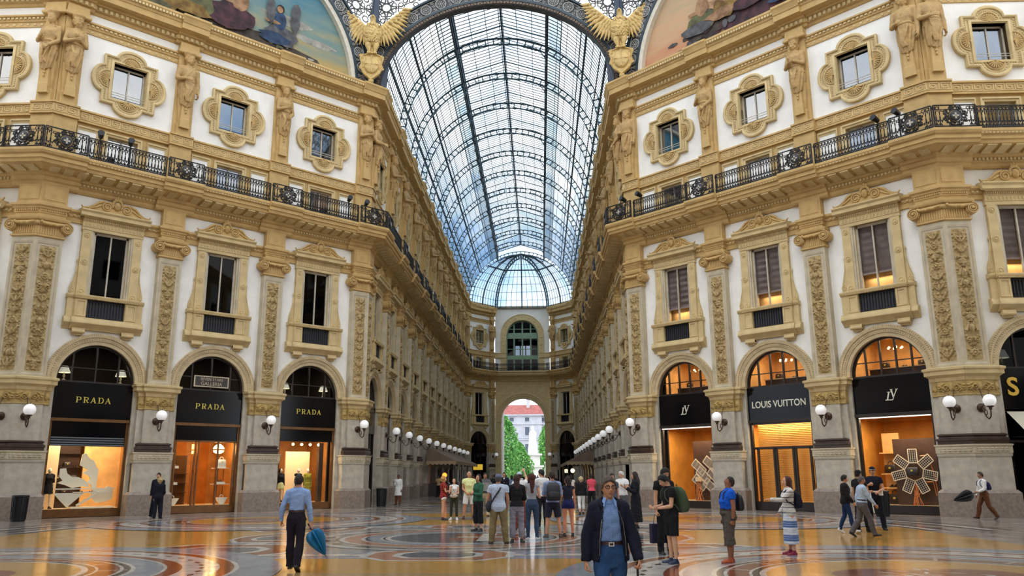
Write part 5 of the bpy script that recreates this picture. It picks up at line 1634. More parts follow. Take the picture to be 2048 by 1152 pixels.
# ------------------------------------------------------------------ shops behind the arches of the two octagon fronts
M_WARM = mat('shop_wall_warm_cream', (244, 214, 170), .8)
M_WARMD = mat('shop_wall_amber', (232, 186, 122), .6, .2, 2)
M_WARME = mat('shop_wall_gold', (216, 152, 66), .6, .15, 2)
M_WOODD = mat('dark_walnut_panel', (66, 44, 32), .45, .25, 3)
M_SHFLOOR = mat('shop_floor_cream', (226, 206, 170), .3)
M_CREAM = mat('cream_lacquer', (246, 238, 216), .35)
M_GOLDLET = mat('gold_letter', (222, 204, 96), .35, metal=.2)
M_SILVLET = mat('pale_champagne_letter', (228, 226, 208), .35)
M_YELLET = mat('yellow_letter', (214, 176, 70), .4)
M_STRIP = mat('warm_strip_light', (255, 190, 110), .5, emit=6.0)
M_LEDGE = mat('amber_ledge_glow', (255, 176, 90), .5, emit=1.3)
M_BULB = mat('warm_bulb', (255, 214, 140), .5, emit=14.0)
M_SHADE = mat('lamp_shade_cream', (244, 238, 216), .7, emit=.35)
M_STEELGR = mat('roller_shutter_grey', (84, 88, 90), .4, metal=.5)
M_SOLAR = mat('solar_cell_dark', (40, 34, 44), .25, .3, 6)
M_WHITEFR = mat('white_panel_frame', (240, 222, 196), .5)
M_LEATHER = mat('dark_leather', (40, 30, 28), .4)
M_COPPER = mat('copper_wire', (232, 150, 92), .35, metal=.4)
def area(name, M4, sx_, sy_, e, col=(1, .76, .48)):
    d = bpy.data.lights.new(name, 'AREA'); d.shape = 'RECTANGLE'; d.size = sx_; d.size_y = sy_; d.energy = e; d.color = col
    o = bpy.data.objects.new(name, d); COL.objects.link(o); o.matrix_world = M4
    return o
def text_mesh(body, size, ext, F, m, name, parent=None, sxy=1.0, bold=0.0, space=1.0):
    c = bpy.data.curves.new(name, 'FONT'); c.body = body; c.size = size; c.extrude = ext; c.align_x = 'CENTER'; c.align_y = 'CENTER'; c.offset = bold; c.space_character = space; c.resolution_u = 4
    o = bpy.data.objects.new(name, c); COL.objects.link(o)
    dg = bpy.context.evaluated_depsgraph_get()
    me = bpy.data.meshes.new_from_object(o.evaluated_get(dg)); me.name = name; me.materials.clear(); me.materials.append(m)
    bpy.data.objects.remove(o)
    ob = bpy.data.objects.new(name, me); COL.objects.link(ob)
    if parent: ob.parent = parent
    ob.matrix_local = F @ Matrix.Rotation(PI, 4, 'Z') @ Matrix.Rotation(PI / 2, 4, 'X') @ S3(sxy, 1, 1)
    return ob
# slab-serif letters for the PRADA fascia, drawn as strokes in a 1 x 1 cell
def serif_letter(mb, ch, ox, oz, h, w_, y):
    th, tn = .17 * h, .07 * h
    def st(x0, z0, x1, z1, t): mb.bar((ox - x0 * w_, y, oz + z0 * h), (ox - x1 * w_, y, oz + z1 * h), t, .03, up=(0, 1, 0))
    def serif(x, z, hw=.2): mb.box(ox - (x + hw) * w_, ox - (x - hw) * w_, y - .015, y + .015, oz + z * h - tn / 2, oz + z * h + tn / 2)
    def bowl(x0, x1, z0, z1):
        n = 12; P = [(x0, z1)] + [((x0 + x1) / 2 + (x1 - x0) / 2 * math.sin(PI * i / n), (z0 + z1) / 2 + (z1 - z0) / 2 * math.cos(PI * i / n)) for i in range(n + 1)] + [(x0, z0)]
        for p, q in zip(P[:-1], P[1:]):
            t = th if p[0] > (x0 + x1) / 2 + .1 and q[0] > (x0 + x1) / 2 + .1 else tn
            st(p[0], p[1], q[0], q[1], t * .9)
    if ch == 'P': st(.22, 0, .22, 1, th); serif(.22, 0); serif(.12, 1, .12); bowl(.25, .92, .45, .97)
    elif ch == 'R': st(.22, 0, .22, 1, th); serif(.22, 0); serif(.12, 1, .12); bowl(.25, .88, .48, .97); st(.5, .5, .86, 0, th); serif(.9, 0, .12)
    elif ch == 'A': st(.5, 1, .1, 0, tn); st(.48, 1, .86, 0, th); st(.25, .33, .75, .33, tn); serif(.1, 0, .14); serif(.88, 0, .16)
    elif ch == 'D': st(.22, 0, .22, 1, th); serif(.12, 0, .12); serif(.12, 1, .12); bowl(.2, .98, .03, .97)
def prada_sign(F, parent):
    a = MB(); h = .40; adv = .50; x = 2.0 * adv + .17
    for ch in 'PRADA':
        serif_letter(a, ch, x, 0, h, .36, 0); x -= adv
    return a.build('gold_lettering', M_GOLDLET, parent, F @ T(0, 0, .06) @ S3(.6))
def lv_emblem(F, parent, h=.58):
    a = MB()
    def st(p, q, t): a.bar((-p[0], 0, p[1]), (-q[0], 0, q[1]), t, .03, up=(0, 1, 0))
    # slanted serif L with a V rising out of it
    st((-.10, .46), (-.22, 0), .075); st((-.34, .0), (.08, .0), .05); st((.08, 0), (.14, .12), .045); st((-.2, .46), (-.0, .46), .03)
    st((.04, .60), (.14, .14), .075); st((.14, .14), (.36, .60), .04); st((-.03, .60), (.13, .60), .03); st((.28, .60), (.43, .60), .03)
    return a.build('monogram_emblem', M_SILVLET, parent, F @ S3(h / .58))
def shop_room(Wl, c, warm, depth=3.2, zt=4.0, z1=7.4, light=60, upper=14, wallm=None, ucol=(1, .74, .46)):
    """Lit room behind one arch: floor, back and side walls, soffit, plus the mezzanine behind the lunette."""
    wm = wallm or warm; a = MB(); y0 = -0.9
    a.box(c - 2.0, c + 2.0, y0 - depth - .1, y0 - depth, 0, zt); a.box(c - 2.1, c - 2.0, y0 - depth, -.76, 0, zt); a.box(c + 2.0, c + 2.1, y0 - depth, -.76, 0, zt)
    tag(a.build('wall_shop', wm, None, Wl.F), kind='structure')
    a = MB(); a.box(c - 2.1, c + 2.1, y0 - depth - .1, -.5, zt + .1, zt + .25)
    tag(a.build('ceiling_shop', warm, None, Wl.F), kind='structure')
    a = MB(); a.box(c - 2.1, c + 2.1, y0 - depth - .1, -.62, .02, .34)
    tag(a.build('floor_shop', M_SHFLOOR, None, Wl.F), kind='structure')
    area('shop_light', Wl.F @ T(c, y0 - .35, zt - .05), 3.0, .9, light)
    a = MB(); a.box(c - 2.1, c + 2.1, y0 - depth - .1, y0 - depth, zt, 7.9); a.box(c - 2.1, c - 2.0, y0 - depth, -.76, zt, 7.9); a.box(c + 2.0, c + 2.1, y0 - depth, -.76, zt, 7.9); a.box(c - 2.1, c + 2.1, y0 - depth, -.76, 7.8, 7.9)
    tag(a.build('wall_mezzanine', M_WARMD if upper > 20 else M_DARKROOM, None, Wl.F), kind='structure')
    area('mezzanine_light', Wl.F @ T(c, y0 - 1.2, 7.6), 2.2, 1.2, upper, ucol)
def shop_front(Wl, c, style, words, zg, label):
    """Arch infill: lunette glazing, black fascia sign, frame, glass."""
    F = Wl.F @ T(c, 0, 0)
    r = empty('shopfront', F); y = -.62
    a = MB(); n = 24; R2 = 1.6
    a.rings([[((R2 - o) * math.cos(PI * i / n), v, ZS + (R2 - o) * math.sin(PI * i / n)) for o, v in ((0, y - .06), (0, y + .08), (.08, y + .08), (.08, y - .06))] for i in range(n + 1)])
    for x in (-.95, 0.0, .95) if style != 'lv' else (-.98, -.33, .33, .98): a.box(x - .035, x + .035, y - .04, y + .06, ZS - .05, ZS + math.sqrt(R2 ** 2 - x * x) - .04)
    a.box(-R2, R2, y - .04, y + .08, ZS - .1, ZS + .0); 
    if style != 'dark': a.box(-1.5, 1.5, y - .03, y + .04, ZS + .55, ZS + .59)
    a.build('lunette_frame', M_FRAMEDK, r)
    a = MB(); P = arc(0, ZS, R2, 0, PI, 20); a.add([(x, y, z) for x, z in P], [tuple(range(len(P)))]); a.build('lunette_pane', M_SHOPGL, r)
    a = MB(); a.box(-1.62, 1.62, y + .06, y + .14, 4.15, ZS - .08); s = a.build('sign_board', M_BLACKGL, r)
    if words == 'PRADA': prada_sign(T(0, y + .16, 4.78), s)
    elif words == 'LV': lv_emblem(T(0, y + .16, 4.68), s, .42)
    elif words: text_mesh(words, .44, .012, T(0, y + .155, 4.86), M_SILVLET, 'silver_lettering', s, .86, .004)
    a = MB()
    a.box(-1.62, 1.62, y - .02, y + .2, 4.02, 4.15)
    fm = M_BRONZE if style in ('prada', 'pdoor') else M_FRAMEDK
    for s_ in (-1, 1): a.box(*sorted((s_ * 1.62, s_ * 1.5)), y - .04, y + .1, .02, 4.05)
    a.box(-1.6, 1.6, y - .04, y + .1, .02, .36)
    a.build('frame', fm, r)
    if zg < 4.0:
        a = MB(); a.box(-1.5, 1.5, y - .02, y + .05, zg, 4.02); a.build('header_panel', M_BLACKGL if style != 'shutter' else M_STEELGR, r)
    a = MB(); a.add([(-1.5, y, .3), (1.5, y, .3), (1.5, y, zg), (-1.5, y, zg)], [(3, 2, 1, 0)]); a.build('display_pane', M_SHOPGL, r)
    tag(r, label, 'shopfront', 'shopfronts under the arches')
    return r, F
NL = 'nearest '
# ---- left: three fronts with gold-lettered fascias
LDn, LDm, LDf = W_LD.bays[2], W_LD.bays[1], W_LD.bays[0]
M_AMBD = mat('shop_wall_deep_amber', (176, 118, 58), .5, .25, 2)
for c in (LDn, LDf): shop_room(W_LD, c, M_WARM, light=190, upper=16, wallm=M_AMBD)
shop_room(W_LD, LDm, M_WARMD, light=150, upper=14, wallm=M_AMBD)
FRONTS = {}
r, F = shop_front(W_LD, LDn, 'prada', 'PRADA', 3.0, 'gold-lettered shopfront with half-lowered roller grille and white wing display'); FRONTS['LDn'] = r
a = MB()
for i in range(6):
    for j in range(12): pass
    a.box(-1.48, 1.48, -.63, -.61, 3.42 + .095 * i - .008, 3.42 + .095 * i + .008)
    for j in range(12):
        x = -1.45 + .25 * j + (.125 if i % 2 else 0)
        if x < 1.48: a.box(x - .008, x + .008, -.63, -.61, 3.42 + .095 * i, 3.51 + .095 * i)
for i in range(4): a.tube([(-1.48, -.58, 3.02 + .1 * i), (1.48, -.58, 3.02 + .1 * i)], .045, 8)
a.build('roller_grille', M_STEELGR, r)
r, F = shop_front(W_LD, LDm, 'pdoor', 'PRADA', 3.35, 'shopfront doorway of curved amber glass with gold letters, beside the grille front')
a = MB()
for x in (-.62, .35, .5, 1.42, -1.42): a.box(x - .035, x + .035, -.66, -.56, .3, 3.35)
a.box(-1.5, 1.5, -.66, -.56, 3.27, 3.35)
a.build('door_frame', M_BRONZE, r)
r, F = shop_front(W_LD, LDf, 'prada', 'PRADA', 3.42, 'gold-lettered shopfront with dressed mannequins beside the arcade corner'); FRONTS['LDf'] = r
# board with the hotel name inside the middle left lunette
M_BOARD = mat('hotel_board', (58, 52, 50), .4)
r = empty('hotel_board', W_LD.F @ T(LDm, -.5, ZS)); a = MB(); a.box(-.85, .85, -.03, 0, .12, .62); a.build('board', M_BOARD, r)
a = MB(); a.ringpoly([(-.8, .15), (.8, .15), (.8, .59), (-.8, .59)], [(-.86, .1), (.86, .1), (.86, .64), (-.86, .64)], -.02, .02); a.build('border', M_PILAS, r)
text_mesh('SEVEN STARS', .19, .006, T(0, .02, .47), M_PILAS, 'upper_line', r); text_mesh('GALLERIA', .24, .006, T(0, .02, .26), M_PILAS, 'lower_line', r)
tag(r, 'framed sign board reading seven stars galleria inside the middle left lunette window', 'sign')
# table lamps in lunettes
def table_lamp(F, s, label):
    r = empty('table_lamp', F @ S3(s)); a = MB(); a.lathe([(.12, 0), (.1, .03), (.03, .08), (.06, .2), (.03, .3), (.02, .42)], n=12); a.build('lamp_base', M_PILAS, r, smooth=60)
    a = MB(); a.lathe([(.26, .36), (.14, .66), (.13, .66), (.25, .36)], n=20); a.build('lamp_shade', M_SHADE, r, smooth=60)
    tag(r, label, 'lamp', 'table lamps in the lunette windows'); return r
for i, (c, x, wd) in enumerate(((LDn, 1.15, 'left lamp in the lunette above the grille front'), (LDn, -1.2, 'right lamp in the lunette above the grille front'), (LDf, 1.15, 'left lamp in the lunette nearest the arcade'), (LDf, -1.1, 'right lamp in the lunette nearest the arcade'))):
    table_lamp(W_LD.F @ T(c + x, -1.0, ZS + .02), .95, 'cream shaded table lamp, ' + wd)
table_lamp(W_RS.F @ T(W_RS.bays[1] + 1.1, -1.0, ZS + .02), 1.1, 'cream shaded table lamp behind the lunette at the right edge')
def shelf_item(kind, F, s, label, m=None, parent=None):
    r = empty(kind, F @ S3(s)); mm = m or M_LEATHER
    if kind == 'handbag':
        a = MB(); R_ = []
        for z, w2, d in ((0, .2, .09), (.05, .21, .1), (.22, .2, .085), (.28, .17, .05)): R_.append([(w2 * math.copysign(abs(math.cos(t)) ** .45, math.cos(t)), d * math.copysign(abs(math.sin(t)) ** .45, math.sin(t)), z) for t in np.linspace(0, 2 * PI, 21)[:-1]])
        a.rings(R_); a.build('bag_body', mm, r, smooth=50)
        a = MB(); a.tube([(.09 * math.cos(t), 0, .27 + .12 * math.sin(t)) for t in np.linspace(0, PI, 12)], .012, 6); a.build('bag_handle', mm, r, smooth=60)
        a = MB(); a.box(-.03, .03, .085, .11, .14, .2); a.build('clasp', M_GOLDLET, r)
        tag(r, label, 'handbag', 'handbags in the shop windows')
    else:
        a = MB()
        for s2 in (-.07, .07):
            a.rings([[(s2 + wq * math.cos(t), yq, max(0, hq * (1 + math.sin(t)) / 2)) for t in np.linspace(0, 2 * PI, 11)[:-1]] for yq, wq, hq in ((.13, .015, .03), (.1, .035, .05), (.02, .04, .07), (-.06, .032, .1), (-.12, .03, .11))])
            a.box(s2 - .012, s2 + .012, -.13, -.1, -.0, .06)
        a.build('shoe_pair', mm, r, smooth=60)
        tag(r, label, 'shoes', 'shoes in the shop windows')
    return r
# ---- window 1 left (near): white wing sculpture, dais, dark shelf wall, mannequin
F = W_LD.F @ T(LDn, 0, 0)
a = MB(); a.box(.75, 1.9, -1.9, -1.8, .34, 3.6); tag(a.build('wall_display_panel', M_WARM, None, F), kind='structure')
a = MB(); a.box(-.35, .7, -2.9, -2.8, .34, 3.5)
for z in (.9, 1.5, 2.1, 2.7): a.box(-.35, .7, -2.8, -2.6, z, z + .03)
tag(a.build('wall_shelving', M_WOODD, None, F), kind='structure')
a = MB(); a.box(-2, -.45, -2.6, -2.5, .34, 3.6); tag(a.build('wall_amber_panel', M_WARMD, None, F), kind='structure')
for i in range(9):
    shelf_item('handbag' if i % 2 else 'shoes', F @ T(.5 - (i % 3) * .33, -2.7, (.93, 1.53, 2.13)[i // 3]), .75, ('small dark handbag' if i % 2 else 'pair of dark shoes') + ', %s on the %s shelf behind the wing display' % (('left', 'middle', 'right')[i % 3], ('lower', 'middle', 'upper')[i // 3]))
r = empty('wing_display', F @ T(0, -1.15, .43)); a = MB()
def plate(mb, P, y, t=.06): mb.prism([(-x, z) for x, z in P][::-1], y - t, y)
plate(a, [(-.05, 1.75), (.0, 2.2), (.15, 2.28), (.3, 2.05), (.5, 1.95), (.6, 1.75), (.62, 1.65), (.72, 1.62), (.7, .8), (.62, .55), (.52, .8), (.45, .95), (.28, 1.0), (.42, 1.15), (.35, 1.3), (.08, 1.42), (.3, 1.55)], 0)
plate(a, [(-.85, 1.6), (-.62, 1.62), (-.55, 1.4), (-.35, 1.25), (-.1, 1.25), (.2, 1.1), (.42, .8), (.1, .85), (-.3, .78), (-.55, .9), (-.9, 1.0), (-.7, 1.1), (-.85, 1.28)], .12)
plate(a, [(.5, .6), (.75, .75), (1.05, .72), (1.15, .85), (1.35, .8), (1.42, .6), (1.4, .3), (1.2, .2), (.75, .15), (.6, .3)], .0)
a.build('white_wings', M_CREAM, r)
a = MB(); plate(a, [(-1.05, .58), (.15, .58), (-.45, -.0), (-.5, -.0)], .3); a.bar((.1, .25, .05), (-.8, .25, .62), .08); a.bar((1.0, .25, .75), (-1.4, .25, .75), .05)
a.bar((-1.1, .3, .6), (.3, .3, .6), .05); a.build('white_triangle', M_CREAM, r)
tag(r, 'white winged sculpture on a cream dais in the left grille shop window', 'display')
a = MB(); a.box(-1.45, .3, -1.5, -.9, .35, .42); tag(a.build('display_dais', M_CREAM, None, F), 'low cream dais under the white winged display sculpture', 'dais')
for i in range(3): shelf_item('shoes', F @ T(.35 - .4 * i, -.95, 1.02), .7, 'dark shoes %s of three on the white triangle display' % ('left', 'middle', 'right')[i])
a = MB(); a.box(-1.48, 1.48, -.60, -.575, .22, .36); a.build('ledge_light', M_LEDGE, FRONTS['LDn'])
a = MB(); a.box(-1.48, 1.48, -.60, -.575, .22, .36); a.build('ledge_light', M_LEDGE, FRONTS['LDf'])
# ---- doorway bay: curved amber glass, shelf of bags each side
F = W_LD.F @ T(LDm, 0, 0)
M_AMBGL = glass('amber_door_glass', (1.0, .72, .38), .15, .03)
for (xa, xb) in ((-.55, .3), (.55, 1.3)):
    a = MB(); n = 10
    a.rings([[(xa + (xb - xa) * i / n, -1.5 - .25 * math.sin(PI * i / n), .36), (xa + (xb - xa) * i / n, -1.5 - .25 * math.sin(PI * i / n), 3.3)] for i in range(n + 1)], caps=False)
    tag(a.build('door_curved_glass', M_AMBGL, None, F), kind='structure')
a = MB(); a.box(-.15, .5, -3.2, -3.1, .3, 2.7)
for z in (.9, 1.35, 1.8): a.box(-.15, .5, -3.1, -2.9, z, z + .03)
tag(a.build('wall_cabinet_dark', M_WOODD, None, F), kind='structure')
for k, (x, zz) in enumerate(((-1.05, 2.05), (-1.05, 1.3), (1.25, 2.05), (1.25, 1.3))):
    r = empty('glass_shelf', F @ T(x, -1.1, zz)); a = MB(); a.box(-.42 if x < 0 else -.2, .42 if x < 0 else .2, -.16, .16, 0, .025); a.build('shelf_board', M_CREAM, r); a = MB(); a.box(-.2, .2, -.12, .12, .026, .12); a.build('riser_block', M_CREAM, r)
    for s in (-.14, .14):
        a = MB(); a.bar((s, 0, -.55), (s, 0, 0), .02); a.build('shelf_post', M_FRAMEDK, r)
    tag(r, 'lit display shelf, %s on the %s of the amber doorway' % ('upper' if k % 2 == 0 else 'lower', 'right' if x < 0 else 'left'), 'shelf', 'display shelves beside the doorway')
    if k == 0: shelf_item('handbag', F @ T(x, -1.1, zz + .125), 1.1, 'white handbag on the upper display shelf right of the amber doorway', M_CREAM)
    else: shelf_item('shoes', F @ T(x, -1.1, zz + .125), .9, 'small shoes on the %s display shelf %s of the amber doorway' % ('upper' if k % 2 == 0 else 'lower', 'right' if x < 0 else 'left'))
for x, wd in ((-1.15, 'right'), (1.2, 'left')):
    a = MB(); a.prism([(-.28, .34), (.28, .34), (.08, 0), (-.08, 0)], -.1, .1); a.tube([(.08 * math.cos(t), 0, .36 + .1 * math.sin(t)) for t in np.linspace(0, PI, 9)], .018, 5)
    tag(a.build('white_bowl_display', M_CREAM, None, F @ T(x, -1.05, .35)), 'white angular bowl display on the floor at the %s of the amber doorway' % wd, 'display')
    r = empty('hanging_lantern', F @ T(x * 1.05, -1.9, 2.75)); a = MB(); a.lathe([(.05, .5), (.18, .42), (.26, .3), (.26, .26)], n=14); a.build('lamp_shade', M_BULB, r); a = MB(); a.lathe([(.26, .18), (.22, .1), (.1, .04)], n=14); a.build('bowl', M_BULB, r)
    a = MB(); a.bar((0, 0, .48), (0, 0, 1.3), .02); a.build('rod', M_BRONZE, r)
    tag(r, 'glowing glass lantern hanging at the %s of the amber doorway' % wd, 'lamp')
# ---- window 3 left (by the arcade): cream panel, mannequins come with the people
F = W_LD.F @ T(LDf, 0, 0)
a = MB(); a.box(-1.05, .35, -2.1, -2.0, .34, 2.95); tag(a.build('wall_display_panel', M_WARM, None, F), kind='structure')
a = MB(); a.box(.45, 1.0, -2.6, -2.5, .34, 2.7); tag(a.build('wall_shelving', M_WOODD, None, F), kind='structure')
a = MB(); a.box(-1.35, -1.1, -1.3, -1.1, .34, 3.4); tag(a.build('wall_post', M_WOODD, None, F), kind='structure')
for i in range(4):
    a = MB(); a.ball((0, 0, 0), .07, 10, 6); tag(a.build('ceiling_bulb', M_BULB, None, F @ T(-1.1 + .5 * i, -1.2, 3.3)), '%s glowing spot bulb at the top of the mannequin window, counted from the arcade side' % ORD[i], 'light')
# ---- right fronts
RDn, RDm, RDf = W_RD.bays
for c in (RDn, RDf): shop_room(W_RD, c, M_WARME, light=130, upper=80)
shop_room(W_RD, RDm, M_WARME, light=150, upper=80)
r, F = shop_front(W_RD, RDn, 'lv', 'LV', 3.95, 'shopfront with pale monogram fascia and radial solar panel display'); FRONTS['RDn'] = r
r, F = shop_front(W_RD, RDm, 'lv', 'LOUIS VUITTON', 3.95, 'shopfront entrance with pale lettered black fascia and slatted golden doors')
a = MB()
for x in (-1.35, -.62, -.5, .35, .47, 1.3): a.box(x - .045, x + .045, -.66, -.55, .3, 2.85)
a.box(-1.5, 1.5, -.66, -.55, 2.78, 2.9); a.box(-1.5, 1.5, -.66, -.55, .3, .4)
a.build('door_frame', M_FRAMEDK, r)
M_SLAT = mat('golden_slat_screen', (232, 176, 90), .4, metal=.3)
a = MB()
for i in range(44):
    z = .4 + .082 * i; a.box(-1.5, 1.5, -1.06, -1.03, z, z + .052)
a.build('slat_screen', M_SLAT, r)
area('screen_light', W_RD.F @ T(RDm, -.85, 3.85), 2.6, .2, 32)
r, F = shop_front(W_RD, RDf, 'lv', 'LV', 3.95, 'shopfront with pale monogram fascia and lattice solar panel display by the arcade'); FRONTS['RDf'] = r
def solar(mb, mf, cx, cz, w_, h_, rot, y):
    c, s = math.cos(rot), math.sin(rot)
    def q(u, v): return (cx + u * c - v * s, cz + u * s + v * c)
    mb.prism([q(-w_, -h_), q(w_, -h_), q(w_, h_), q(-w_, h_)], y - .02, y)
    for u0, v0, u1, v1, t in [(-w_, -h_, w_, -h_, .035), (w_, -h_, w_, h_, .035), (w_, h_, -w_, h_, .035), (-w_, h_, -w_, -h_, .035)] + [(-w_ + 2 * w_ * k / 4, -h_, -w_ + 2 * w_ * k / 4, h_, .008) for k in (1, 2, 3)] + [(-w_, -h_ + 2 * h_ * k / 7, w_, -h_ + 2 * h_ * k / 7, .008) for k in range(1, 7)]:
        p, r_ = q(u0, v0), q(u1, v1); mf.bar((p[0], y + .01, p[1]), (r_[0], y + .01, r_[1]), t, .02, up=(0, 1, 0))
F = W_RD.F @ T(RDn, 0, 0)
a = MB(); a.box(-1.35, .72, -1.9, -1.8, .34, 3.1); tag(a.build('wall_display_backdrop', M_WOODD, None, F), kind='structure')
a = MB()
for z in (1.0, 1.6, 2.5): a.box(.75, 1.5, -2.6, -2.2, z, z + .05)
a.box(.75, 1.5, -2.7, -2.6, .3, 3.4); tag(a.build('wall_lit_shelving', M_WARMD, None, F), kind='structure')
shelf_item('handbag', F @ T(1.12, -2.35, 1.66), 1.3, 'dark handbag on the upper lit shelf beside the radial solar display'); shelf_item('handbag', F @ T(1.05, -2.35, .8 - .45), 1.5, 'dark handbag on the floor of the lit shelves beside the radial solar display'); shelf_item('shoes', F @ T(1.1, -2.35, 1.06), 1.2, 'dark shoes on the lower lit shelf beside the radial solar display')
def wire_stand(mb, cx, z0, z1, w_, y, R):
    for k in range(11):
        mb.tube([(cx + R.uniform(-w_, w_), y + R.uniform(-.05, .05), z0), (cx + R.uniform(-w_, w_) * .8, y, (z0 + z1) / 2), (cx + R.uniform(-w_, w_) * .7, y, z1)], .012, 5)
r = empty('solar_panel_display', F @ T(-.25, -1.35, 0)); a, b = MB(), MB(); cz = 1.72
for k in range(7):
    t = PI / 2 + 2 * PI * k / 7.0
    solar(a, b, .0 + .64 * math.cos(t), cz + .64 * math.sin(t), .175, .28, t - PI / 2, .02 * (k % 2))
a.build('dark_cells', M_SOLAR, r); b.build('white_frames', M_WHITEFR, r)
a = MB(); wire_stand(a, 0, .34, 1.4, .22, -.03, random.Random(2)); a.tube([(-.3, 0, 2.35), (-.62, 0, 2.4), (-.78, 0, 1.6), (-.86, 0, .75), (-1.0, 0, .7)], .014, 5); a.tube([(-.3, 0, 1.3), (-.72, 0, 1.3), (-.78, 0, .75)], .014, 5)
a.build('wire_frame', M_COPPER, r)
b = shelf_item('handbag', T(-.0, .1, 1.55), 1.3, 'dark blue handbag held at the hub of the radial solar display'); b.matrix_world = F @ T(-.25, -1.2, 1.55) @ S3(1.25)
tag(r, 'seven small solar panels fanned like petals around a copper wire stand', 'display')
area('display_light', F @ T(-.3, -1.0, 3.6), 1.6, .3, 22, (1, .75, .5))
F = W_RD.F @ T(RDf, 0, 0)
a = MB(); a.box(-1.4, .55, -1.9, -1.8, .34, 3.35); tag(a.build('wall_display_backdrop', M_WOODD, None, F), kind='structure')
r = empty('solar_panel_display', F @ T(-.35, -1.3, 0)); a, b = MB(), MB()
for (u, v) in ((0.35, 2.0), (-.35, 2.15), (.1, 1.62), (-.55, 1.55), (.35, 1.25), (-.3, 1.05)): solar(a, b, u - .1, v, .42, .2, .72, 0)
a.build('dark_cells', M_SOLAR, r); b.build('white_frames', M_WHITEFR, r)
a = MB(); wire_stand(a, .25, .34, 1.35, .24, .08, random.Random(5)); a.build('wire_frame', M_COPPER, r)
b = MB(); b.box(.1, .42, .02, .14, 1.3, 1.52); b.build('cream_box', M_WARM, r)
tag(r, 'six tilted solar panels in a stepped lattice over a copper wire figure', 'display')
area('display_light', F @ T(-.3, -1.0, 3.7), 1.6, .3, 20, (1, .75, .5))
a = MB()
for c in (RDn, RDf): pass
for k_ in ('RDn', 'RDf'):
    a = MB(); a.box(-1.5, 1.45, -.5, -.4, 3.95, 3.99); a.build('strip_light', mat('neutral_strip_light', (255, 240, 220), .5, emit=1.6), FRONTS[k_])
# things on the mezzanine behind the right lunettes
for c, wd in ((RDn, 'nearest right lunette'), (RDm, 'entrance lunette'), (RDf, 'right lunette nearest the arcade')):
    F = W_RD.F @ T(c, 0, 0)
    r = empty('display_counter', F @ T(0, -2.2, ZS - .1)); a = MB(); a.box(-1.4, 1.4, -.3, .3, 0, .5); a.build('counter_body', M_WOODD, r); a = MB(); a.box(-1.45, 1.45, -.34, .34, .5, .54); a.build('counter_top', M_WARM, r)
    tag(r, 'dark wood display counter behind the ' + wd, 'counter')
    r = empty('chandelier', F @ T(.1, -1.7, ZS + 1.2)); a = MB()
    for k in range(6):
        t = 2 * PI * k / 6; a.tube([(0, 0, 0), (.16 * math.cos(t), .16 * math.sin(t), -.08), (.3 * math.cos(t), .3 * math.sin(t), .02)], .012, 5)
    a.bar((0, 0, 0), (0, 0, .75), .02); a.build('arms', M_BRONZE, r); a = MB()
    for k in range(6): t = 2 * PI * k / 6; a.ball((.3 * math.cos(t), .3 * math.sin(t), .06), .045, 8, 5)
    a.build('bulbs', M_BULB, r); tag(r, 'small six-armed chandelier with glowing bulbs behind the ' + wd, 'lamp')
    for k in range(3): shelf_item('handbag' if k != 1 else 'shoes', F @ T(-.8 + .8 * k, -2.2, ZS + .45), .9, '%s on the mezzanine counter behind the %s, %s one' % ('dark handbag' if k != 1 else 'dark shoes', wd, ('right', 'middle', 'left')[k]))
# blinds and lit lower parts of the right first-floor windows
M_BLIND = mat('taupe_roman_blind', (158, 140, 134), .85, .2, 3)
for Wl, bl in ((W_RD, W_RD.bays), (W_RS, W_RS.bays)):
    for i, c in enumerate(bl):
        a = MB()
        for s in (-1, 1):
            R_ = []
            for k in range(15):
                z = 12.45 - (12.45 - 10.28) * k / 14; R_.append([(s * .36 - .33, -.56 - .03 * (k % 2), z), (s * .36 + .33, -.56 - .03 * (k % 2), z)])
            a.rings(R_, caps=False)
        a.box(-.7, .7, -.58, -.52, 10.22, 10.3)
        r = tag(a.build('window_blind', M_BLIND, None, Wl.F @ T(c, 0, 0)), 'taupe blind lowered inside the first-floor window, ' + place_word(Wl, i, len(bl), 'window'), 'blind', 'first-floor window blinds')
        a = MB(); a.box(-1.0, 1.0, -1.09, -1.05, 9.2, 12.5); tag(a.build('wall_lit_room', M_WARMD, None, Wl.F @ T(c, 0, 0)), kind='structure')
        area('room_light', Wl.F @ T(c, -.85, 10.15), 1.2, .2, 9)
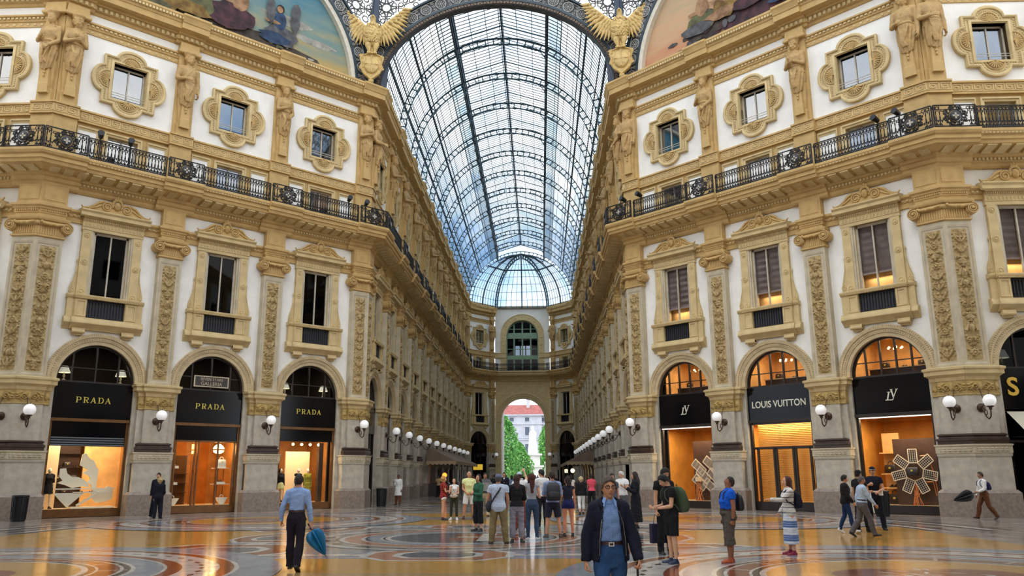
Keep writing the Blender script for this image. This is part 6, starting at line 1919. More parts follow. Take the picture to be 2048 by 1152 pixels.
# ---- dark shopfronts along the arcade and the side galleries
nm = 0
for Wl in (W_LA, W_RA, W_LC, W_RC, W_LS, W_RS):
    for i, c in enumerate(Wl.bays):
        key = 'darkfront'
        if key not in cache:
            P_ = []; y = -.62; n = 20; R2 = 1.6
            a = MB(); a.rings([[((R2 - o) * math.cos(PI * k / n), v, ZS + (R2 - o) * math.sin(PI * k / n)) for o, v in ((0, y - .06), (0, y + .08), (.08, y + .08), (.08, y - .06))] for k in range(n + 1)])
            for x in (-.8, 0, .8): a.box(x - .035, x + .035, y - .04, y + .06, ZS - .05, ZS + math.sqrt(R2 ** 2 - x * x) - .04)
            a.box(-R2, R2, y - .04, y + .08, ZS - .1, ZS)
            for x in (-1.55, 1.55, -.5, .5): a.box(x - .06, x + .06, y - .04, y + .08, 0, 4.1)
            a.box(-1.6, 1.6, y - .04, y + .08, .0, .4); a.box(-1.6, 1.6, y - .04, y + .08, 2.8, 2.9)
            P_.append(('frame', a.mesh('frame', M_FRAMEDK)))
            a = MB(); a.box(-1.62, 1.62, y + .04, y + .12, 4.1, ZS - .06); P_.append(('sign_board', a.mesh('sign_board', M_BLACKGL)))
            a = MB(); PP = arc(0, ZS, R2, 0, PI, 20); a.add([(x, y, z) for x, z in PP], [tuple(range(len(PP)))]); a.add([(-1.55, y, .4), (1.55, y, .4), (1.55, y, 4.1), (-1.55, y, 4.1)], [(3, 2, 1, 0)]); P_.append(('pane', a.mesh('pane', M_DARKGL)))
            cache[key] = P_
        r = empty('shopfront', Wl.F @ T(c, 0, 0))
        for n_, me in cache[key]: inst(me, n_, r)
        tag(r, 'dark framed glass shopfront, ' + place_word(Wl, i, len(Wl.bays), 'arch'), 'shopfront', 'dark arcade shopfronts')
        if Wl.key in ('LA', 'RA') and i % 3 == 1: area('arcade_shop_light', Wl.F @ T(c, -1.2, 3.6), 1.5, .5, 14)
# side shop at the right edge: yellow S sign and cream awning ; RI board in the lunette
F = W_RS.F @ T(W_RS.bays[1], 0, 0)
s = empty('side_shop_lettering', F @ T(0, -.46, 0)); text_mesh('S', 1.0, .02, T(1.12, 0, 4.95), M_YELLET, 'yellow_initial', s, 1.0, .02)
tag(s, 'large yellow letter S on the black fascia at the right edge', 'sign')
s = empty('lunette_lettering', F @ T(0, -.5, 0)); text_mesh('RI', .34, .01, T(.15, 0, 6.35), M_GOLDLET, 'small_letters', s)
tag(s, 'small pale letters in the lunette window at the right edge', 'sign')
r = empty('shop_awning', F @ T(0, 0, 0)); a = MB(); a.add([(-1.55, -.45, 4.0), (1.5, -.45, 4.0), (1.5, .9, 3.0), (-1.55, .9, 3.0)], [(0, 1, 2, 3)]); a.prism([(-1.55, 3.0), (1.5, 3.0), (1.5, 2.85), (-1.55, 2.85)], .88, .9); a.build('canvas', mat('pale_awning_canvas', (196, 190, 170), .8), r)
a = MB(); a.bar((1.45, -.4, 3.0), (1.45, .88, 2.98), .03); a.bar((-1.5, -.4, 3.0), (-1.5, .88, 2.98), .03); a.build('awning_arms', M_IRON, r)
tag(r, 'pale canvas awning lowered below the black fascia at the right edge', 'awning')
# small sign near the exit: text NESPR* left out of reach, plain pale dashes
# ---- restaurant awnings in the arcade
M_AWN = mat('taupe_awning_canvas', (132, 112, 94), .85, .12, 1.5)
M_AWNV = mat('awning_valance_ochre', (176, 150, 118), .85)
def awning(side, y0, y1, xw, words):
    sgn = -1 if side == 'left' else 1
    X = lambda d, y: sgn * (A0 - d) + sx(y)
    r = empty('cafe_awning', T(0, 0, 0)); a = MB(); zt, zl = 4.05, 2.85; d = 2.6
    a.add([(X(.1, y0), y0, zt), (X(.1, y1), y1, zt), (X(d, y1), y1, zl), (X(d, y0), y0, zl)], [(0, 1, 2, 3)]); a.add([(X(.1, y0), y0, zt), (X(d, y0), y0, zl), (X(.1, y0), y0, zl)], [(0, 1, 2)]); a.add([(X(.1, y1), y1, zt), (X(d, y1), y1, zl), (X(.1, y1), y1, zl)], [(0, 1, 2)])
    a.build('canopy', M_AWN, r)
    a = MB()
    def val(p, q):
        p, q = np.array(p), np.array(q); L_ = np.linalg.norm(q - p); n = int(L_ / .35)
        for i in range(n):
            u, v = p + (q - p) * i / n, p + (q - p) * (i + 1) / n; m_ = (u + v) / 2
            a.add([(u[0], u[1], zl), (v[0], v[1], zl), (v[0], v[1], zl - .22), (m_[0], m_[1], zl - .34), (u[0], u[1], zl - .22)], [(0, 1, 2, 3, 4)])
    val((X(d, y0), y0), (X(d, y1), y1)); val((X(.1, y0), y0), (X(d, y0), y0)); a.build('scalloped_valance', M_AWNV, r)
    for yy in np.arange(y0 + .2, y1, 6.0):
        a = MB(); a.bar((X(d - .15, yy), yy, 0), (X(d - .15, yy), yy, zl), .1); a.build('post', M_FRAMEDK, r)
    a = MB(); a.box(*sorted((X(d - .1, y0), X(.3, y0))), y0 + .1, y0 + .16, 0, 1.0); a.build('end_screen', M_FRAMEDK, r)
    tag(r, 'long taupe cafe awning with scalloped valance along the %s arcade wall' % side, 'awning')
    text = 'Biffi' if side == 'left' else 'Galleria'
    return r
awning('left', 43, 66, 2.6, ''); awning('right', 50, 72, 2.6, '')
for i, (x, y, z, wd) in enumerate(((-5.9, 44.5, 1.5, 'left'), (5.4, 60, 1.9, 'right'), (4.9, 66, 1.9, 'right'))):
    r = empty('cafe_lamp', T(x, y, z)); a = MB(); a.ball((0, 0, .2), .2, 12, 8); a.build('lamp_shade', mat('orange_lamp_glow', (255, 120, 40), .5, emit=4) if i == 0 else M_BULB, r); a = MB(); a.bar((0, 0, 0), (0, 0, .1), .04); a.bar((0, 0, -z), (0, 0, 0), .05); a.build('stem', M_IRON, r)
    tag(r, ('orange glowing lamp under the near end of the left cafe awning', 'pale glowing lamp under the right cafe awning, nearer one', 'pale glowing lamp under the right cafe awning, farther one')[i], 'lamp')
a = MB(); a.box(-.55, .55, -.05, .05, .3, .95); r = empty('kiosk_sign', T(-5.3, 72, 2.0)); a.build('panel', mat('yellow_lit_panel', (240, 196, 60), .5, emit=.5), r); a = MB(); a.bar((0, 0, -2), (0, 0, 0), .08); a.build('post', M_IRON, r)
tag(r, 'small yellow lit sign panel beyond the left cafe awning', 'sign')
# ---- litter bins
M_BIN = mat('dark_bin_metal', (34, 36, 40), .45, metal=.3)
def bin_(x, y, label):
    r = empty('litter_bin', T(x, y, 0.006)); a = MB(); a.lathe([(.24, 0), (.25, .02), (.28, .9), (.31, .92), (.31, .97), (.27, .99), (.24, .99), (.22, .4)], n=20); a.build('bin_body', M_BIN, r, smooth=40)
    a = MB()
    for k in range(16): t = 2 * PI * k / 16; a.bar((.255 * math.cos(t), .255 * math.sin(t), .08), (.285 * math.cos(t), .285 * math.sin(t), .88), .025)
    a.build('slats', M_BIN, r); tag(r, label, 'bin', 'dark slatted litter bins')
bin_(-17.9, 6.6, 'dark slatted litter bin before the near left pier'); bin_(-6.55, 20.9, 'dark slatted litter bin beside the left arcade corner pier'); bin_(15.8, 8.3, 'dark slatted litter bin before the near right pier'); bin_(6.1, 20.4, 'dark slatted litter bin beside the right arcade corner pier')
r = empty('flower_pot', T(-17.75, 4.2, .006)); a = MB(); a.lathe([(.2, 0), (.26, .3), (.24, .32), (.2, .28)], n=16); a.build('pot', M_BIN, r); a = MB(); R = random.Random(3)
for k in range(90): a.ball((R.gauss(0, .2), R.gauss(0, .2), .75 + R.gauss(0, .2)), (.05, .05, .04), 6, 4)
a.build('pink_blossoms', mat('pink_blossom', (214, 150, 184), .7), r); a = MB()
for k in range(24): a.tube([(0, 0, .25), (R.gauss(0, .12), R.gauss(0, .12), .5), (R.gauss(0, .22), R.gauss(0, .22), .75)], .01, 4)
a.build('stems', mat('stem_green', (70, 100, 56), .7), r); tag(r, 'pot of pale pink flowers at the left edge before the near pier', 'plant')
# spotlights on the balconies
def spot(Wl, x, label):
    r = empty('spotlight', Wl.F @ T(x, .62, 16.5)); a = MB(); a.tube([(0, .1, .1), (.05, .3, .18), (.08, .42, .22)], [.1, .13, .15], 12); a.build('lamp_head', M_IRON, r); a = MB(); a.bar((0, .1, -.1), (0, .1, .1), .05); a.bar((0, .1, -.1), (0, .2, -.14), .06); a.bar((0, .16, -1.06), (0, .16, -.1), .05); a.build('bracket', M_IRON, r); tag(r, label, 'spotlight', 'black spotlights on the balcony rail')
for (Wl, x, wd) in ((W_LD, 14.9, 'left front near the side gallery, outer'), (W_LD, 13.6, 'left front near the side gallery, inner'), (W_LD, 2.0, 'left front near the arcade corner, outer'), (W_LD, .9, 'left front near the arcade corner, inner'), (W_RD, 16.0, 'right front near the arcade corner, inner'), (W_RD, 14.9, 'right front near the arcade corner, outer'), (W_RD, 1.9, 'right front near the side gallery, inner'), (W_RD, 1.0, 'right front near the side gallery, outer')):
    spot(Wl, x, 'black spotlight on the balcony rail, ' + wd)
# ------------------------------------------------------------------ people: one continuous skinned body, fitted clothes as children
TMPS = bpy.data.scenes.new('workbench')
def remesh(mb, vox, smooth=3, noise=0.0, nscale=9.0, seed=0, cut=None, vert=1.3):
    """Fuse overlapping shapes into one continuous surface and relax it; returns a mesh in the same coordinates."""
    me = mb.mesh('tmp', M_PLASTER)
    o = bpy.data.objects.new('tmp', me); TMPS.collection.objects.link(o)
    m = o.modifiers.new('r', 'REMESH'); m.mode = 'VOXEL'; m.voxel_size = vox; m.use_smooth_shade = True
    if smooth:
        s = o.modifiers.new('s', 'SMOOTH'); s.factor = 0.5; s.iterations = smooth
    vl = TMPS.view_layers[0]; vl.update(); dg = vl.depsgraph
    out = bpy.data.meshes.new_from_object(o.evaluated_get(dg))
    bpy.data.objects.remove(o); bpy.data.meshes.remove(me)
    n = len(out.vertices)
    co = np.zeros(n * 3); out.vertices.foreach_get('co', co); co = co.reshape(-1, 3)
    if noise > 0:
        no = np.zeros(n * 3); out.vertices.foreach_get('normal', no); no = no.reshape(-1, 3)
        R = np.random.RandomState(seed); f = np.zeros(n)
        for k in range(7):
            d = R.normal(size=3); d[2] *= vert; d /= np.linalg.norm(d); fr = nscale * (0.7 + 1.5 * R.rand())
            ph = co @ d * fr * 2 + R.rand() * 6 + 1.3 * np.sin(co @ R.normal(size=3) * fr * .6)
            f += (1 - np.abs(np.sin(ph))) ** 2 * R.choice([-1, 1])
        co = co + no * (f * noise * .55)[:, None]
        out.vertices.foreach_set('co', co.ravel())
    if cut is not None:
        import bmesh
        bm = bmesh.new(); bm.from_mesh(out)
        bmesh.ops.delete(bm, geom=[v for v in bm.verts if cut(v.co)], context='VERTS')
        bm.to_mesh(out); bm.free()
    out.polygons.foreach_set('use_smooth', [True] * len(out.polygons))
    out.update()
    return out
def V3(*a): return np.array(a, float)
def nz_(v): v = np.array(v, float); return v / (np.linalg.norm(v) + 1e-12)
SKINS = {}
def skin(rgb): return mat('skin_%d_%d_%d' % rgb, rgb, .55, .08, 8, spec=.35)
def cloth(name, rgb, var=.12, rough=.85, **k): return mat('cloth_' + name, rgb, rough, var, k.pop('scale', 7), .25, 160, spec=.2, **k)
def stripes(name, bands, axis='Z', mode='band', rough=.85):
    """Woven stripe or check pattern from object coordinates: bands = [(frequency, rgb_a, rgb_b, duty)]."""
    m = mat('cloth_' + name, bands[0][1], rough, 0, 1, .2, 160, spec=.2); n = m.node_tree; b = n.nodes['Principled BSDF']
    t = n.nodes.new('ShaderNodeTexCoord'); sp = n.nodes.new('ShaderNodeSeparateXYZ'); n.links.new(t.outputs['Object'], sp.inputs[0])
    prev = None
    for i, (fr, ca, cb, duty, ax) in enumerate(bands):
        mu = n.nodes.new('ShaderNodeMath'); mu.operation = 'MULTIPLY'; mu.inputs[1].default_value = fr; n.links.new(sp.outputs[ax], mu.inputs[0])
        fc = n.nodes.new('ShaderNodeMath'); fc.operation = 'FRACT'; n.links.new(mu.outputs[0], fc.inputs[0])
        lt = n.nodes.new('ShaderNodeMath'); lt.operation = 'LESS_THAN'; lt.inputs[1].default_value = duty; n.links.new(fc.outputs[0], lt.inputs[0])
        mx = n.nodes.new('ShaderNodeMix'); mx.data_type = 'RGBA'; n.links.new(lt.outputs[0], mx.inputs['Factor'])
        if prev is None: mx.inputs['A'].default_value = (*lin(ca), 1)
        else: n.links.new(prev, mx.inputs['A'])
        mx.inputs['B'].default_value = (*lin(cb), 1); prev = mx.outputs['Result']
    n.links.new(prev, b.inputs['Base Color']); return m
HAIRM = lambda rgb: mat('hair_%d_%d_%d' % rgb, rgb, .5, .35, 30, .5, 120, spec=.3)
RINGS = [(.455, .118, .085, .0), (.49, .150, .105, -.005), (.525, .160, .115, -.01), (.56, .155, .108, -.005), (.61, .132, .092, .0), (.65, .132, .094, .005), (.70, .148, .108, .008), (.745, .160, .112, .008), (.785, .165, .105, .0), (.812, .148, .085, -.008), (.832, .100, .070, -.012), (.848, .062, .058, -.008), (.875, .052, .055, .002), (.905, .050, .054, .010)]
class Fig:
    """Joints of a posed figure. Local axes: +y ahead, +x the figure's right-hand side, z up."""
    def __init__(s, H=1.75, fat=1.0, lean=(0, 0, 1), arms=None, legs=None, head=(0, 0, 0), female=False, feet=None, twist=0.0, sw=1.0):
        k = H / 1.75; s.H, s.k, s.fat, s.female = H, k, fat, female
        arms = arms or {}; legs = legs or {}
        s.sp = nz_(lean); s.xr = nz_(np.cross(V3(0, 1, 0), s.sp) if True else 0); s.yf = np.cross(s.sp, s.xr)
        ct, st = math.cos(twist), math.sin(twist)
        s.xs, s.ys = s.xr * ct + s.yf * st, s.yf * ct - s.xr * st
        hipw = .088 * k * (1.02 if female else 1); shw = (.162 if female else .178) * sw * k * (1 + (fat - 1) * .5)
        L1, L2 = .243 * H, .238 * H
        P = V3(0, 0, 0)
        s.leg = {}; low = 9
        for sd in (-1, 1):
            td, kd, fy, fp = legs.get(sd, ((0.04, 0.02, -1), (0.0, -0.02, -1), .12, 0.0))
            td = nz_((td[0] * sd, td[1], td[2])); kd = nz_((kd[0] * sd, kd[1], kd[2]))
            h = P + V3(sd * hipw, 0, -.01); kn = h + td * L1; an = kn + kd * L2
            fd = V3(sd * math.sin(fy) * math.cos(fp), math.cos(fy) * math.cos(fp), -math.sin(fp))
            toe = an + fd * .13 * k - V3(0, 0, .055 * k * math.cos(fp))
            s.leg[sd] = [h, kn, an, fd, toe]
            low = min(low, an[2] - .078 * k * math.cos(fp) - (.13 * k * math.sin(fp) if fp > 0 else 0))
        P = V3(0, 0, -low); s.P = P
        for sd in (-1, 1):
            for i in (0, 1, 2, 4): s.leg[sd][i] = s.leg[sd][i] + P
        s.zh = .525
        s.at = lambda f, sx_=0, y=0: P + s.sp * (f - .525) * H + (s.xs if f > .68 else s.xr) * sx_ + (s.ys if f > .68 else s.yf) * y
        s.neck = s.at(.865); s.headc = None
        s.hy, s.hp, s.hr = head
        s.arm = {}
        for sd in (-1, 1):
            ud, fd, pn, curl = arms.get(sd, ((.12, .02, -1), (.04, .18, -1), None, .5))
            ud = nz_(s.xs * ud[0] * sd + s.ys * ud[1] + V3(0, 0, ud[2])); fd = nz_(s.xs * fd[0] * sd + s.ys * fd[1] + V3(0, 0, fd[2]))
            sh = s.at(.802, sd * shw, -.005); el = sh + ud * .172 * H; wr = el + fd * .146 * H
            pn = nz_(pn) * V3(sd, 1, 1) if pn is not None else -s.xs * sd
            pn = nz_(pn - fd * np.dot(pn, fd)); s.arm[sd] = [sh, el, wr, fd, pn, curl]
        Rm = (Matrix.Rotation(s.hy, 3, 'Z') @ Matrix.Rotation(s.hp, 3, 'X') @ Matrix.Rotation(s.hr, 3, 'Y'))
        s.HR = np.array(Rm)
        s.hc = s.neck + s.HR @ V3(0, .012 * k, .112 * k) + V3(0, 0, 0)
    def hpt(s, x, y, z): return s.hc + s.HR @ (V3(x, y, z) * s.k)
    def torso(s, mb, inf, z0, z1, n=26, top=None):
        C = []
        for f, rx, ry, yo in RINGS:
            if f < z0 - .02 or f > z1 + .02: continue
            k, ft = s.k, s.fat
            if f > .83: ft = 1 + (ft - 1) * .35
            belly = 0
            if s.female: rx *= (.93 if .59 < f < .67 else .9 if f > .7 else 1.04); 
            if s.female and .7 < f < .76: ry *= 1.12; yo += .01
            if s.fat > 1.05 and .54 < f < .72: belly = (s.fat - 1) * .18
            rx = rx * k * ft + inf; ry = ry * k * ft + inf + belly * .5
            c = s.at(f, 0, (yo * k + belly * .5))
            xa, ya = (s.xs, s.ys) if f > .68 else (s.xr, s.yf)
            C.append([c + xa * rx * math.copysign(abs(math.cos(t)) ** .85, math.cos(t)) + ya * ry * math.copysign(abs(math.sin(t)) ** .9, math.sin(t)) for t in np.linspace(0, 2 * PI, n + 1)[:-1]])
        mb.rings(C)
        if z1 >= .8:
            for sd in (-1, 1):
                mb.tube([s.at(.818, sd * .05 * s.k, -.01), s.arm[sd][0]], [.06 * s.k + inf, .051 * s.k * (1 + (s.fat - 1) * .4) + inf], 12); mb.ball(s.arm[sd][0], .053 * s.k * (1 + (s.fat - 1) * .4) + inf, 12, 8)
    def armtube(s, mb, sd, inf, f0, f1, n=12):
        sh, el, wr = s.arm[sd][:3]; k = s.k * (1 + (s.fat - 1) * .5) * (.88 if s.female else 1)
        pts = [(0, .054), (.2, .053), (.45, .047), (.9, .041), (1.0, .042), (1.15, .043), (1.45, .037), (1.8, .029), (2.0, .026)]
        P, R = [], []
        for t, r in pts:
            if t < f0 - 1e-6 or t > f1 + 1e-6: continue
            P.append(sh + (el - sh) * t if t <= 1 else el + (wr - el) * (t - 1)); R.append(r * k + inf)
        mb.tube(P, R, n)
    def legtube(s, mb, sd, inf, f0, f1, n=14, flare=0.0):
        h, kn, an = s.leg[sd][:3]; k = s.k * (1 + (s.fat - 1) * .6)
        pts = [(-.08, .078), (0, .088), (.25, .084), (.6, .068), (.9, .056), (1.0, .056), (1.15, .053), (1.35, .056), (1.6, .047), (1.85, .036), (2.0, .034)]
        P, R = [], []
        for t, r in pts:
            if t < f0 - 1e-6 or t > f1 + 1e-6: continue
            p = h + (kn - h) * t if t <= 1 else kn + (an - kn) * (t - 1)
            if t > 1: p = p - s.yf * 0.012 * math.sin(PI * (t - 1))
            P.append(p); R.append(r * k + inf + flare * max(0, t - .2))
        mb.tube(P, R, n)
    def hand(s, mb, sd, sc=1.0):
        wr, d, pn, curl = s.arm[sd][2], s.arm[sd][3], s.arm[sd][4], s.arm[sd][5]
        k = s.k * sc * (.9 if s.female else 1); w_ = np.cross(d, pn)
        if np.dot(w_, s.yf) < 0 and abs(np.dot(w_, s.yf)) > .2: w_ = -w_          # thumb side looks ahead
        elif abs(np.dot(w_, s.yf)) <= .2 and np.dot(w_, -s.xs * sd) < 0: w_ = -w_
        C = []
        for t, a_, b_ in ((-.01, .024, .019), (.02, .030, .017), (.05, .040, .016), (.078, .042, .015), (.092, .038, .012)):
            c = wr + d * t * k; C.append([c + w_ * a_ * k * math.cos(u) + pn * b_ * k * math.sin(u) for u in np.linspace(0, 2 * PI, 13)[:-1]])
        mb.rings(C)
        for i, (o, ln) in enumerate(((.030, .072), (.010, .080), (-.011, .075), (-.031, .060))):
            p = wr + (d * .082 + w_ * o) * k; P = [p]; a_ = curl * .45; 
            for q in (.42, .33, .25):
                a_ += curl * (.75 if q > .3 else .5); dd = d * math.cos(a_) + pn * math.sin(a_) + w_ * o * .8
                p = p + nz_(dd) * ln * q * k; P.append(p)
            mb.tube(P, [.0095 * k, .009 * k, .0082 * k, .0068 * k], 8)
        p = wr + (d * .022 + w_ * .026 + pn * .006) * k; d1 = nz_(d * .75 + w_ * .65 + pn * .25); d2 = nz_(d * .9 + w_ * .25 + pn * (.2 + .5 * curl))
        mb.tube([p, p + d1 * .035 * k, p + d1 * .035 * k + d2 * .03 * k, p + d1 * .035 * k + d2 * .052 * k], [.013 * k, .0115 * k, .010 * k, .008 * k], 8)
        return w_
    def grip(s, sd): a_ = s.arm[sd]; return a_[2] + a_[3] * .085 * s.k + a_[4] * .03 * s.k
    def head(s, mb, n=44, m=34, face=1.0):
        C = []
        for i in range(m + 1):
            ph = PI * i / m; z = -math.cos(ph); rr = max(math.sin(ph), 1e-3); ring = []
            for j in range(n):
                t = 2 * PI * j / n; cx, cy = math.cos(t), math.sin(t)      # +y face
                rx, ry, rz = .074, .094, .117
                x, y, zz = rx * rr * cx, ry * rr * cy, rz * z
                if z < -.1:                                                # jaw
                    u = (-z - .1) / .9; x *= 1 - .30 * u ** 1.2; y = y * (1 - .12 * u) + (.018 * u if cy > 0 else .03 * u)
                if cy < 0: y *= 1.05
                if cy > 0:
                    g = lambda x0, z0, sx_, sz: math.exp(-((x - x0) / sx_) ** 2 - ((zz - z0) / sz) ** 2)
                    y += face * (.027 * g(0, -.024, .013, .013) + .018 * g(0, -.002, .009, .024) + .005 * g(0, .030, .045, .010) - .011 * (g(.031, .010, .015, .011) + g(-.031, .010, .015, .011)) + .008 * g(0, -.058, .022, .009) + .009 * g(0, -.094, .02, .014) + .004 * (g(.045, -.02, .02, .02) + g(-.045, -.02, .02, .02)) - .004 * g(0, -.074, .025, .006))
                ring.append(s.hpt(x, y, zz))
            C.append(ring)
        mb.rings(C)
        for sd in (-1, 1): mb.rings([[s.hpt(sd * (.069 + o), -.004 + a_ * math.cos(t) - .3 * o, -.008 + 1.6 * a_ * math.sin(t)) for t in np.linspace(0, 2 * PI, 11)[:-1]] for o, a_ in ((0, .010), (.008, .015), (.014, .017), (.016, .010))])
        mb.tube([s.at(.84, 0, -.008 * s.k), s.neck + (s.hc - s.neck) * .25 - s.ys * .004, s.hpt(0, -.012, -.06)], [.056 * s.k * (.88 if s.female else 1), .05 * s.k * (.86 if s.female else 1), .052 * s.k], 14)
    def foot(s, mb, sd, inf=0.0, sole=0):
        h, kn, an, fd, toe = s.leg[sd]; k = s.k; side = nz_(np.cross(fd, V3(0, 0, 1))); up = np.cross(side, fd)
        C = []
        for t, w_, hh in ((-.062, .020, .035), (-.055, .030, .055), (-.02, .034, .075), (.02, .035, .072), (.07, .041, .052), (.12, .045, .040), (.16, .038, .032), (.185, .018, .02)):
            c = an + fd * t * k; ring = []
            base = an[2] * 0 - .078 * k
            for u in np.linspace(0, 2 * PI, 15)[:-1]:
                vz = math.sin(u); z = base + (max(0, vz) * (hh * k + inf) if vz > 0 else 0) - (inf * .3 if vz <= 0 else 0)
                ring.append(c + side * (w_ * k + inf) * math.cos(u) + up * (z + (.012 * k if vz > 0 else 0)))
            C.append(ring)
        mb.rings(C); mb.tube([an + V3(0, 0, .03 * k), an - up * .03 * k], [.036 * k + inf, .038 * k + inf], 12)
def hair_shape(f, style, mb):
    k = f.k
    if style in ('short', 'crop', 'grey_side'):
        o = .006 if style == 'crop' else .012
        C = []
        for i in range(15):
            ph = PI * .62 * i / 14; ring = []
            for j in range(28):
                t = 2 * PI * j / 28; cy = math.sin(t); lim = 1.0
                lm = float(np.interp(cy, (-.5, -.25, .0, .3, .5, .8, 1), (.68, .54, .56, .57, .43, .34, .31)))
                p2 = ph * lm / .62
                x, y, z = (.076 + o) * math.sin(p2) * math.cos(t), (.098 + o) * math.sin(p2) * cy * (1.0 if cy > 0 else 1.04), (.119 + o * 1.1) * math.cos(p2)
                if cy > .2 and style != 'crop': z += .009 * (cy - .2); y += .004
                ring.append(f.hpt(x, y - .002, z))
            C.append(ring)
        mb.rings(C)
    else:
        hood = style == 'hijab'
        o = .016 if not hood else .02
        mb.rings([[f.hpt((.076 + o) * math.sin(ph) * math.cos(t), -.020 + (.094 + o) * math.sin(ph) * math.sin(t) * (1 if math.sin(t) < 0 else .82), .012 + (.112 + o) * math.cos(ph)) for t in np.linspace(0, 2 * PI, 25)[:-1]] for ph in np.linspace(.02, PI - .02, 16)])
        ln = {'bob': .20, 'long': .42, 'pony': .30, 'curly': .17, 'hijab': .30, 'bun': .02, 'mid': .27}[style]
        if style == 'bun': mb.ball(f.hpt(0, -.12, .05), .05 * k, 12, 8)
        elif style == 'pony': mb.tube([f.hpt(0, -.1, .06), f.hpt(0, -.15, .0), f.hpt(0, -.14, -.14), f.hpt(0, -.13, -.26)], [.03, .035, .03, .012], 10)
        elif style == 'curly':
            R = random.Random(3)
            for i in range(60):
                u, v = R.uniform(0, 6.28), R.uniform(-.9, 1); r = math.sqrt(1 - v * v); p = (.095 * r * math.cos(u), -.025 + .105 * r * math.sin(u), .01 + .115 * v)
                if p[1] > .045 and p[2] < .06: continue
                mb.ball(f.hpt(*p), .028 * k, 8, 6)
        else:
            C = []
            for t_ in np.linspace(0, 1, 8):
                z = .03 - ln * t_; yb_ = -.03 - .035 * min(1, t_ * 3) - (.03 * t_ if style == 'long' else 0)
                if t_ > .5 and style in ('long', 'mid', 'hijab'): yb_ -= .01
                wx = (.086 if not hood else .094) * (1 - .35 * t_ if style == 'long' else 1 + (.12 if not hood else .5) * t_)
                wy = (.062 if style != 'hijab' else .085) * (1 - .3 * t_ if style == 'long' else 1)
                c = f.hpt(0, yb_, min(z, .03)); 
                C.append([c + (f.HR @ V3(wx * k * math.cos(u), wy * k * math.sin(u) * (1 if math.sin(u) < 0 else .55), 0)) for u in np.linspace(0, 2 * PI, 19)[:-1]])
            mb.rings(C)
            if hood:
                mb.ball(f.hpt(0, .02, -.13), (.075 * k, .07 * k, .06 * k), 12, 8)
def backpack(f, col, scale=1.0, strap_col=None):
    k = f.k * scale; out = []
    a = MB(); C = []
    c0 = f.at(.70, 0, -.125 * f.k * (1 + (f.fat - 1)))
    up, xr, yb = f.sp, f.xs, -f.ys
    for t, w_, d in ((-.27, .10, .04), (-.26, .15, .09), (-.2, .165, .115), (0, .16, .11), (.14, .15, .085), (.22, .11, .05), (.24, .05, .02)):
        c = c0 + up * t * k * .8 + yb * (.05 + d * .5) * k
        C.append([c + xr * w_ * k * math.copysign(abs(math.cos(u)) ** .6, math.cos(u)) + yb * d * .75 * k * math.copysign(abs(math.sin(u)) ** .6, math.sin(u)) for u in np.linspace(0, 2 * PI, 21)[:-1]])
    a.rings(C); out.append(('bag_body', a))
    a = MB(); C = []
    for t, w_, d in ((-.2, .10, .02), (-.17, .125, .05), (-.04, .12, .05), (0.0, .09, .02)):
        c = c0 + up * t * k * .8 + yb * (.155) * k
        C.append([c + xr * w_ * k * math.copysign(abs(math.cos(u)) ** .6, math.cos(u)) + yb * d * k * math.copysign(abs(math.sin(u)) ** .6, math.sin(u)) for u in np.linspace(0, 2 * PI, 17)[:-1]])
    a.rings(C); a.tube([c0 + up * (.2 * k) + xr * s_ * .03 * k + yb * .06 * k + up * (.03 * k if s_ == 0 else 0) for s_ in (-1, 0, 1)], .008, 6); out.append(('front_pocket', a))
    a = MB()
    for sd in (-1, 1):
        w_ = .105 * f.k
        a.tube([c0 + up * .17 * k + xr * sd * .09 * k, f.at(.845, sd * w_ * .8, -.05 * f.k), f.at(.842, sd * w_, .02 * f.k), f.at(.80, sd * w_, .115 * f.k * f.fat), f.at(.73, sd * (w_ + .02), .13 * f.k * f.fat), f.at(.67, sd * (w_ + .05), .07 * f.k), f.at(.64, sd * (w_ + .05), -.05 * f.k), c0 - up * .18 * k + xr * sd * .12 * k], .0125 * f.k, 6)
    out.append(('shoulder_straps', a))
    return out
def umbrella(mb_c, mb_s, p, d, L=.75, open_=.085, droop=0.0, n=16):
    """Folded umbrella hanging from p along d."""
    d = nz_(d); u = nz_(np.cross(d, V3(.3, 1, .2))); v = np.cross(d, u); C = []
    for t, r in ((.14, .35), (.2, .8), (.32, 1.0), (.5, .9), (.7, .6), (.86, .33), (.95, .12)):
        C.append([p + d * t * L + (u * math.cos(a_) + v * math.sin(a_)) * open_ * r * (1 + .38 * math.sin(8 * a_)) for a_ in np.linspace(0, 2 * PI, 33)[:-1]])
    mb_c.rings(C)
    mb_s.tube([p - d * .06, p + d * .12 * L], .011, 8); mb_s.tube([p, p + d * L], .006, 6); mb_s.tube([p + d * L * .95, p + d * (L + .05)], [.008, .003], 6)
NP_ = [0]
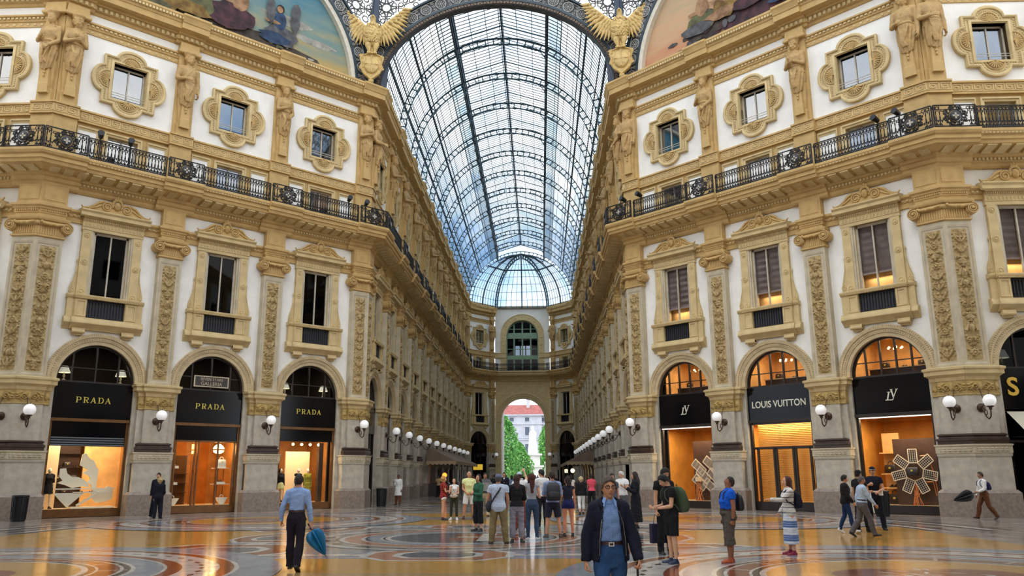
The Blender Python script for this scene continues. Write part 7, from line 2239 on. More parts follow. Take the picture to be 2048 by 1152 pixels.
def person(x, y, yaw, label, f, sk=(208, 160, 126), hair=('short', (50, 38, 30)), top=None, bottom=None, shoes=(40, 34, 32), vox=.012, extra=None, group=None, eyes=True, z=0.006, scale=1.0, cat='person', face_detail=False, sleeve_end=None):
    """top = (kind, material, hem, sleeve 0..2) ; bottom = (kind, material, length 0..2)."""
    NP_[0] += 1; seed = NP_[0]
    r = empty('person', T(x, y, z) @ RZ(yaw) @ S3(scale))
    a = MB()
    f.torso(a, 0, .455, .9)
    for sd in (-1, 1):
        f.armtube(a, sd, 0, 0, 2); f.legtube(a, sd, 0, -.08, 2); f.foot(a, sd, 0); f.hand(a, sd)
    f.head(a)
    me = remesh(a, vox, 2); me.name = 'body'; me.materials.clear(); me.materials.append(skin(sk)); inst(me, 'body', r)
    def piece(nm, mb, m, sm=2, nz=.0, vx=None, **kw):
        me = remesh(mb, vx or max(vox, .010), sm, nz, seed=seed, **kw); me.name = nm; me.materials.clear(); me.materials.append(m); return inst(me, nm, r)
    if bottom:
        kind, m, ln = bottom
        a = MB()
        if kind in ('trousers', 'shorts', 'jeans'):
            inf = {'trousers': .016, 'shorts': .022, 'jeans': .010}[kind]; fl = {'trousers': .010, 'shorts': .022, 'jeans': .002}[kind]
            f.torso(a, .012, .455, .60)
            for sd in (-1, 1): f.legtube(a, sd, inf, -.08, ln, flare=fl)
            if ln >= 2:
                for sd in (-1, 1): an = f.leg[sd][2]; kn = f.leg[sd][1]; a.tube([an + (kn - an) * .1, an - nz_(kn - an) * .03 * f.k], [.036 * f.k + inf + fl * 1.6, .04 * f.k + inf + fl * 1.8], 12)
            piece(kind, a, m, 2, .007 if kind != 'jeans' else .004)
        elif kind == 'skirt':
            C = []; zb = f.P[2] + .0
            for t in np.linspace(0, 1, 9):
                zf = .60 - (.60 - ln) * t; ww = .135 + .05 * min(1, t * 2.5) + .03 * t; c = f.at(zf) if zf > .45 else V3(f.P[0], f.P[1], f.P[2] + (zf - .525) * f.H)
                C.append([c + f.xr * (ww * f.k) * math.cos(u) * (1 + .04 * t * math.sin(9 * u)) + f.yf * (ww * .78 * f.k) * math.sin(u) * (1 + .04 * t * math.sin(9 * u)) for u in np.linspace(0, 2 * PI, 37)[:-1]])
            a.rings(C); piece('skirt', a, m, 1, .004)
        if kind in ('trousers', 'jeans', 'shorts') and top and top[0] in ('tucked', 'polo_tucked'):
            a = MB(); f2 = .598
            C = []
            for fz_, o in ((f2 - .008, .021), (f2 + .014, .021)):
                rx, ry = .136 * f.k * f.fat + o, .096 * f.k * f.fat + o + (f.fat - 1) * .09
                c = f.at(fz_, 0, (f.fat - 1) * .09); C.append([c + f.xr * rx * math.cos(u) + f.yf * ry * math.sin(u) for u in np.linspace(0, 2 * PI, 33)[:-1]])
            a.rings(C); a.build('belt', mat('belt_leather', (52, 30, 28), .45), r)
    if top:
        kind, m, hem, sl = top
        inf = {'tucked': .013, 'loose': .02, 'jacket': .03, 'tight': .008, 'polo_tucked': .016, 'coat': .028, 'tank': .006}[kind]
        a = MB(); f.torso(a, inf, hem, .845)
        if sl > 0:
            for sd in (-1, 1): f.armtube(a, sd, inf * .8 + (.006 if sl < 1 else .002), 0, {.5: .45, .45: .45, 1: 1.0, 1.5: 1.45, 2: 2.0, 1.8: 1.8}.get(sl, sl))
        if kind in ('coat',) or hem < .45:
            C = []
            for t in np.linspace(0, 1, 6):
                zf = .56 - (.56 - hem) * t; ww = .192 + .05 * t; c = V3(f.P[0], f.P[1], f.P[2] + (zf - .525) * f.H)
                C.append([c + f.xr * ww * f.k * math.cos(u) + f.yf * ww * .8 * f.k * math.sin(u) for u in np.linspace(0, 2 * PI, 25)[:-1]])
            a.rings(C)
        piece({'jacket': 'jacket', 'coat': 'coat', 'polo_tucked': 'polo_shirt'}.get(kind, 'shirt'), a, m, 2, .007 if kind not in ('tight', 'tank') else .003)
        if kind in ('tucked', 'polo_tucked', 'loose') and sl > 0:
            a = MB(); C = []
            for fz_, o in ((.834, .016), (.858, .012)): C.append([f.at(fz_, 0, .0) + f.xs * (.058 * f.k + o) * math.cos(u) + f.ys * (.060 * f.k + o) * math.sin(u) for u in np.linspace(0, 2 * PI, 19)[:-1]])
            a.rings(C, caps=False); a.build('collar', m, r, smooth=60)
    if shoes is not None:
        ms = shoes if not isinstance(shoes, tuple) else mat('shoe_%d_%d_%d' % shoes, shoes, .5, .15, 20)
        for sd in (-1, 1): a = MB(); f.foot(a, sd, .007); me = remesh(a, max(.008, vox * .8), 1); me.materials.clear(); me.materials.append(ms); inst(me, 'shoe', r)
    if hair:
        a = MB(); hair_shape(f, hair[0], a); me = remesh(a, max(.005, vox * .7), 1, .0045 if hair[0] in ('short', 'crop', 'curly', 'grey_side') else .004, 26 if hair[0] != 'hijab' else 10, seed, vert=1.3 if hair[0] in ('short', 'crop', 'curly', 'grey_side') else .12); me.materials.clear(); me.materials.append(HAIRM(hair[1]) if hair[0] != 'hijab' else cloth('scarf_%d' % hair[1][0], hair[1])); inst(me, 'hair' if hair[0] != 'hijab' else 'headscarf', r)
    if eyes:
        for sd in (-1, 1):
            a = MB(); a.ball(f.hpt(sd * .030, .0735, .010), .0125 * f.k, 12, 8); e = a.build('eye', mat('eye_white', (226, 220, 212), .3), r, smooth=180)
            a = MB(); a.ball(f.hpt(sd * .030, .0805, .0105), .0066 * f.k, 10, 6); a.build('iris', mat('eye_iris_dark', (40, 28, 22), .25), e, smooth=180)
            a = MB(); a.tube([f.hpt(sd * .014, .0915, .028), f.hpt(sd * .03, .091, .033), f.hpt(sd * .047, .080, .027)], [.0028, .0035, .002], 6); a.build('eyebrow', HAIRM(hair[1] if hair and hair[0] != 'hijab' else (40, 30, 26)), r)
        for sd in (-1, 1): a = MB(); a.tube([f.hpt(sd * .016, .0815, .0125), f.hpt(sd * .024, .0855, .0185), f.hpt(sd * .034, .085, .0185), f.hpt(sd * .045, .0775, .0125)], [.003, .0044, .0044, .003], 6); a.tube([f.hpt(sd * .018, .081, .006), f.hpt(sd * .030, .0845, .0025), f.hpt(sd * .043, .077, .006)], [.002, .003, .002], 6); a.build('eyelids', skin(sk), r, smooth=180)
        a = MB(); a.tube([f.hpt(-.020, .0885, -.057), f.hpt(-.008, .0975, -.0545), f.hpt(.008, .0975, -.0545), f.hpt(.020, .0885, -.057)], [.003, .0048, .0048, .003], 6); a.tube([f.hpt(-.017, .089, -.063), f.hpt(0, .0965, -.0655), f.hpt(.017, .089, -.063)], [.003, .005, .003], 6); a.build('lips', mat('lips_rose', (168, 98, 86), .5), r, smooth=180)
    tag(r, label, cat, group)
    if extra: extra(r, f)
    return r
# poses --------------------------------------------------------------------
ARM_DOWN = ((.13, .0, -1), (.05, .16, -1), None, .55)
def walk(a=.32, b=.30):      # right foot ahead, left foot trailing on its toe
    return {1: ((.03, a, -1), (.0, a * .55, -1), .08, -.12), -1: ((.03, -b * .55, -1), (.0, -b * 2.1, -1), .08, .55)}
def walk_l(a=.32, b=.30):
    w_ = walk(a, b); return {-1: w_[1], 1: w_[-1]}
STAND = {1: ((.06, .02, -1), (.03, -.03, -1), .25, 0), -1: ((.06, .02, -1), (.03, -.03, -1), .25, 0)}
WIDE = {1: ((.16, .02, -1), (.1, -.03, -1), .3, 0), -1: ((.13, .02, -1), (.08, -.03, -1), .3, 0)}
RELAX = {1: ((.06, .10, -1), (.03, -.12, -1), .35, 0), -1: ((.05, -.01, -1), (.02, -.02, -1), .15, 0)}
def armset(r, l): return {1: r, -1: l}
FOLD = ((.22, .25, -1), (-.75, .75, .12), (0, -1, .2), .6)
PHONE = ((.22, .25, -1), (-.35, 1, .55), (-.3, -.5, .6), .9)
CLASP = ((.16, .12, -1), (-.62, .75, -.75), (-.4, -.8, 0), .8)
def held_umbrella(r, f, sd, d, col, L=.75, op=.085):
    a, b = MB(), MB(); umbrella(a, b, f.grip(sd), V3(*d), L, op)
    u = empty('umbrella', r.matrix_world.copy()); a.build('canopy', col, u, smooth=60); b.build('shaft', M_IRON, u); return u
def carry(r, f, parts, name, m, label, cat, ms=None):
    u = empty(name, r.matrix_world.copy())
    for i, (n, mb) in enumerate(parts): mb.build(n, m if i == 0 or ms is None else ms, u, smooth=50)
    tag(u, label, cat); return u
# ------------------------------------------------------------------ who is who
C_NAVY = cloth('navy_jacket', (30, 32, 48)); C_BLUE = stripes('blue_fine_check', [(90, (120, 150, 196), (104, 134, 184), .5, 'X'), (90, None, (140, 168, 208), .25, 'Z')])
C_DENIM = cloth('blue_denim', (52, 86, 132), .45, scale=5); C_BLACK = cloth('black_cotton', (30, 30, 33)); C_SKYB = cloth('light_blue_cotton', (142, 172, 222), .08)
C_INK = cloth('ink_trousers', (34, 32, 42)); C_OLIVE = cloth('olive_canvas_backpack', (74, 88, 66), .15); C_ROYAL = cloth('royal_blue_polo', (26, 92, 206), .1)
C_TAUPE = cloth('taupe_shorts', (92, 84, 76), .15); C_WHITE = cloth('white_cotton', (226, 226, 224), .06); C_GREY = cloth('grey_trousers', (92, 90, 94)); C_LGREY = cloth('pale_grey_trousers', (134, 132, 144))
C_KHAKI = cloth('khaki_trousers', (124, 112, 78)); C_GREEN = cloth('green_top', (50, 94, 72)); C_YEL = cloth('pale_yellow_polo', (220, 222, 158)); C_RED = stripes('red_pattern', [(14, (150, 40, 36), (96, 24, 28), .5, 'Z'), (18, None, (196, 96, 84), .16, 'X')])
C_BROWNT = cloth('brown_trousers', (104, 66, 42)); C_PINK = cloth('coral_top', (220, 84, 104)); C_SUIT = cloth('dark_navy_suit', (26, 28, 40)); C_CHECK = stripes('blue_white_check', [(60, (214, 222, 232), (130, 156, 190), .3, 'X'), (60, None, (130, 156, 190), .3, 'Z')])
C_STRIPE = stripes('cream_grey_stripe', [(9.5, (212, 208, 200), (74, 78, 92), .14, 'Z')]); C_SKIRT = stripes('blue_white_tiered', [(3.6, (220, 222, 226), (84, 110, 160), .45, 'Z'), (22, None, (170, 182, 208), .22, 'Z')])
C_DKGREEN = cloth('dark_green_trousers', (52, 58, 44)); C_BEIGE = cloth('beige_shirt', (186, 160, 118)); C_CHAM = cloth('blue_grey_shirt', (140, 156, 190)); C_POL = cloth('police_navy', (26, 28, 40))
M_LEA = mat('dark_brown_leather', (58, 38, 32), .45); M_METAL = mat('buckle_metal', (200, 196, 186), .3, metal=.9); M_BLUEUMB = mat('blue_umbrella_nylon', (20, 110, 160), .5, .2, 6)
M_BLKN = mat('black_nylon', (26, 27, 32), .6, .2, 8)
# 1. the man walking toward us in an open navy jacket
f = Fig(1.60, .98, sw=.83, lean=(0, .03, 1), head=(.12, -.02, 0), legs=walk(.22, .2), arms={1: ((.34, -.04, -1), (.08, .12, -1), (-1, 0, .2), .75), -1: ((.38, .10, -1), (.14, .34, -1), (-1, 0, .2), 1.1)})
def ex(r, f):
    r.children[0].name = 'body'
    # open jacket over the shirt
    a = MB(); f.torso(a, .027, .50, .845)
    for sd in (-1, 1): f.armtube(a, sd, .021, 0, 2.0); a.tube([f.arm[sd][1] + (f.arm[sd][2] - f.arm[sd][1]) * .80, f.arm[sd][1] + (f.arm[sd][2] - f.arm[sd][1]) * .95], [.052 * f.k, .048 * f.k], 14)
    a.rings([[f.at(z) + f.xr * (w_ * f.k) * math.cos(u) + f.yf * (w_ * .72 * f.k) * math.sin(u) for u in np.linspace(0, 2 * PI, 29)[:-1]] for z, w_ in ((.50, .205), (.54, .20), (.60, .19), (.66, .185))])
    def cut(co):
        zf = (co.z - f.P[2]) / f.H + .525; w_ = .060 + .05 * min(1, max(0, (.80 - zf) / .3)) ; x = co.x - .006
        return co.y > .03 and -w_ * 1.25 < x < w_ * .98 and zf < .90
    me = remesh(a, .008, 3, .006, 6, 3, cut=cut); me.materials.clear(); me.materials.append(C_NAVY); j = inst(me, 'jacket', r)
    m_ = j.modifiers.new('thick', 'SOLIDIFY'); m_.thickness = .006; m_.offset = 1
    a = MB(); a.tube([f.at(.835, .06, .045), f.at(.80, .068, .112), f.at(.72, .095, .135), f.at(.62, .112, .128), f.at(.53, .118, .125)], [.0025] * 5, 5); a.tube([f.at(.835, -.07, .045), f.at(.79, -.085, .11), f.at(.72, -.12, .128), f.at(.62, -.14, .115), f.at(.53, -.145, .108)], [.0025] * 5, 5); a.build('zip', M_METAL, j)
    for sd in (-1, 1):       # turned collar of the jacket and shirt collar points
        a = MB(); a.rings([[f.at(z, sd * x, y) for (z, x, y) in row] for row in (((.868, .052, -.03), (.872, .068, .0), (.856, .078, .05), (.835, .066, .085)), ((.862, .066, -.036), (.866, .088, .0), (.845, .098, .055), (.815, .088, .10)), ((.836, .078, -.04), (.838, .105, .0), (.82, .112, .055), (.795, .098, .108)))], caps=False)
        o = a.build('jacket_collar', C_NAVY, j, smooth=80); m_ = o.modifiers.new('t', 'SOLIDIFY'); m_.thickness = .007
        a = MB(); a.add([f.at(.872, sd * .05, .02), f.at(.868, sd * .030, .068), f.at(.815, sd * .058, .112), f.at(.838, sd * .075, .07)], [(0, 1, 2, 3)]); o = a.build('collar_point', C_SKYB, r); m_ = o.modifiers.new('t', 'SOLIDIFY'); m_.thickness = .006
    a = MB(); a.tube([f.at(.60 + .055 * i * .8, .0, .118 + .012 * math.sin(i)) for i in range(6)], .0035, 5); a.build('shirt_placket', C_SKYB, r)
    a = MB(); a.ringpoly([(-.018, -.012), (.018, -.012), (.018, .012), (-.018, .012)], [(-.026, -.019), (.026, -.019), (.026, .019), (-.026, .019)], -.003, .003)
    o = a.build('belt_buckle', M_METAL, r); o.location = tuple(f.at(.598, 0, .128))
    # glasses
    a = MB()
    for sd in (-1, 1):
        P = [(sd * (.033 + .023 * math.copysign(abs(math.cos(t)) ** .7, math.cos(t))), .101 - .006 * abs(math.cos(t)), .008 + .016 * math.copysign(abs(math.sin(t)) ** .7, math.sin(t))) for t in np.linspace(0, 2 * PI, 17)[:-1]]
        a.tube([f.hpt(*p) for p in P], .0034, 6, closed=True); a.tube([f.hpt(sd * .056, .096, .014), f.hpt(sd * .079, .06, .014), f.hpt(sd * .082, .0, .008)], .0024, 5)
    a.tube([f.hpt(-.012, .104, .012), f.hpt(0, .107, .014), f.hpt(.012, .104, .012)], .0022, 5); g = a.build('glasses', mat('tortoise_frame', (70, 40, 24), .3), r)
    for sd in (-1, 1):
        a = MB(); P = [(sd * (.033 + .022 * math.copysign(abs(math.cos(t)) ** .7, math.cos(t))), .1005, .008 + .015 * math.copysign(abs(math.sin(t)) ** .7, math.sin(t))) for t in np.linspace(0, 2 * PI, 17)[:-1]]; a.add([f.hpt(*p) for p in P], [tuple(range(16))]); a.build('lens', M_SHOPGL, g)
        a = MB(); a.tube([f.hpt(sd * .022, .086, -.030), f.hpt(sd * .030, .083, -.046), f.hpt(sd * .031, .078, -.062)], .0012, 4); a.build('smile_line', skin((176, 118, 88)), r)
    a = MB()
    for sd, st in ((-1, 0),):
        wr, d = f.arm[sd][2], f.arm[sd][3]; a.tube([wr - d * .012, wr + d * .012], [.033 * f.k, .033 * f.k], 14)
    a.build('wristwatch', M_METAL, r)
    u = held_umbrella(r, f, -1, (0.02, .12, -1), M_BLKN, .62, .055); tag(u, 'folded black umbrella held by the man in the open navy jacket', 'umbrella')
person(3.18, -16.8, PI + .06, 'person in open navy jacket, light blue shirt and jeans walking toward the camera', f, (206, 150, 116), ('grey_side', (92, 80, 70)), ('tucked', C_BLUE, .61, .45), ('jeans', C_DENIM, 2), vox=.0045, extra=ex)
# 2. blue shirt seen from behind with blue umbrella
f = Fig(1.64, .98, lean=(0, .04, 1), legs=walk_l(.12, .16), arms={1: ((.20, .04, -1), (.12, .10, -1), None, .9), -1: ((.34, -.16, -1), (.1, .22, -1), None, .9)})
def ex(r, f):
    u = held_umbrella(r, f, 1, (.5, .1, -.85), M_BLUEUMB, .60, .12); tag(u, 'bright blue half-folded umbrella held low by the person in light blue shirt', 'umbrella')
person(-1.94, -10.2, .03, 'person in light blue shirt and dark trousers walking away, seen from behind', f, (200, 150, 120), ('short', (42, 30, 26)), ('tucked', C_SKYB, .61, 2), ('trousers', C_INK, 2), (24, 22, 24), .0065, ex, eyes=False)
# 3. black T-shirt, green backpack, looking down to the phone
f = Fig(1.66, 1.0, lean=(0, .10, 1), head=(0, -.55, 0), legs=STAND, arms=armset(((.10, .12, -1), (-.25, .9, -.05), (-.6, -.1, .8), 1.0), ((.10, .12, -1), (-.25, .9, -.05), (-.6, -.1, .8), 1.0)))
def ex(r, f):
    carry(r, f, backpack(f, None, 1.25), 'backpack', C_OLIVE, 'olive green backpack worn by the person in black looking down', 'backpack')
person(4.96, -9.0, PI / 2 + .25, 'person in black shirt and shorts with olive backpack, head bent over a phone', f, (212, 164, 130), ('short', (24, 22, 22)), ('loose', C_BLACK, .52, .45), ('shorts', C_BLACK, .95), (36, 50, 78), .0065, ex)
f = Fig(1.80, .95, lean=(0, .04, 1), head=(-.1, -.45, 0), legs=STAND, arms={1: ((.16, .0, -1), (.05, .1, -1), None, .9), -1: ((.2, .2, -1), (-.2, .9, .1), (-.5, -.3, .6), .8)})
def ex(r, f):
    a = MB(); a.box(-.17, .17, -.07, .07, 0, .40); b = MB(); b.tube([(-.1, .0, .40), (-.07, 0, .58), (0, 0, .62), (.07, 0, .58), (.1, 0, .40)], .008, 5)
    u = empty('tote_bag', T(4.96, -7.0, .22) @ RZ(.3)); a.build('bag_body', cloth('dark_violet_bag', (46, 42, 62)), u); b.build('bag_handles', M_LEA, u); tag(u, 'dark violet paper tote bag hanging from the hand of the taller person in black', 'bag')
person(5.1, -7.1, PI + .5, 'taller person in black T-shirt behind the one with the olive backpack', f, (206, 158, 124), ('short', (24, 22, 22)), ('loose', C_BLACK, .52, .45), ('trousers', C_BLACK, 2), vox=.009, extra=ex)
# 4. royal blue polo, looking up
f = Fig(1.60, 1.2, lean=(0, -.05, 1), head=(0, .42, 0), legs={1: ((.06, -.06, -1), (.02, -.06, -1), .1, 0), -1: ((.05, .14, -1), (.02, .02, -1), .1, 0)}, arms={1: ((.14, .06, -1), (.02, .22, -1), None, .8), -1: ((.16, -.02, -1), (.02, .12, -1), None, .8)})
def ex(r, f):
    carry(r, f, backpack(f, None, .85), 'backpack', M_BLKN, 'small black backpack worn by the person in the royal blue polo', 'backpack')
    a = MB(); wr, d = f.arm[-1][2], f.arm[-1][3]; a.tube([wr - d * .03, wr + d * .0], [.038, .038], 14); a.build('wristwatch', M_BLKN, r)
person(6.08, -8.85, PI / 2 + .1, 'person in royal blue polo and taupe shorts looking up, black backpack on', f, (150, 98, 72), ('crop', (44, 34, 30)), ('polo_tucked', C_ROYAL, .61, .45), ('shorts', C_TAUPE, 1.35), (176, 78, 40), .0065, ex)
# 5. striped cardigan, long tiered skirt, arm stretched out
f = Fig(1.58, .98, lean=(0, .0, 1), head=(0, .05, 0), female=True, legs=STAND, arms={-1: ((.1, .75, -.6), (-.05, 1, .06), (0, -.2, -1), .2), 1: ((.12, .1, -1), (-.0, .55, -.8), None, .9)})
def ex(r, f):
    carry(r, f, backpack(f, None, .92), 'backpack', cloth('midnight_backpack', (34, 36, 50)), 'small navy backpack worn by the person in the striped cardigan', 'backpack')
person(7.69, -7.28, PI / 2 + .05, 'person in striped cardigan and long blue tiered skirt with one arm stretched out', f, (214, 160, 130), ('mid', (82, 46, 36)), ('loose', C_STRIPE, .48, 2), ('skirt', C_SKIRT, .13), (140, 30, 58), .0065, ex)
# 6. trio and police officer
f = Fig(1.58, 1.05, legs=walk(.25, .2), lean=(0, .04, 1), arms=armset(((.16, .1, -1), (.0, .6, -.8), None, .7), ARM_DOWN))
person(11.10, -1.0, -PI / 2 - .2, 'person in black jacket and blue jeans walking behind the one in grey trousers', f, (204, 152, 120), ('short', (30, 26, 24)), ('jacket', C_BLACK, .5, 2), ('jeans', cloth('dark_denim', (30, 52, 92)), 2), (210, 208, 206), .010, None)
f = Fig(1.60, 1.08, legs=walk(.42, .34), lean=(0, .08, 1), arms=armset(((.14, .42, -1), (.0, .65, -.8), None, .5), ((.12, -.3, -1), (.05, .1, -1), None, .6)))
person(11.05, -2.35, -PI / 2, 'person in pale blue shirt and grey trousers striding past the officer', f, (176, 124, 96), ('crop', (90, 84, 80)), ('tucked', cloth('pale_blue_shirt', (176, 196, 222)), .57, 2), ('trousers', C_GREY, 2), (40, 36, 38), .009, None)
f = Fig(1.74, 1.0, legs=WIDE, arms=armset(((.2, .2, -1), (-.3, .9, .1), (0, -.5, -.6), .6), ARM_DOWN))
def capx(m):
    def g(r, f):
        a = MB(); a.rings([[f.hpt((.084 + o) * math.cos(u), -.004 + (.103 + o) * math.sin(u), z) for u in np.linspace(0, 2 * PI, 25)[:-1]] for z, o in ((.045, 0), (.06, .002), (.10, -.01), (.125, -.045), (.13, -.08))]); a.rings([[f.hpt(.07 * math.cos(u) * sc_, .08 + .075 * math.sin(u) * sc_, .047 - .004 * i) for u in np.linspace(-.3, PI + .3, 13)] for i, sc_ in ((0, 1), (1, 1))], caps=True)
        a.build('cap', m, r, smooth=50)
    return g
person(11.75, -.4, -PI / 2 + .5, 'person in black with dark cap half hidden behind the two walking past the officer', f, (190, 140, 110), ('crop', (30, 26, 24)), ('loose', C_BLACK, .52, .45), ('trousers', C_BLACK, 2), vox=.012, extra=capx(C_BLACK))
f = Fig(1.84, 1.05, legs=WIDE, head=(.2, -.1, 0), arms={1: ((.42, .15, -1), (-.75, .6, .5), (0, -.6, -.4), .9), -1: ((.2, .1, -1), (-.5, .7, -.2), (0, -.5, -.4), .9)})
def ex(r, f):
    capx(C_POL)(r, f)
    a = MB(); a.rings([[f.hpt((.087) * math.cos(u), -.004 + .106 * math.sin(u), z) for u in np.linspace(0, 2 * PI, 25)[:-1]] for z in (.05, .062)]); a.build('cap_band', C_WHITE, r)
    a = MB(); C = [[f.at(z) + f.xr * .168 * math.cos(u) + f.yf * .125 * math.sin(u) for u in np.linspace(0, 2 * PI, 27)[:-1]] for z in (.585, .612)]; a.rings(C); a.box(-.24, -.12, .02, .14, f.at(.54)[2], f.at(.62)[2]); a.build('white_belt_pouch', C_WHITE, r)
    u = empty('baton', r.matrix_world.copy()); a = MB(); p = f.at(.60, .12, .16); a.tube([p, p + V3(-.06, .06, -.62)], .016, 8); a.build('stick', C_WHITE, u); tag(u, 'white baton hanging at the belt of the officer in cap', 'baton')
person(12.5, .45, PI - .35, 'police officer in dark uniform, white belt and peaked cap before the shop window', f, (196, 146, 116), ('crop', (40, 32, 28)), ('tight', C_POL, .55, .45), ('trousers', C_POL, 2), (20, 20, 22), .009, ex)
# 7. walker at the right edge
f = Fig(1.70, 1.1, legs=walk(.45, .34), lean=(0, .06, 1), arms={1: ((.1, .2, -1), (.0, .35, -.9), None, .7), -1: ((.14, .22, -1), (-.02, .85, -.28), None, 1.0)})
def ex(r, f):
    carry(r, f, backpack(f, None, .75), 'backpack', cloth('indigo_backpack', (46, 44, 86)), 'indigo backpack worn by the person striding before the end pier', 'backpack')
    u = held_umbrella(r, f, -1, (-.05, 1, -.32), M_BLKN, .9, .15); tag(u, 'black umbrella carried point forward by the person in brown trousers', 'umbrella')
person(18.55, 5.9, PI / 2, 'person in white shirt and brown trousers striding past the end pier', f, (170, 124, 98), ('short', (60, 50, 44)), ('tucked', C_WHITE, .61, 2), ('trousers', C_BROWNT, 2), (60, 36, 28), .012, ex)
# 8. pair by the left pier
f = Fig(1.62, .98, female=True, legs=STAND, arms=armset(((.16, .1, -1), (-.3, .7, -.2), (0, -.5, .5), .7), ARM_DOWN))
person(-13.12, 8.1, .2, 'blond person in dark suit with a shoulder bag, standing before the pier', f, (214, 168, 136), ('curly', (196, 170, 120)), ('jacket', C_SUIT, .46, 2), ('trousers', C_SUIT, 2), (30, 28, 28), .013, None)
f = Fig(1.82, 1.0, legs=WIDE, arms=armset(ARM_DOWN, ARM_DOWN))
person(-13.55, 8.85, PI + .1, 'dark-haired person in black suit facing the blond person at the pier', f, (206, 156, 126), ('short', (28, 24, 22)), ('jacket', C_SUIT, .5, 2), ('trousers', C_SUIT, 2), (180, 160, 140), .013, None)
# 9. arcade, white coat and waiter
f = Fig(1.72, 1.0, legs=STAND, head=(.3, 0, 0), arms={1: ((.2, .2, -1), (-.3, .9, .6), (0, -.5, .5), .6), -1: ARM_DOWN})
person(-6.1, 23.6, PI - .3, 'person in long white coat standing between the arcade piers', f, (120, 80, 60), ('crop', (26, 22, 20)), ('coat', C_WHITE, .30, 2), ('trousers', C_BROWNT, 2), (60, 40, 34), .014, None)
f = Fig(1.66, 1.0, legs=STAND, arms=armset(FOLD, ARM_DOWN))
person(-6.0, 41.4, PI - .4, 'person in beige shirt before the cafe awning beside the orange lamp', f, (120, 82, 62), ('crop', (26, 22, 20)), ('loose', C_BEIGE, .52, .45), ('trousers', C_BLACK, 2), vox=.018, extra=None)
# 10. group left of centre
f = Fig(1.62, 1.12, female=True, legs=STAND, arms=armset(FOLD, FOLD))
person(-1.36, 6.8, -PI / 2 + .25, 'blond curly-haired person in red patterned top with bare legs, facing the group', f, (206, 156, 124), ('curly', (206, 158, 92)), ('loose', C_RED, .45, .45), ('shorts', C_WHITE, .45), (40, 38, 40), .012, None)
f = Fig(1.54, .92, female=True, legs=STAND, head=(-.1, 0, 0), arms={1: ((.15, .35, -1), (-.45, .45, 1), (0, -.5, .5), .8), -1: ((.12, .2, -1), (-.8, .6, -.1), (0, -.4, .5), .6)})
def ex(r, f):
    u = empty('shoulder_bag', r.matrix_world.copy()); a = MB(); a.ball(f.at(.575, 0, .15), (.15, .06, .075), 14, 8); a.build('bag_body', stripes('bag_pattern', [(24, (226, 220, 208), (70, 62, 58), .4, 'X')]), u, smooth=60); a = MB(); a.tube([f.at(.575, -.12, .13), f.at(.72, 0, .14), f.at(.84, .1, .02)], .006, 5); a.build('bag_strap', M_LEA, u); tag(u, 'patterned bag worn at the front of the long-haired brunette', 'bag')
person(-.93, 6.6, PI, 'brunette in white sleeveless top and dark green trousers, hand at the mouth', f, (210, 162, 132), ('long', (36, 26, 24)), ('tank', C_WHITE, .58, 0), ('jeans', C_DKGREEN, 1.85), (222, 220, 216), .012, ex)
f = Fig(1.80, 1.16, legs=WIDE, head=(.5, .05, 0), arms=armset(CLASP, CLASP))
person(-.45, 7.6, PI + .2, 'bald person in pale yellow polo and white shorts, hands clasped', f, (196, 140, 110), ('crop', (190, 150, 124)), ('loose', C_YEL, .50, .45), ('shorts', C_WHITE, .95), (80, 50, 44), .011, None)
f = Fig(1.75, 1.0, legs=STAND, head=(.3, 0, 0), arms=armset(FOLD, ((.2, .5, -1), (.1, .8, -.3), None, .8)))
def ex(r, f):
    u = empty('newspaper', r.matrix_world.copy()); a = MB(); p = f.at(.66, -.12, .34); a.rings([[p + V3(-.2 + .1 * i, .03 * math.sin(i * 1.5), -.14), p + V3(-.2 + .1 * i, .03 * math.sin(i * 1.5), .2)] for i in range(5)], caps=False); a.build('sheets', cloth('newsprint', (188, 188, 186), .25), u); tag(u, 'open grey newspaper held behind the person in pale yellow polo', 'newspaper')
person(.05, 9.4, PI, 'dark-haired person in beige trousers holding papers, behind the pale yellow polo', f, (176, 128, 100), ('short', (28, 24, 22)), ('loose', C_GREY, .52, 2), ('trousers', cloth('sand_trousers', (196, 178, 146)), 2), vox=.014, extra=ex)
f = Fig(1.66, 1.02, female=True, legs=RELAX, head=(.4, 0, 0), arms=armset(ARM_DOWN, FOLD))
person(.52, .2, PI - .9, 'person in green top and sunglasses with loose black trousers', f, (196, 146, 114), ('mid', (40, 26, 22)), ('loose', C_GREEN, .54, 2), ('trousers', C_BLACK, 1.8), (30, 28, 28), .010, None)
f = Fig(1.67, 1.14, legs=WIDE, head=(-.2, 0, 0), lean=(0, .02, 1), arms={1: ((.2, -.03, -1), (-.06, .35, -1), None, .7), -1: ((.3, .0, -1), (-.06, .3, -.9), None, .7)})
def ex(r, f):
    capx(cloth('grey_blue_cap', (104, 112, 136)))(r, f)
    u = empty('messenger_bag', r.matrix_world.copy()); a = MB(); a.tube([f.at(.835, .09, -.06), f.at(.76, .02, -.16), f.at(.66, -.1, -.165), f.at(.56, -.20, -.1)], .022, 6); a.tube([f.at(.835, .09, -.06), f.at(.84, .09, .03), f.at(.76, .0, .17), f.at(.6, -.19, .1)], .018, 6); a.build('strap', M_BLKN, u); a = MB(); a.ball(f.at(.53, -.245, 0), (.075, .15, .14), 12, 8); a.build('bag_body', cloth('charcoal_bag', (54, 54, 60)), u, smooth=60); tag(u, 'charcoal messenger bag slung across the blue checked shirt', 'bag')
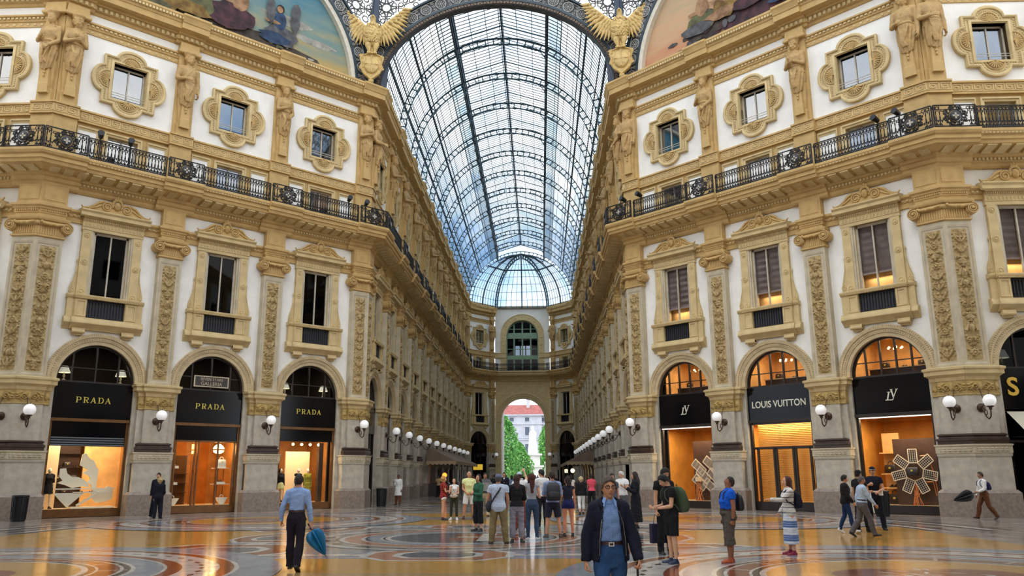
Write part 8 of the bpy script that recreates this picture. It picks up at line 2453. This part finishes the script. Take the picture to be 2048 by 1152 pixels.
person(1.38, -4.35, .06, 'person in blue checked shirt, grey cap and khaki trousers, back turned', f, (178, 128, 100), ('crop', (70, 66, 64)), ('loose', C_CHECK, .47, .45), ('trousers', C_KHAKI, 2), (66, 58, 50), .0075, ex, eyes=False)
f = Fig(1.80, .98, legs=STAND, head=(-.2, 0, 0), arms=armset(CLASP, CLASP))
person(.40, 18.6, PI, 'person in dark suit and white shirt standing behind the group, hands together', f, (196, 146, 116), ('short', (34, 28, 26)), ('jacket', C_SUIT, .48, 2), ('trousers', C_SUIT, 2), vox=.016, extra=lambda r, f: (lambda a: (a.add([f.at(.84, -.04, .1), f.at(.84, .04, .1), f.at(.68, 0, .155)], [(0, 1, 2)]), a.build('shirt_front', C_WHITE, r)))(MB()))
f = Fig(1.65, .98, female=True, legs=RELAX, lean=(0, .04, 1), arms=armset(FOLD, FOLD))
person(1.83, -4.1, .1, 'long-haired person in loose black top and pale grey trousers, back turned', f, (206, 156, 126), ('long', (64, 38, 30)), ('loose', C_BLACK, .54, 2), ('trousers', C_LGREY, 1.9), (36, 34, 36), .0075, None, eyes=False)
f = Fig(1.68, .94, female=True, legs=RELAX, head=(.15, .1, 0), arms={1: ((.2, .1, -1), (-.2, .7, .2), None, .8), -1: ((.2, .3, -1), (-.3, .9, .6), None, .9)})
person(2.2, -3.15, .02, 'long-haired person in grey sleeveless top and blue jeans, back turned', f, (212, 164, 134), ('long', (78, 36, 28)), ('tank', cloth('heather_grey_top', (156, 158, 164)), .56, 0), ('jeans', cloth('worn_denim', (58, 74, 98)), 2), (206, 206, 210), .008, None, eyes=False)
f = Fig(1.74, 1.0, legs=STAND, arms={1: ((.3, .6, .3), (-.2, .4, 1), (0, 1, 0), .5), -1: ((.3, .4, -1), (-.4, .8, .8), None, .8)})
person(1.75, .9, .3, 'person in white shirt and pale cap with raised arms behind the two long-haired women', f, (210, 160, 130), ('short', (50, 40, 34)), ('loose', C_WHITE, .52, .45), ('trousers', cloth('rust_trousers', (120, 60, 48)), 2), (60, 60, 64), .012, capx(cloth('pale_grey_cap', (188, 200, 210))), eyes=False)
f = Fig(1.82, .98, legs=STAND, head=(.5, -.1, 0), arms=armset(ARM_DOWN, FOLD))
person(2.45, 2.2, .4, 'tall dark-haired person in pale shirt behind the long-haired women', f, (206, 158, 130), ('short', (34, 26, 26)), ('loose', C_WHITE, .52, 2), ('trousers', C_INK, 2), vox=.012, extra=None, eyes=False)
f = Fig(1.74, 1.04, legs=WIDE, head=(.3, 0, 0), lean=(0, .02, 1), arms={1: ((.18, .05, -1), (-.1, .5, -.7), None, .8), -1: ((.2, .3, -1), (-.7, .8, .0), (0, -.5, .5), .7)})
def ex(r, f): carry(r, f, backpack(f, None, 1.2), 'backpack', M_BLKN, 'large black backpack on the blue-grey shirt in the centre group', 'backpack')
person(2.75, -2.4, .1, 'person in blue-grey shirt and navy shorts with large black backpack, back turned', f, (204, 150, 120), ('short', (48, 34, 28)), ('loose', C_CHAM, .52, 1), ('shorts', cloth('navy_shorts', (44, 44, 60)), .95), (80, 70, 62), .008, ex, eyes=False)
f = Fig(1.60, 1.0, female=True, legs=STAND, head=(.5, 0, 0), arms={1: ARM_DOWN, -1: ((.2, .3, -1), (-.6, .8, .3), (0, -.5, .5), .7)})
person(3.18, -2.0, .25, 'person in sleeveless navy top and navy shorts beside the large black backpack', f, (214, 140, 108), ('bob', (40, 28, 26)), ('tank', cloth('navy_top', (36, 38, 52)), .56, 0), ('shorts', cloth('bright_navy_shorts', (34, 40, 84)), .5), (40, 36, 40), .008, None, eyes=False)
# 11. right of centre, walking away
f = Fig(1.55, 1.05, female=True, legs=walk(.2, .2), arms=armset(((.3, -.1, -1), (.1, .1, -1), None, .6), ARM_DOWN))
def ex(r, f): carry(r, f, [('bag_body', MB().ball(f.at(.58, .24, 0), (.07, .13, .17), 12, 8)), ('strap', MB().tube([f.at(.66, .2, 0), f.at(.84, .14, 0)], .01, 5))], 'shoulder_bag', M_BLKN, 'black shoulder bag of the blond person in white trousers', 'bag')
person(4.08, 10.4, .1, 'blond person in black jacket and white trousers walking away', f, (210, 164, 134), ('curly', (204, 184, 140)), ('jacket', C_BLACK, .5, 2), ('jeans', C_WHITE, 1.8), (40, 38, 40), .013, ex, eyes=False)
f = Fig(1.66, 1.0, female=True, legs=walk_l(.2, .2), arms=armset(FOLD, ARM_DOWN))
person(4.75, 14.4, .2, 'person in coral pink top and dark trousers beyond the blond walker', f, (150, 104, 80), ('short', (30, 24, 22)), ('loose', C_PINK, .52, .45), ('trousers', C_BLACK, 2), vox=.015, extra=None, eyes=False)
f = Fig(1.62, .95, female=True, legs=walk(.25, .2), arms=armset(ARM_DOWN, FOLD))
person(3.85, 16.6, .4, 'dark-haired person in sleeveless white dress beyond the blond walker', f, (190, 140, 112), ('pony', (30, 24, 22)), ('coat', C_WHITE, .3, 0), None, vox=.015, extra=None, eyes=False)
# 12. group behind the man in the navy jacket
f = Fig(1.56, 1.0, female=True, legs=STAND, head=(-.2, 0, 0), arms=armset(PHONE, ARM_DOWN))
person(4.45, -.2, PI / 2 - .6, 'long-haired person in black T-shirt, profile, behind the navy jacket', f, (212, 164, 136), ('long', (36, 26, 26)), ('loose', C_BLACK, .52, .45), ('trousers', C_BLACK, 2), vox=.010, extra=None)
f = Fig(1.68, 1.0, legs=STAND, arms=armset(PHONE, ARM_DOWN))
person(4.75, 2.3, PI + .4, 'dark-haired person facing the group beside the person in headscarf', f, (200, 150, 122), ('short', (30, 26, 24)), ('loose', cloth('slate_top', (90, 96, 110)), .52, .45), ('trousers', C_INK, 2), vox=.013, extra=None)
f = Fig(1.76, 1.04, legs=STAND, head=(-.3, -.2, 0), arms=armset(PHONE, PHONE))
person(5.3, 4.6, PI - .6, 'white-haired person in white T-shirt behind the person in headscarf', f, (206, 160, 134), ('short', (216, 212, 206)), ('loose', C_WHITE, .52, .45), ('trousers', C_GREY, 2), vox=.013, extra=None)
f = Fig(1.72, 1.02, female=True, legs=STAND, head=(0, -.1, 0), arms=armset(PHONE, PHONE))
def ex(r, f): u = empty('phone', r.matrix_world.copy()); a = MB(); p = f.grip(1); a.box(p[0] - .04, p[0] + .04, p[1], p[1] + .01, p[2] - .06, p[2] + .08); a.build('phone_body', M_BLKN, u); tag(u, 'dark phone held up by the person in headscarf', 'phone')
person(5.45, 1.7, PI / 2, 'person in long black robe and charcoal headscarf holding up a phone', f, (206, 156, 128), ('hijab', (66, 58, 58)), ('coat', cloth('black_robe', (30, 30, 36)), .1, 2), None, vox=.010, extra=ex)
# 13. small figures toward the exit
R = random.Random(21)
tops = [C_BLACK, C_WHITE, C_CHAM, C_RED, C_SUIT, C_BEIGE, C_GREEN, C_GREY, C_YEL, C_PINK]; tw = ['black', 'white', 'blue-grey', 'red', 'dark navy', 'beige', 'green', 'grey', 'pale yellow', 'coral']
spots = [(-.6, 27, 0), (.9, 29.5, 1), (1.7, 31, 4), (-2.2, 33, 4), (2.6, 34, 5), (.1, 36, 2), (1.3, 39, 0), (-3.1, 40.5, 3), (3.4, 41, 0), (-1.2, 44, 1), (2.2, 46, 6), (.5, 50, 4), (-2.4, 53, 7), (1.6, 56, 2), (3.1, 60, 0), (-.4, 63, 8), (1.2, 68, 1), (-2.0, 72, 0), (.6, 77, 9), (2.4, 80, 4), (-.9, 92, 1), (1.5, 98, 0)]
FIGS = []
for v in range(4):
    FIGS.append(Fig(1.72, 1.0, legs=(walk(), STAND, walk_l(), WIDE)[v], female=v == 1, arms=armset(ARM_DOWN, FOLD if v % 2 else ARM_DOWN)))
proto = {}
for i, (x, y, c) in enumerate(spots):
    v = i % 4; bt = (C_INK, C_DENIM, C_KHAKI, C_GREY)[(i * 3) % 4]; bn = ('dark', 'blue denim', 'khaki', 'grey')[(i * 3) % 4]; yaw = (PI, 0)[R.random() < .45] + R.uniform(-.4, .4)
    lab = 'distant person in %s top, %s trousers, %s figure down the arcade' % (tw[c], bn, ORD[i] if i < 20 else 'outdoor')
    if v not in proto:
        proto[v] = person(x, y, yaw, lab, FIGS[v], (190, 142, 114), (('short', 'mid', 'short', 'crop')[v], (40, 30, 26)), ('loose', tops[c], .52, .45 if v % 2 else 2), ('trousers', bt, 2), vox=.020, eyes=False, group='distant people down the arcade')
    else:
        o = copy_tree(proto[v], T(x, y, .006) @ RZ(yaw) @ S3(1 + R.uniform(-.05, .04)), lab)
        for ch in o.children:
            if ch.name.startswith('shirt'): ch.data = ch.data.copy(); ch.data.materials[0] = tops[c]
            if ch.name.startswith('trousers'): ch.data = ch.data.copy(); ch.data.materials[0] = bt
# mannequins in the window nearest the arcade
F = W_LD.F @ T(LDf, 0, 0)
f = Fig(1.7, .92, female=True, legs=STAND, arms=armset(ARM_DOWN, ARM_DOWN))
def mann(Fm, top, bot, label, hair=None, head=True):
    r = person(0, 0, 0, label, f, (232, 214, 190), hair, top, bot, (30, 28, 28), .014, None, 'shop window mannequins', False, cat='mannequin'); r.name = 'mannequin'; r.matrix_world = Fm; return r
mann(F @ T(-.62, -1.35, .36), ('coat', stripes('yellow_print', [(16, (150, 140, 50), (60, 62, 34), .45, 'Z'), (20, None, (210, 190, 70), .25, 'X')]), .28, 2), None, 'mannequin in yellow printed coat before the cream panel')
mann(F @ T(-.02, -1.25, .36), ('coat', C_BLACK, .28, 0), None, 'mannequin in plain black dress beside the yellow printed coat')
mann(F @ T(.95, -1.3, .36), ('loose', C_BLACK, .5, 2), ('skirt', C_YEL, .4), 'mannequin in black top and pale skirt at the edge of the cream panel window', ('bob', (30, 26, 24)))
mann(W_LD.F @ T(LDn + 1.12, -1.5, .36), ('jacket', C_BLACK, .5, 1), ('skirt', C_BLACK, .36), 'mannequin in black jacket and skirt beside the white wing sculpture')
# ------------------------------------------------------------------ stone figures on the attic strips
def statue_mesh(v):
    f = Fig(1.75, 1.12, lean=(0, .02, 1), head=((-.25, -.25, 0), (.2, -.2, 0), (0, -.3, 0))[v], female=v != 1, legs=STAND,
            arms=(armset(FOLD, ((.16, .2, -1), (-.85, .6, .35), (0, -.4, .5), .5)), armset(((.2, .1, -1), (-.55, .8, -.1), (0, -.5, 0), .6), ARM_DOWN), armset(FOLD, CLASP))[v])
    a = MB(); f.torso(a, .006, .52, .9); f.head(a)
    for sd in (-1, 1): f.armtube(a, sd, .008, 0, 2); f.hand(a, sd, 1.15)
    hair_shape(f, ('curly', 'curly', 'bob')[v], a)
    a.rings([[f.at(.97) + V3(.115 * math.cos(t) * q, .115 * math.sin(t) * q - .01, (z - .97) * 1.75) for t in np.linspace(0, 2 * PI, 17)[:-1]] for z, q in ((.96, .8), (1.0, 1.1), (1.01, 1.2), (1.03, 1.2))])
    C = []
    for t in np.linspace(0, 1, 10):          # gathered drapery around hips down to a fringe
        zf = .60 - .32 * t; ww = .165 + .035 * math.sin(PI * t) - .045 * t
        C.append([V3(0, 0, f.P[2] + (zf - .525) * f.H) + V3(ww * math.cos(u) * (1 + .09 * math.sin(11 * u + 5 * t)), ww * .82 * math.sin(u) * (1 + .12 * math.sin(11 * u + 5 * t)), .03 * math.cos(2 * u) * t) for u in np.linspace(0, 2 * PI, 73)[:-1]])
    a.rings(C)
    R = random.Random(v)
    for k in range(7):
        q = R.uniform(-.14, .14); a.tube([f.at(.60, q, .13), f.at(.5, q * .6, .175), f.at(.40, q * .3 + .04, .165), f.at(.33, q * .5, .15)], [.018, .022, .018, .01], 7)
    a.tube([f.at(.60 + .03 * math.sin(t), .17 * math.cos(t), .125 * math.sin(t)) for t in np.linspace(0, 2 * PI, 21)[:-1]], .024, 7, closed=True)
    a.tube([f.at(.83, -.12, .06), f.at(.74, 0, .14), f.at(.64, .12, .12)], .022, 7)
    me = remesh(a, .010, 1, .0035, 12, v); me.materials.clear(); me.materials.append(M_STATUE)
    b = MB(); z0 = f.P[2] + (.30 - .525) * 1.75
    b.rings([[V3(w_ * x, .06 * 0 + d * y - .02, z) for x, y in ((-1, -1), (1, -1), (1, 1), (-1, 1))] for z, w_, d in ((z0 + .1, .08, .08), (z0 - .34, .095, .07), (z0 - .35, .105, .08), (z0 - .56, .11, .085))])
    for k in range(4): b.ball((0, .07 - .0 * k, z0 + .02 - .07 * k), (.045 - .008 * k, .03, .035), 8, 5)
    return me, b.mesh('herm_pedestal', M_OCHRE)
SM_ = [statue_mesh(v) for v in range(3)]
SCL = 2.2
for Wl in WALLS:
    npil = len(Wl.pil)
    for i, (x0, x1, e0, e1) in enumerate(Wl.pil):
        if Wl.key == 'LC' and i == npil - 1 or Wl.key == 'RC' and i == 0: continue
        cx = (x0 + x1) / 2
        if e0 < 1: cx = x0 + .54
        if e1 < 1: cx = x1 - .54
        v = (i * 2 + len(Wl.nm)) % 3
        r = empty('stone_figure', Wl.F @ T(cx, .02, 22.42 - 1.79 * SCL) @ S3(SCL * (1.0 if v == 1 else .93), SCL * .95, SCL))
        inst(SM_[v][0], 'draped_body', r); inst(SM_[v][1], 'herm_pedestal', r)
        tag(r, 'carved draped half-figure, ' + place_word(Wl, i, npil, 'attic strip'), 'statue', 'carved figures on the attic strips')
bpy.context.view_layer.update()
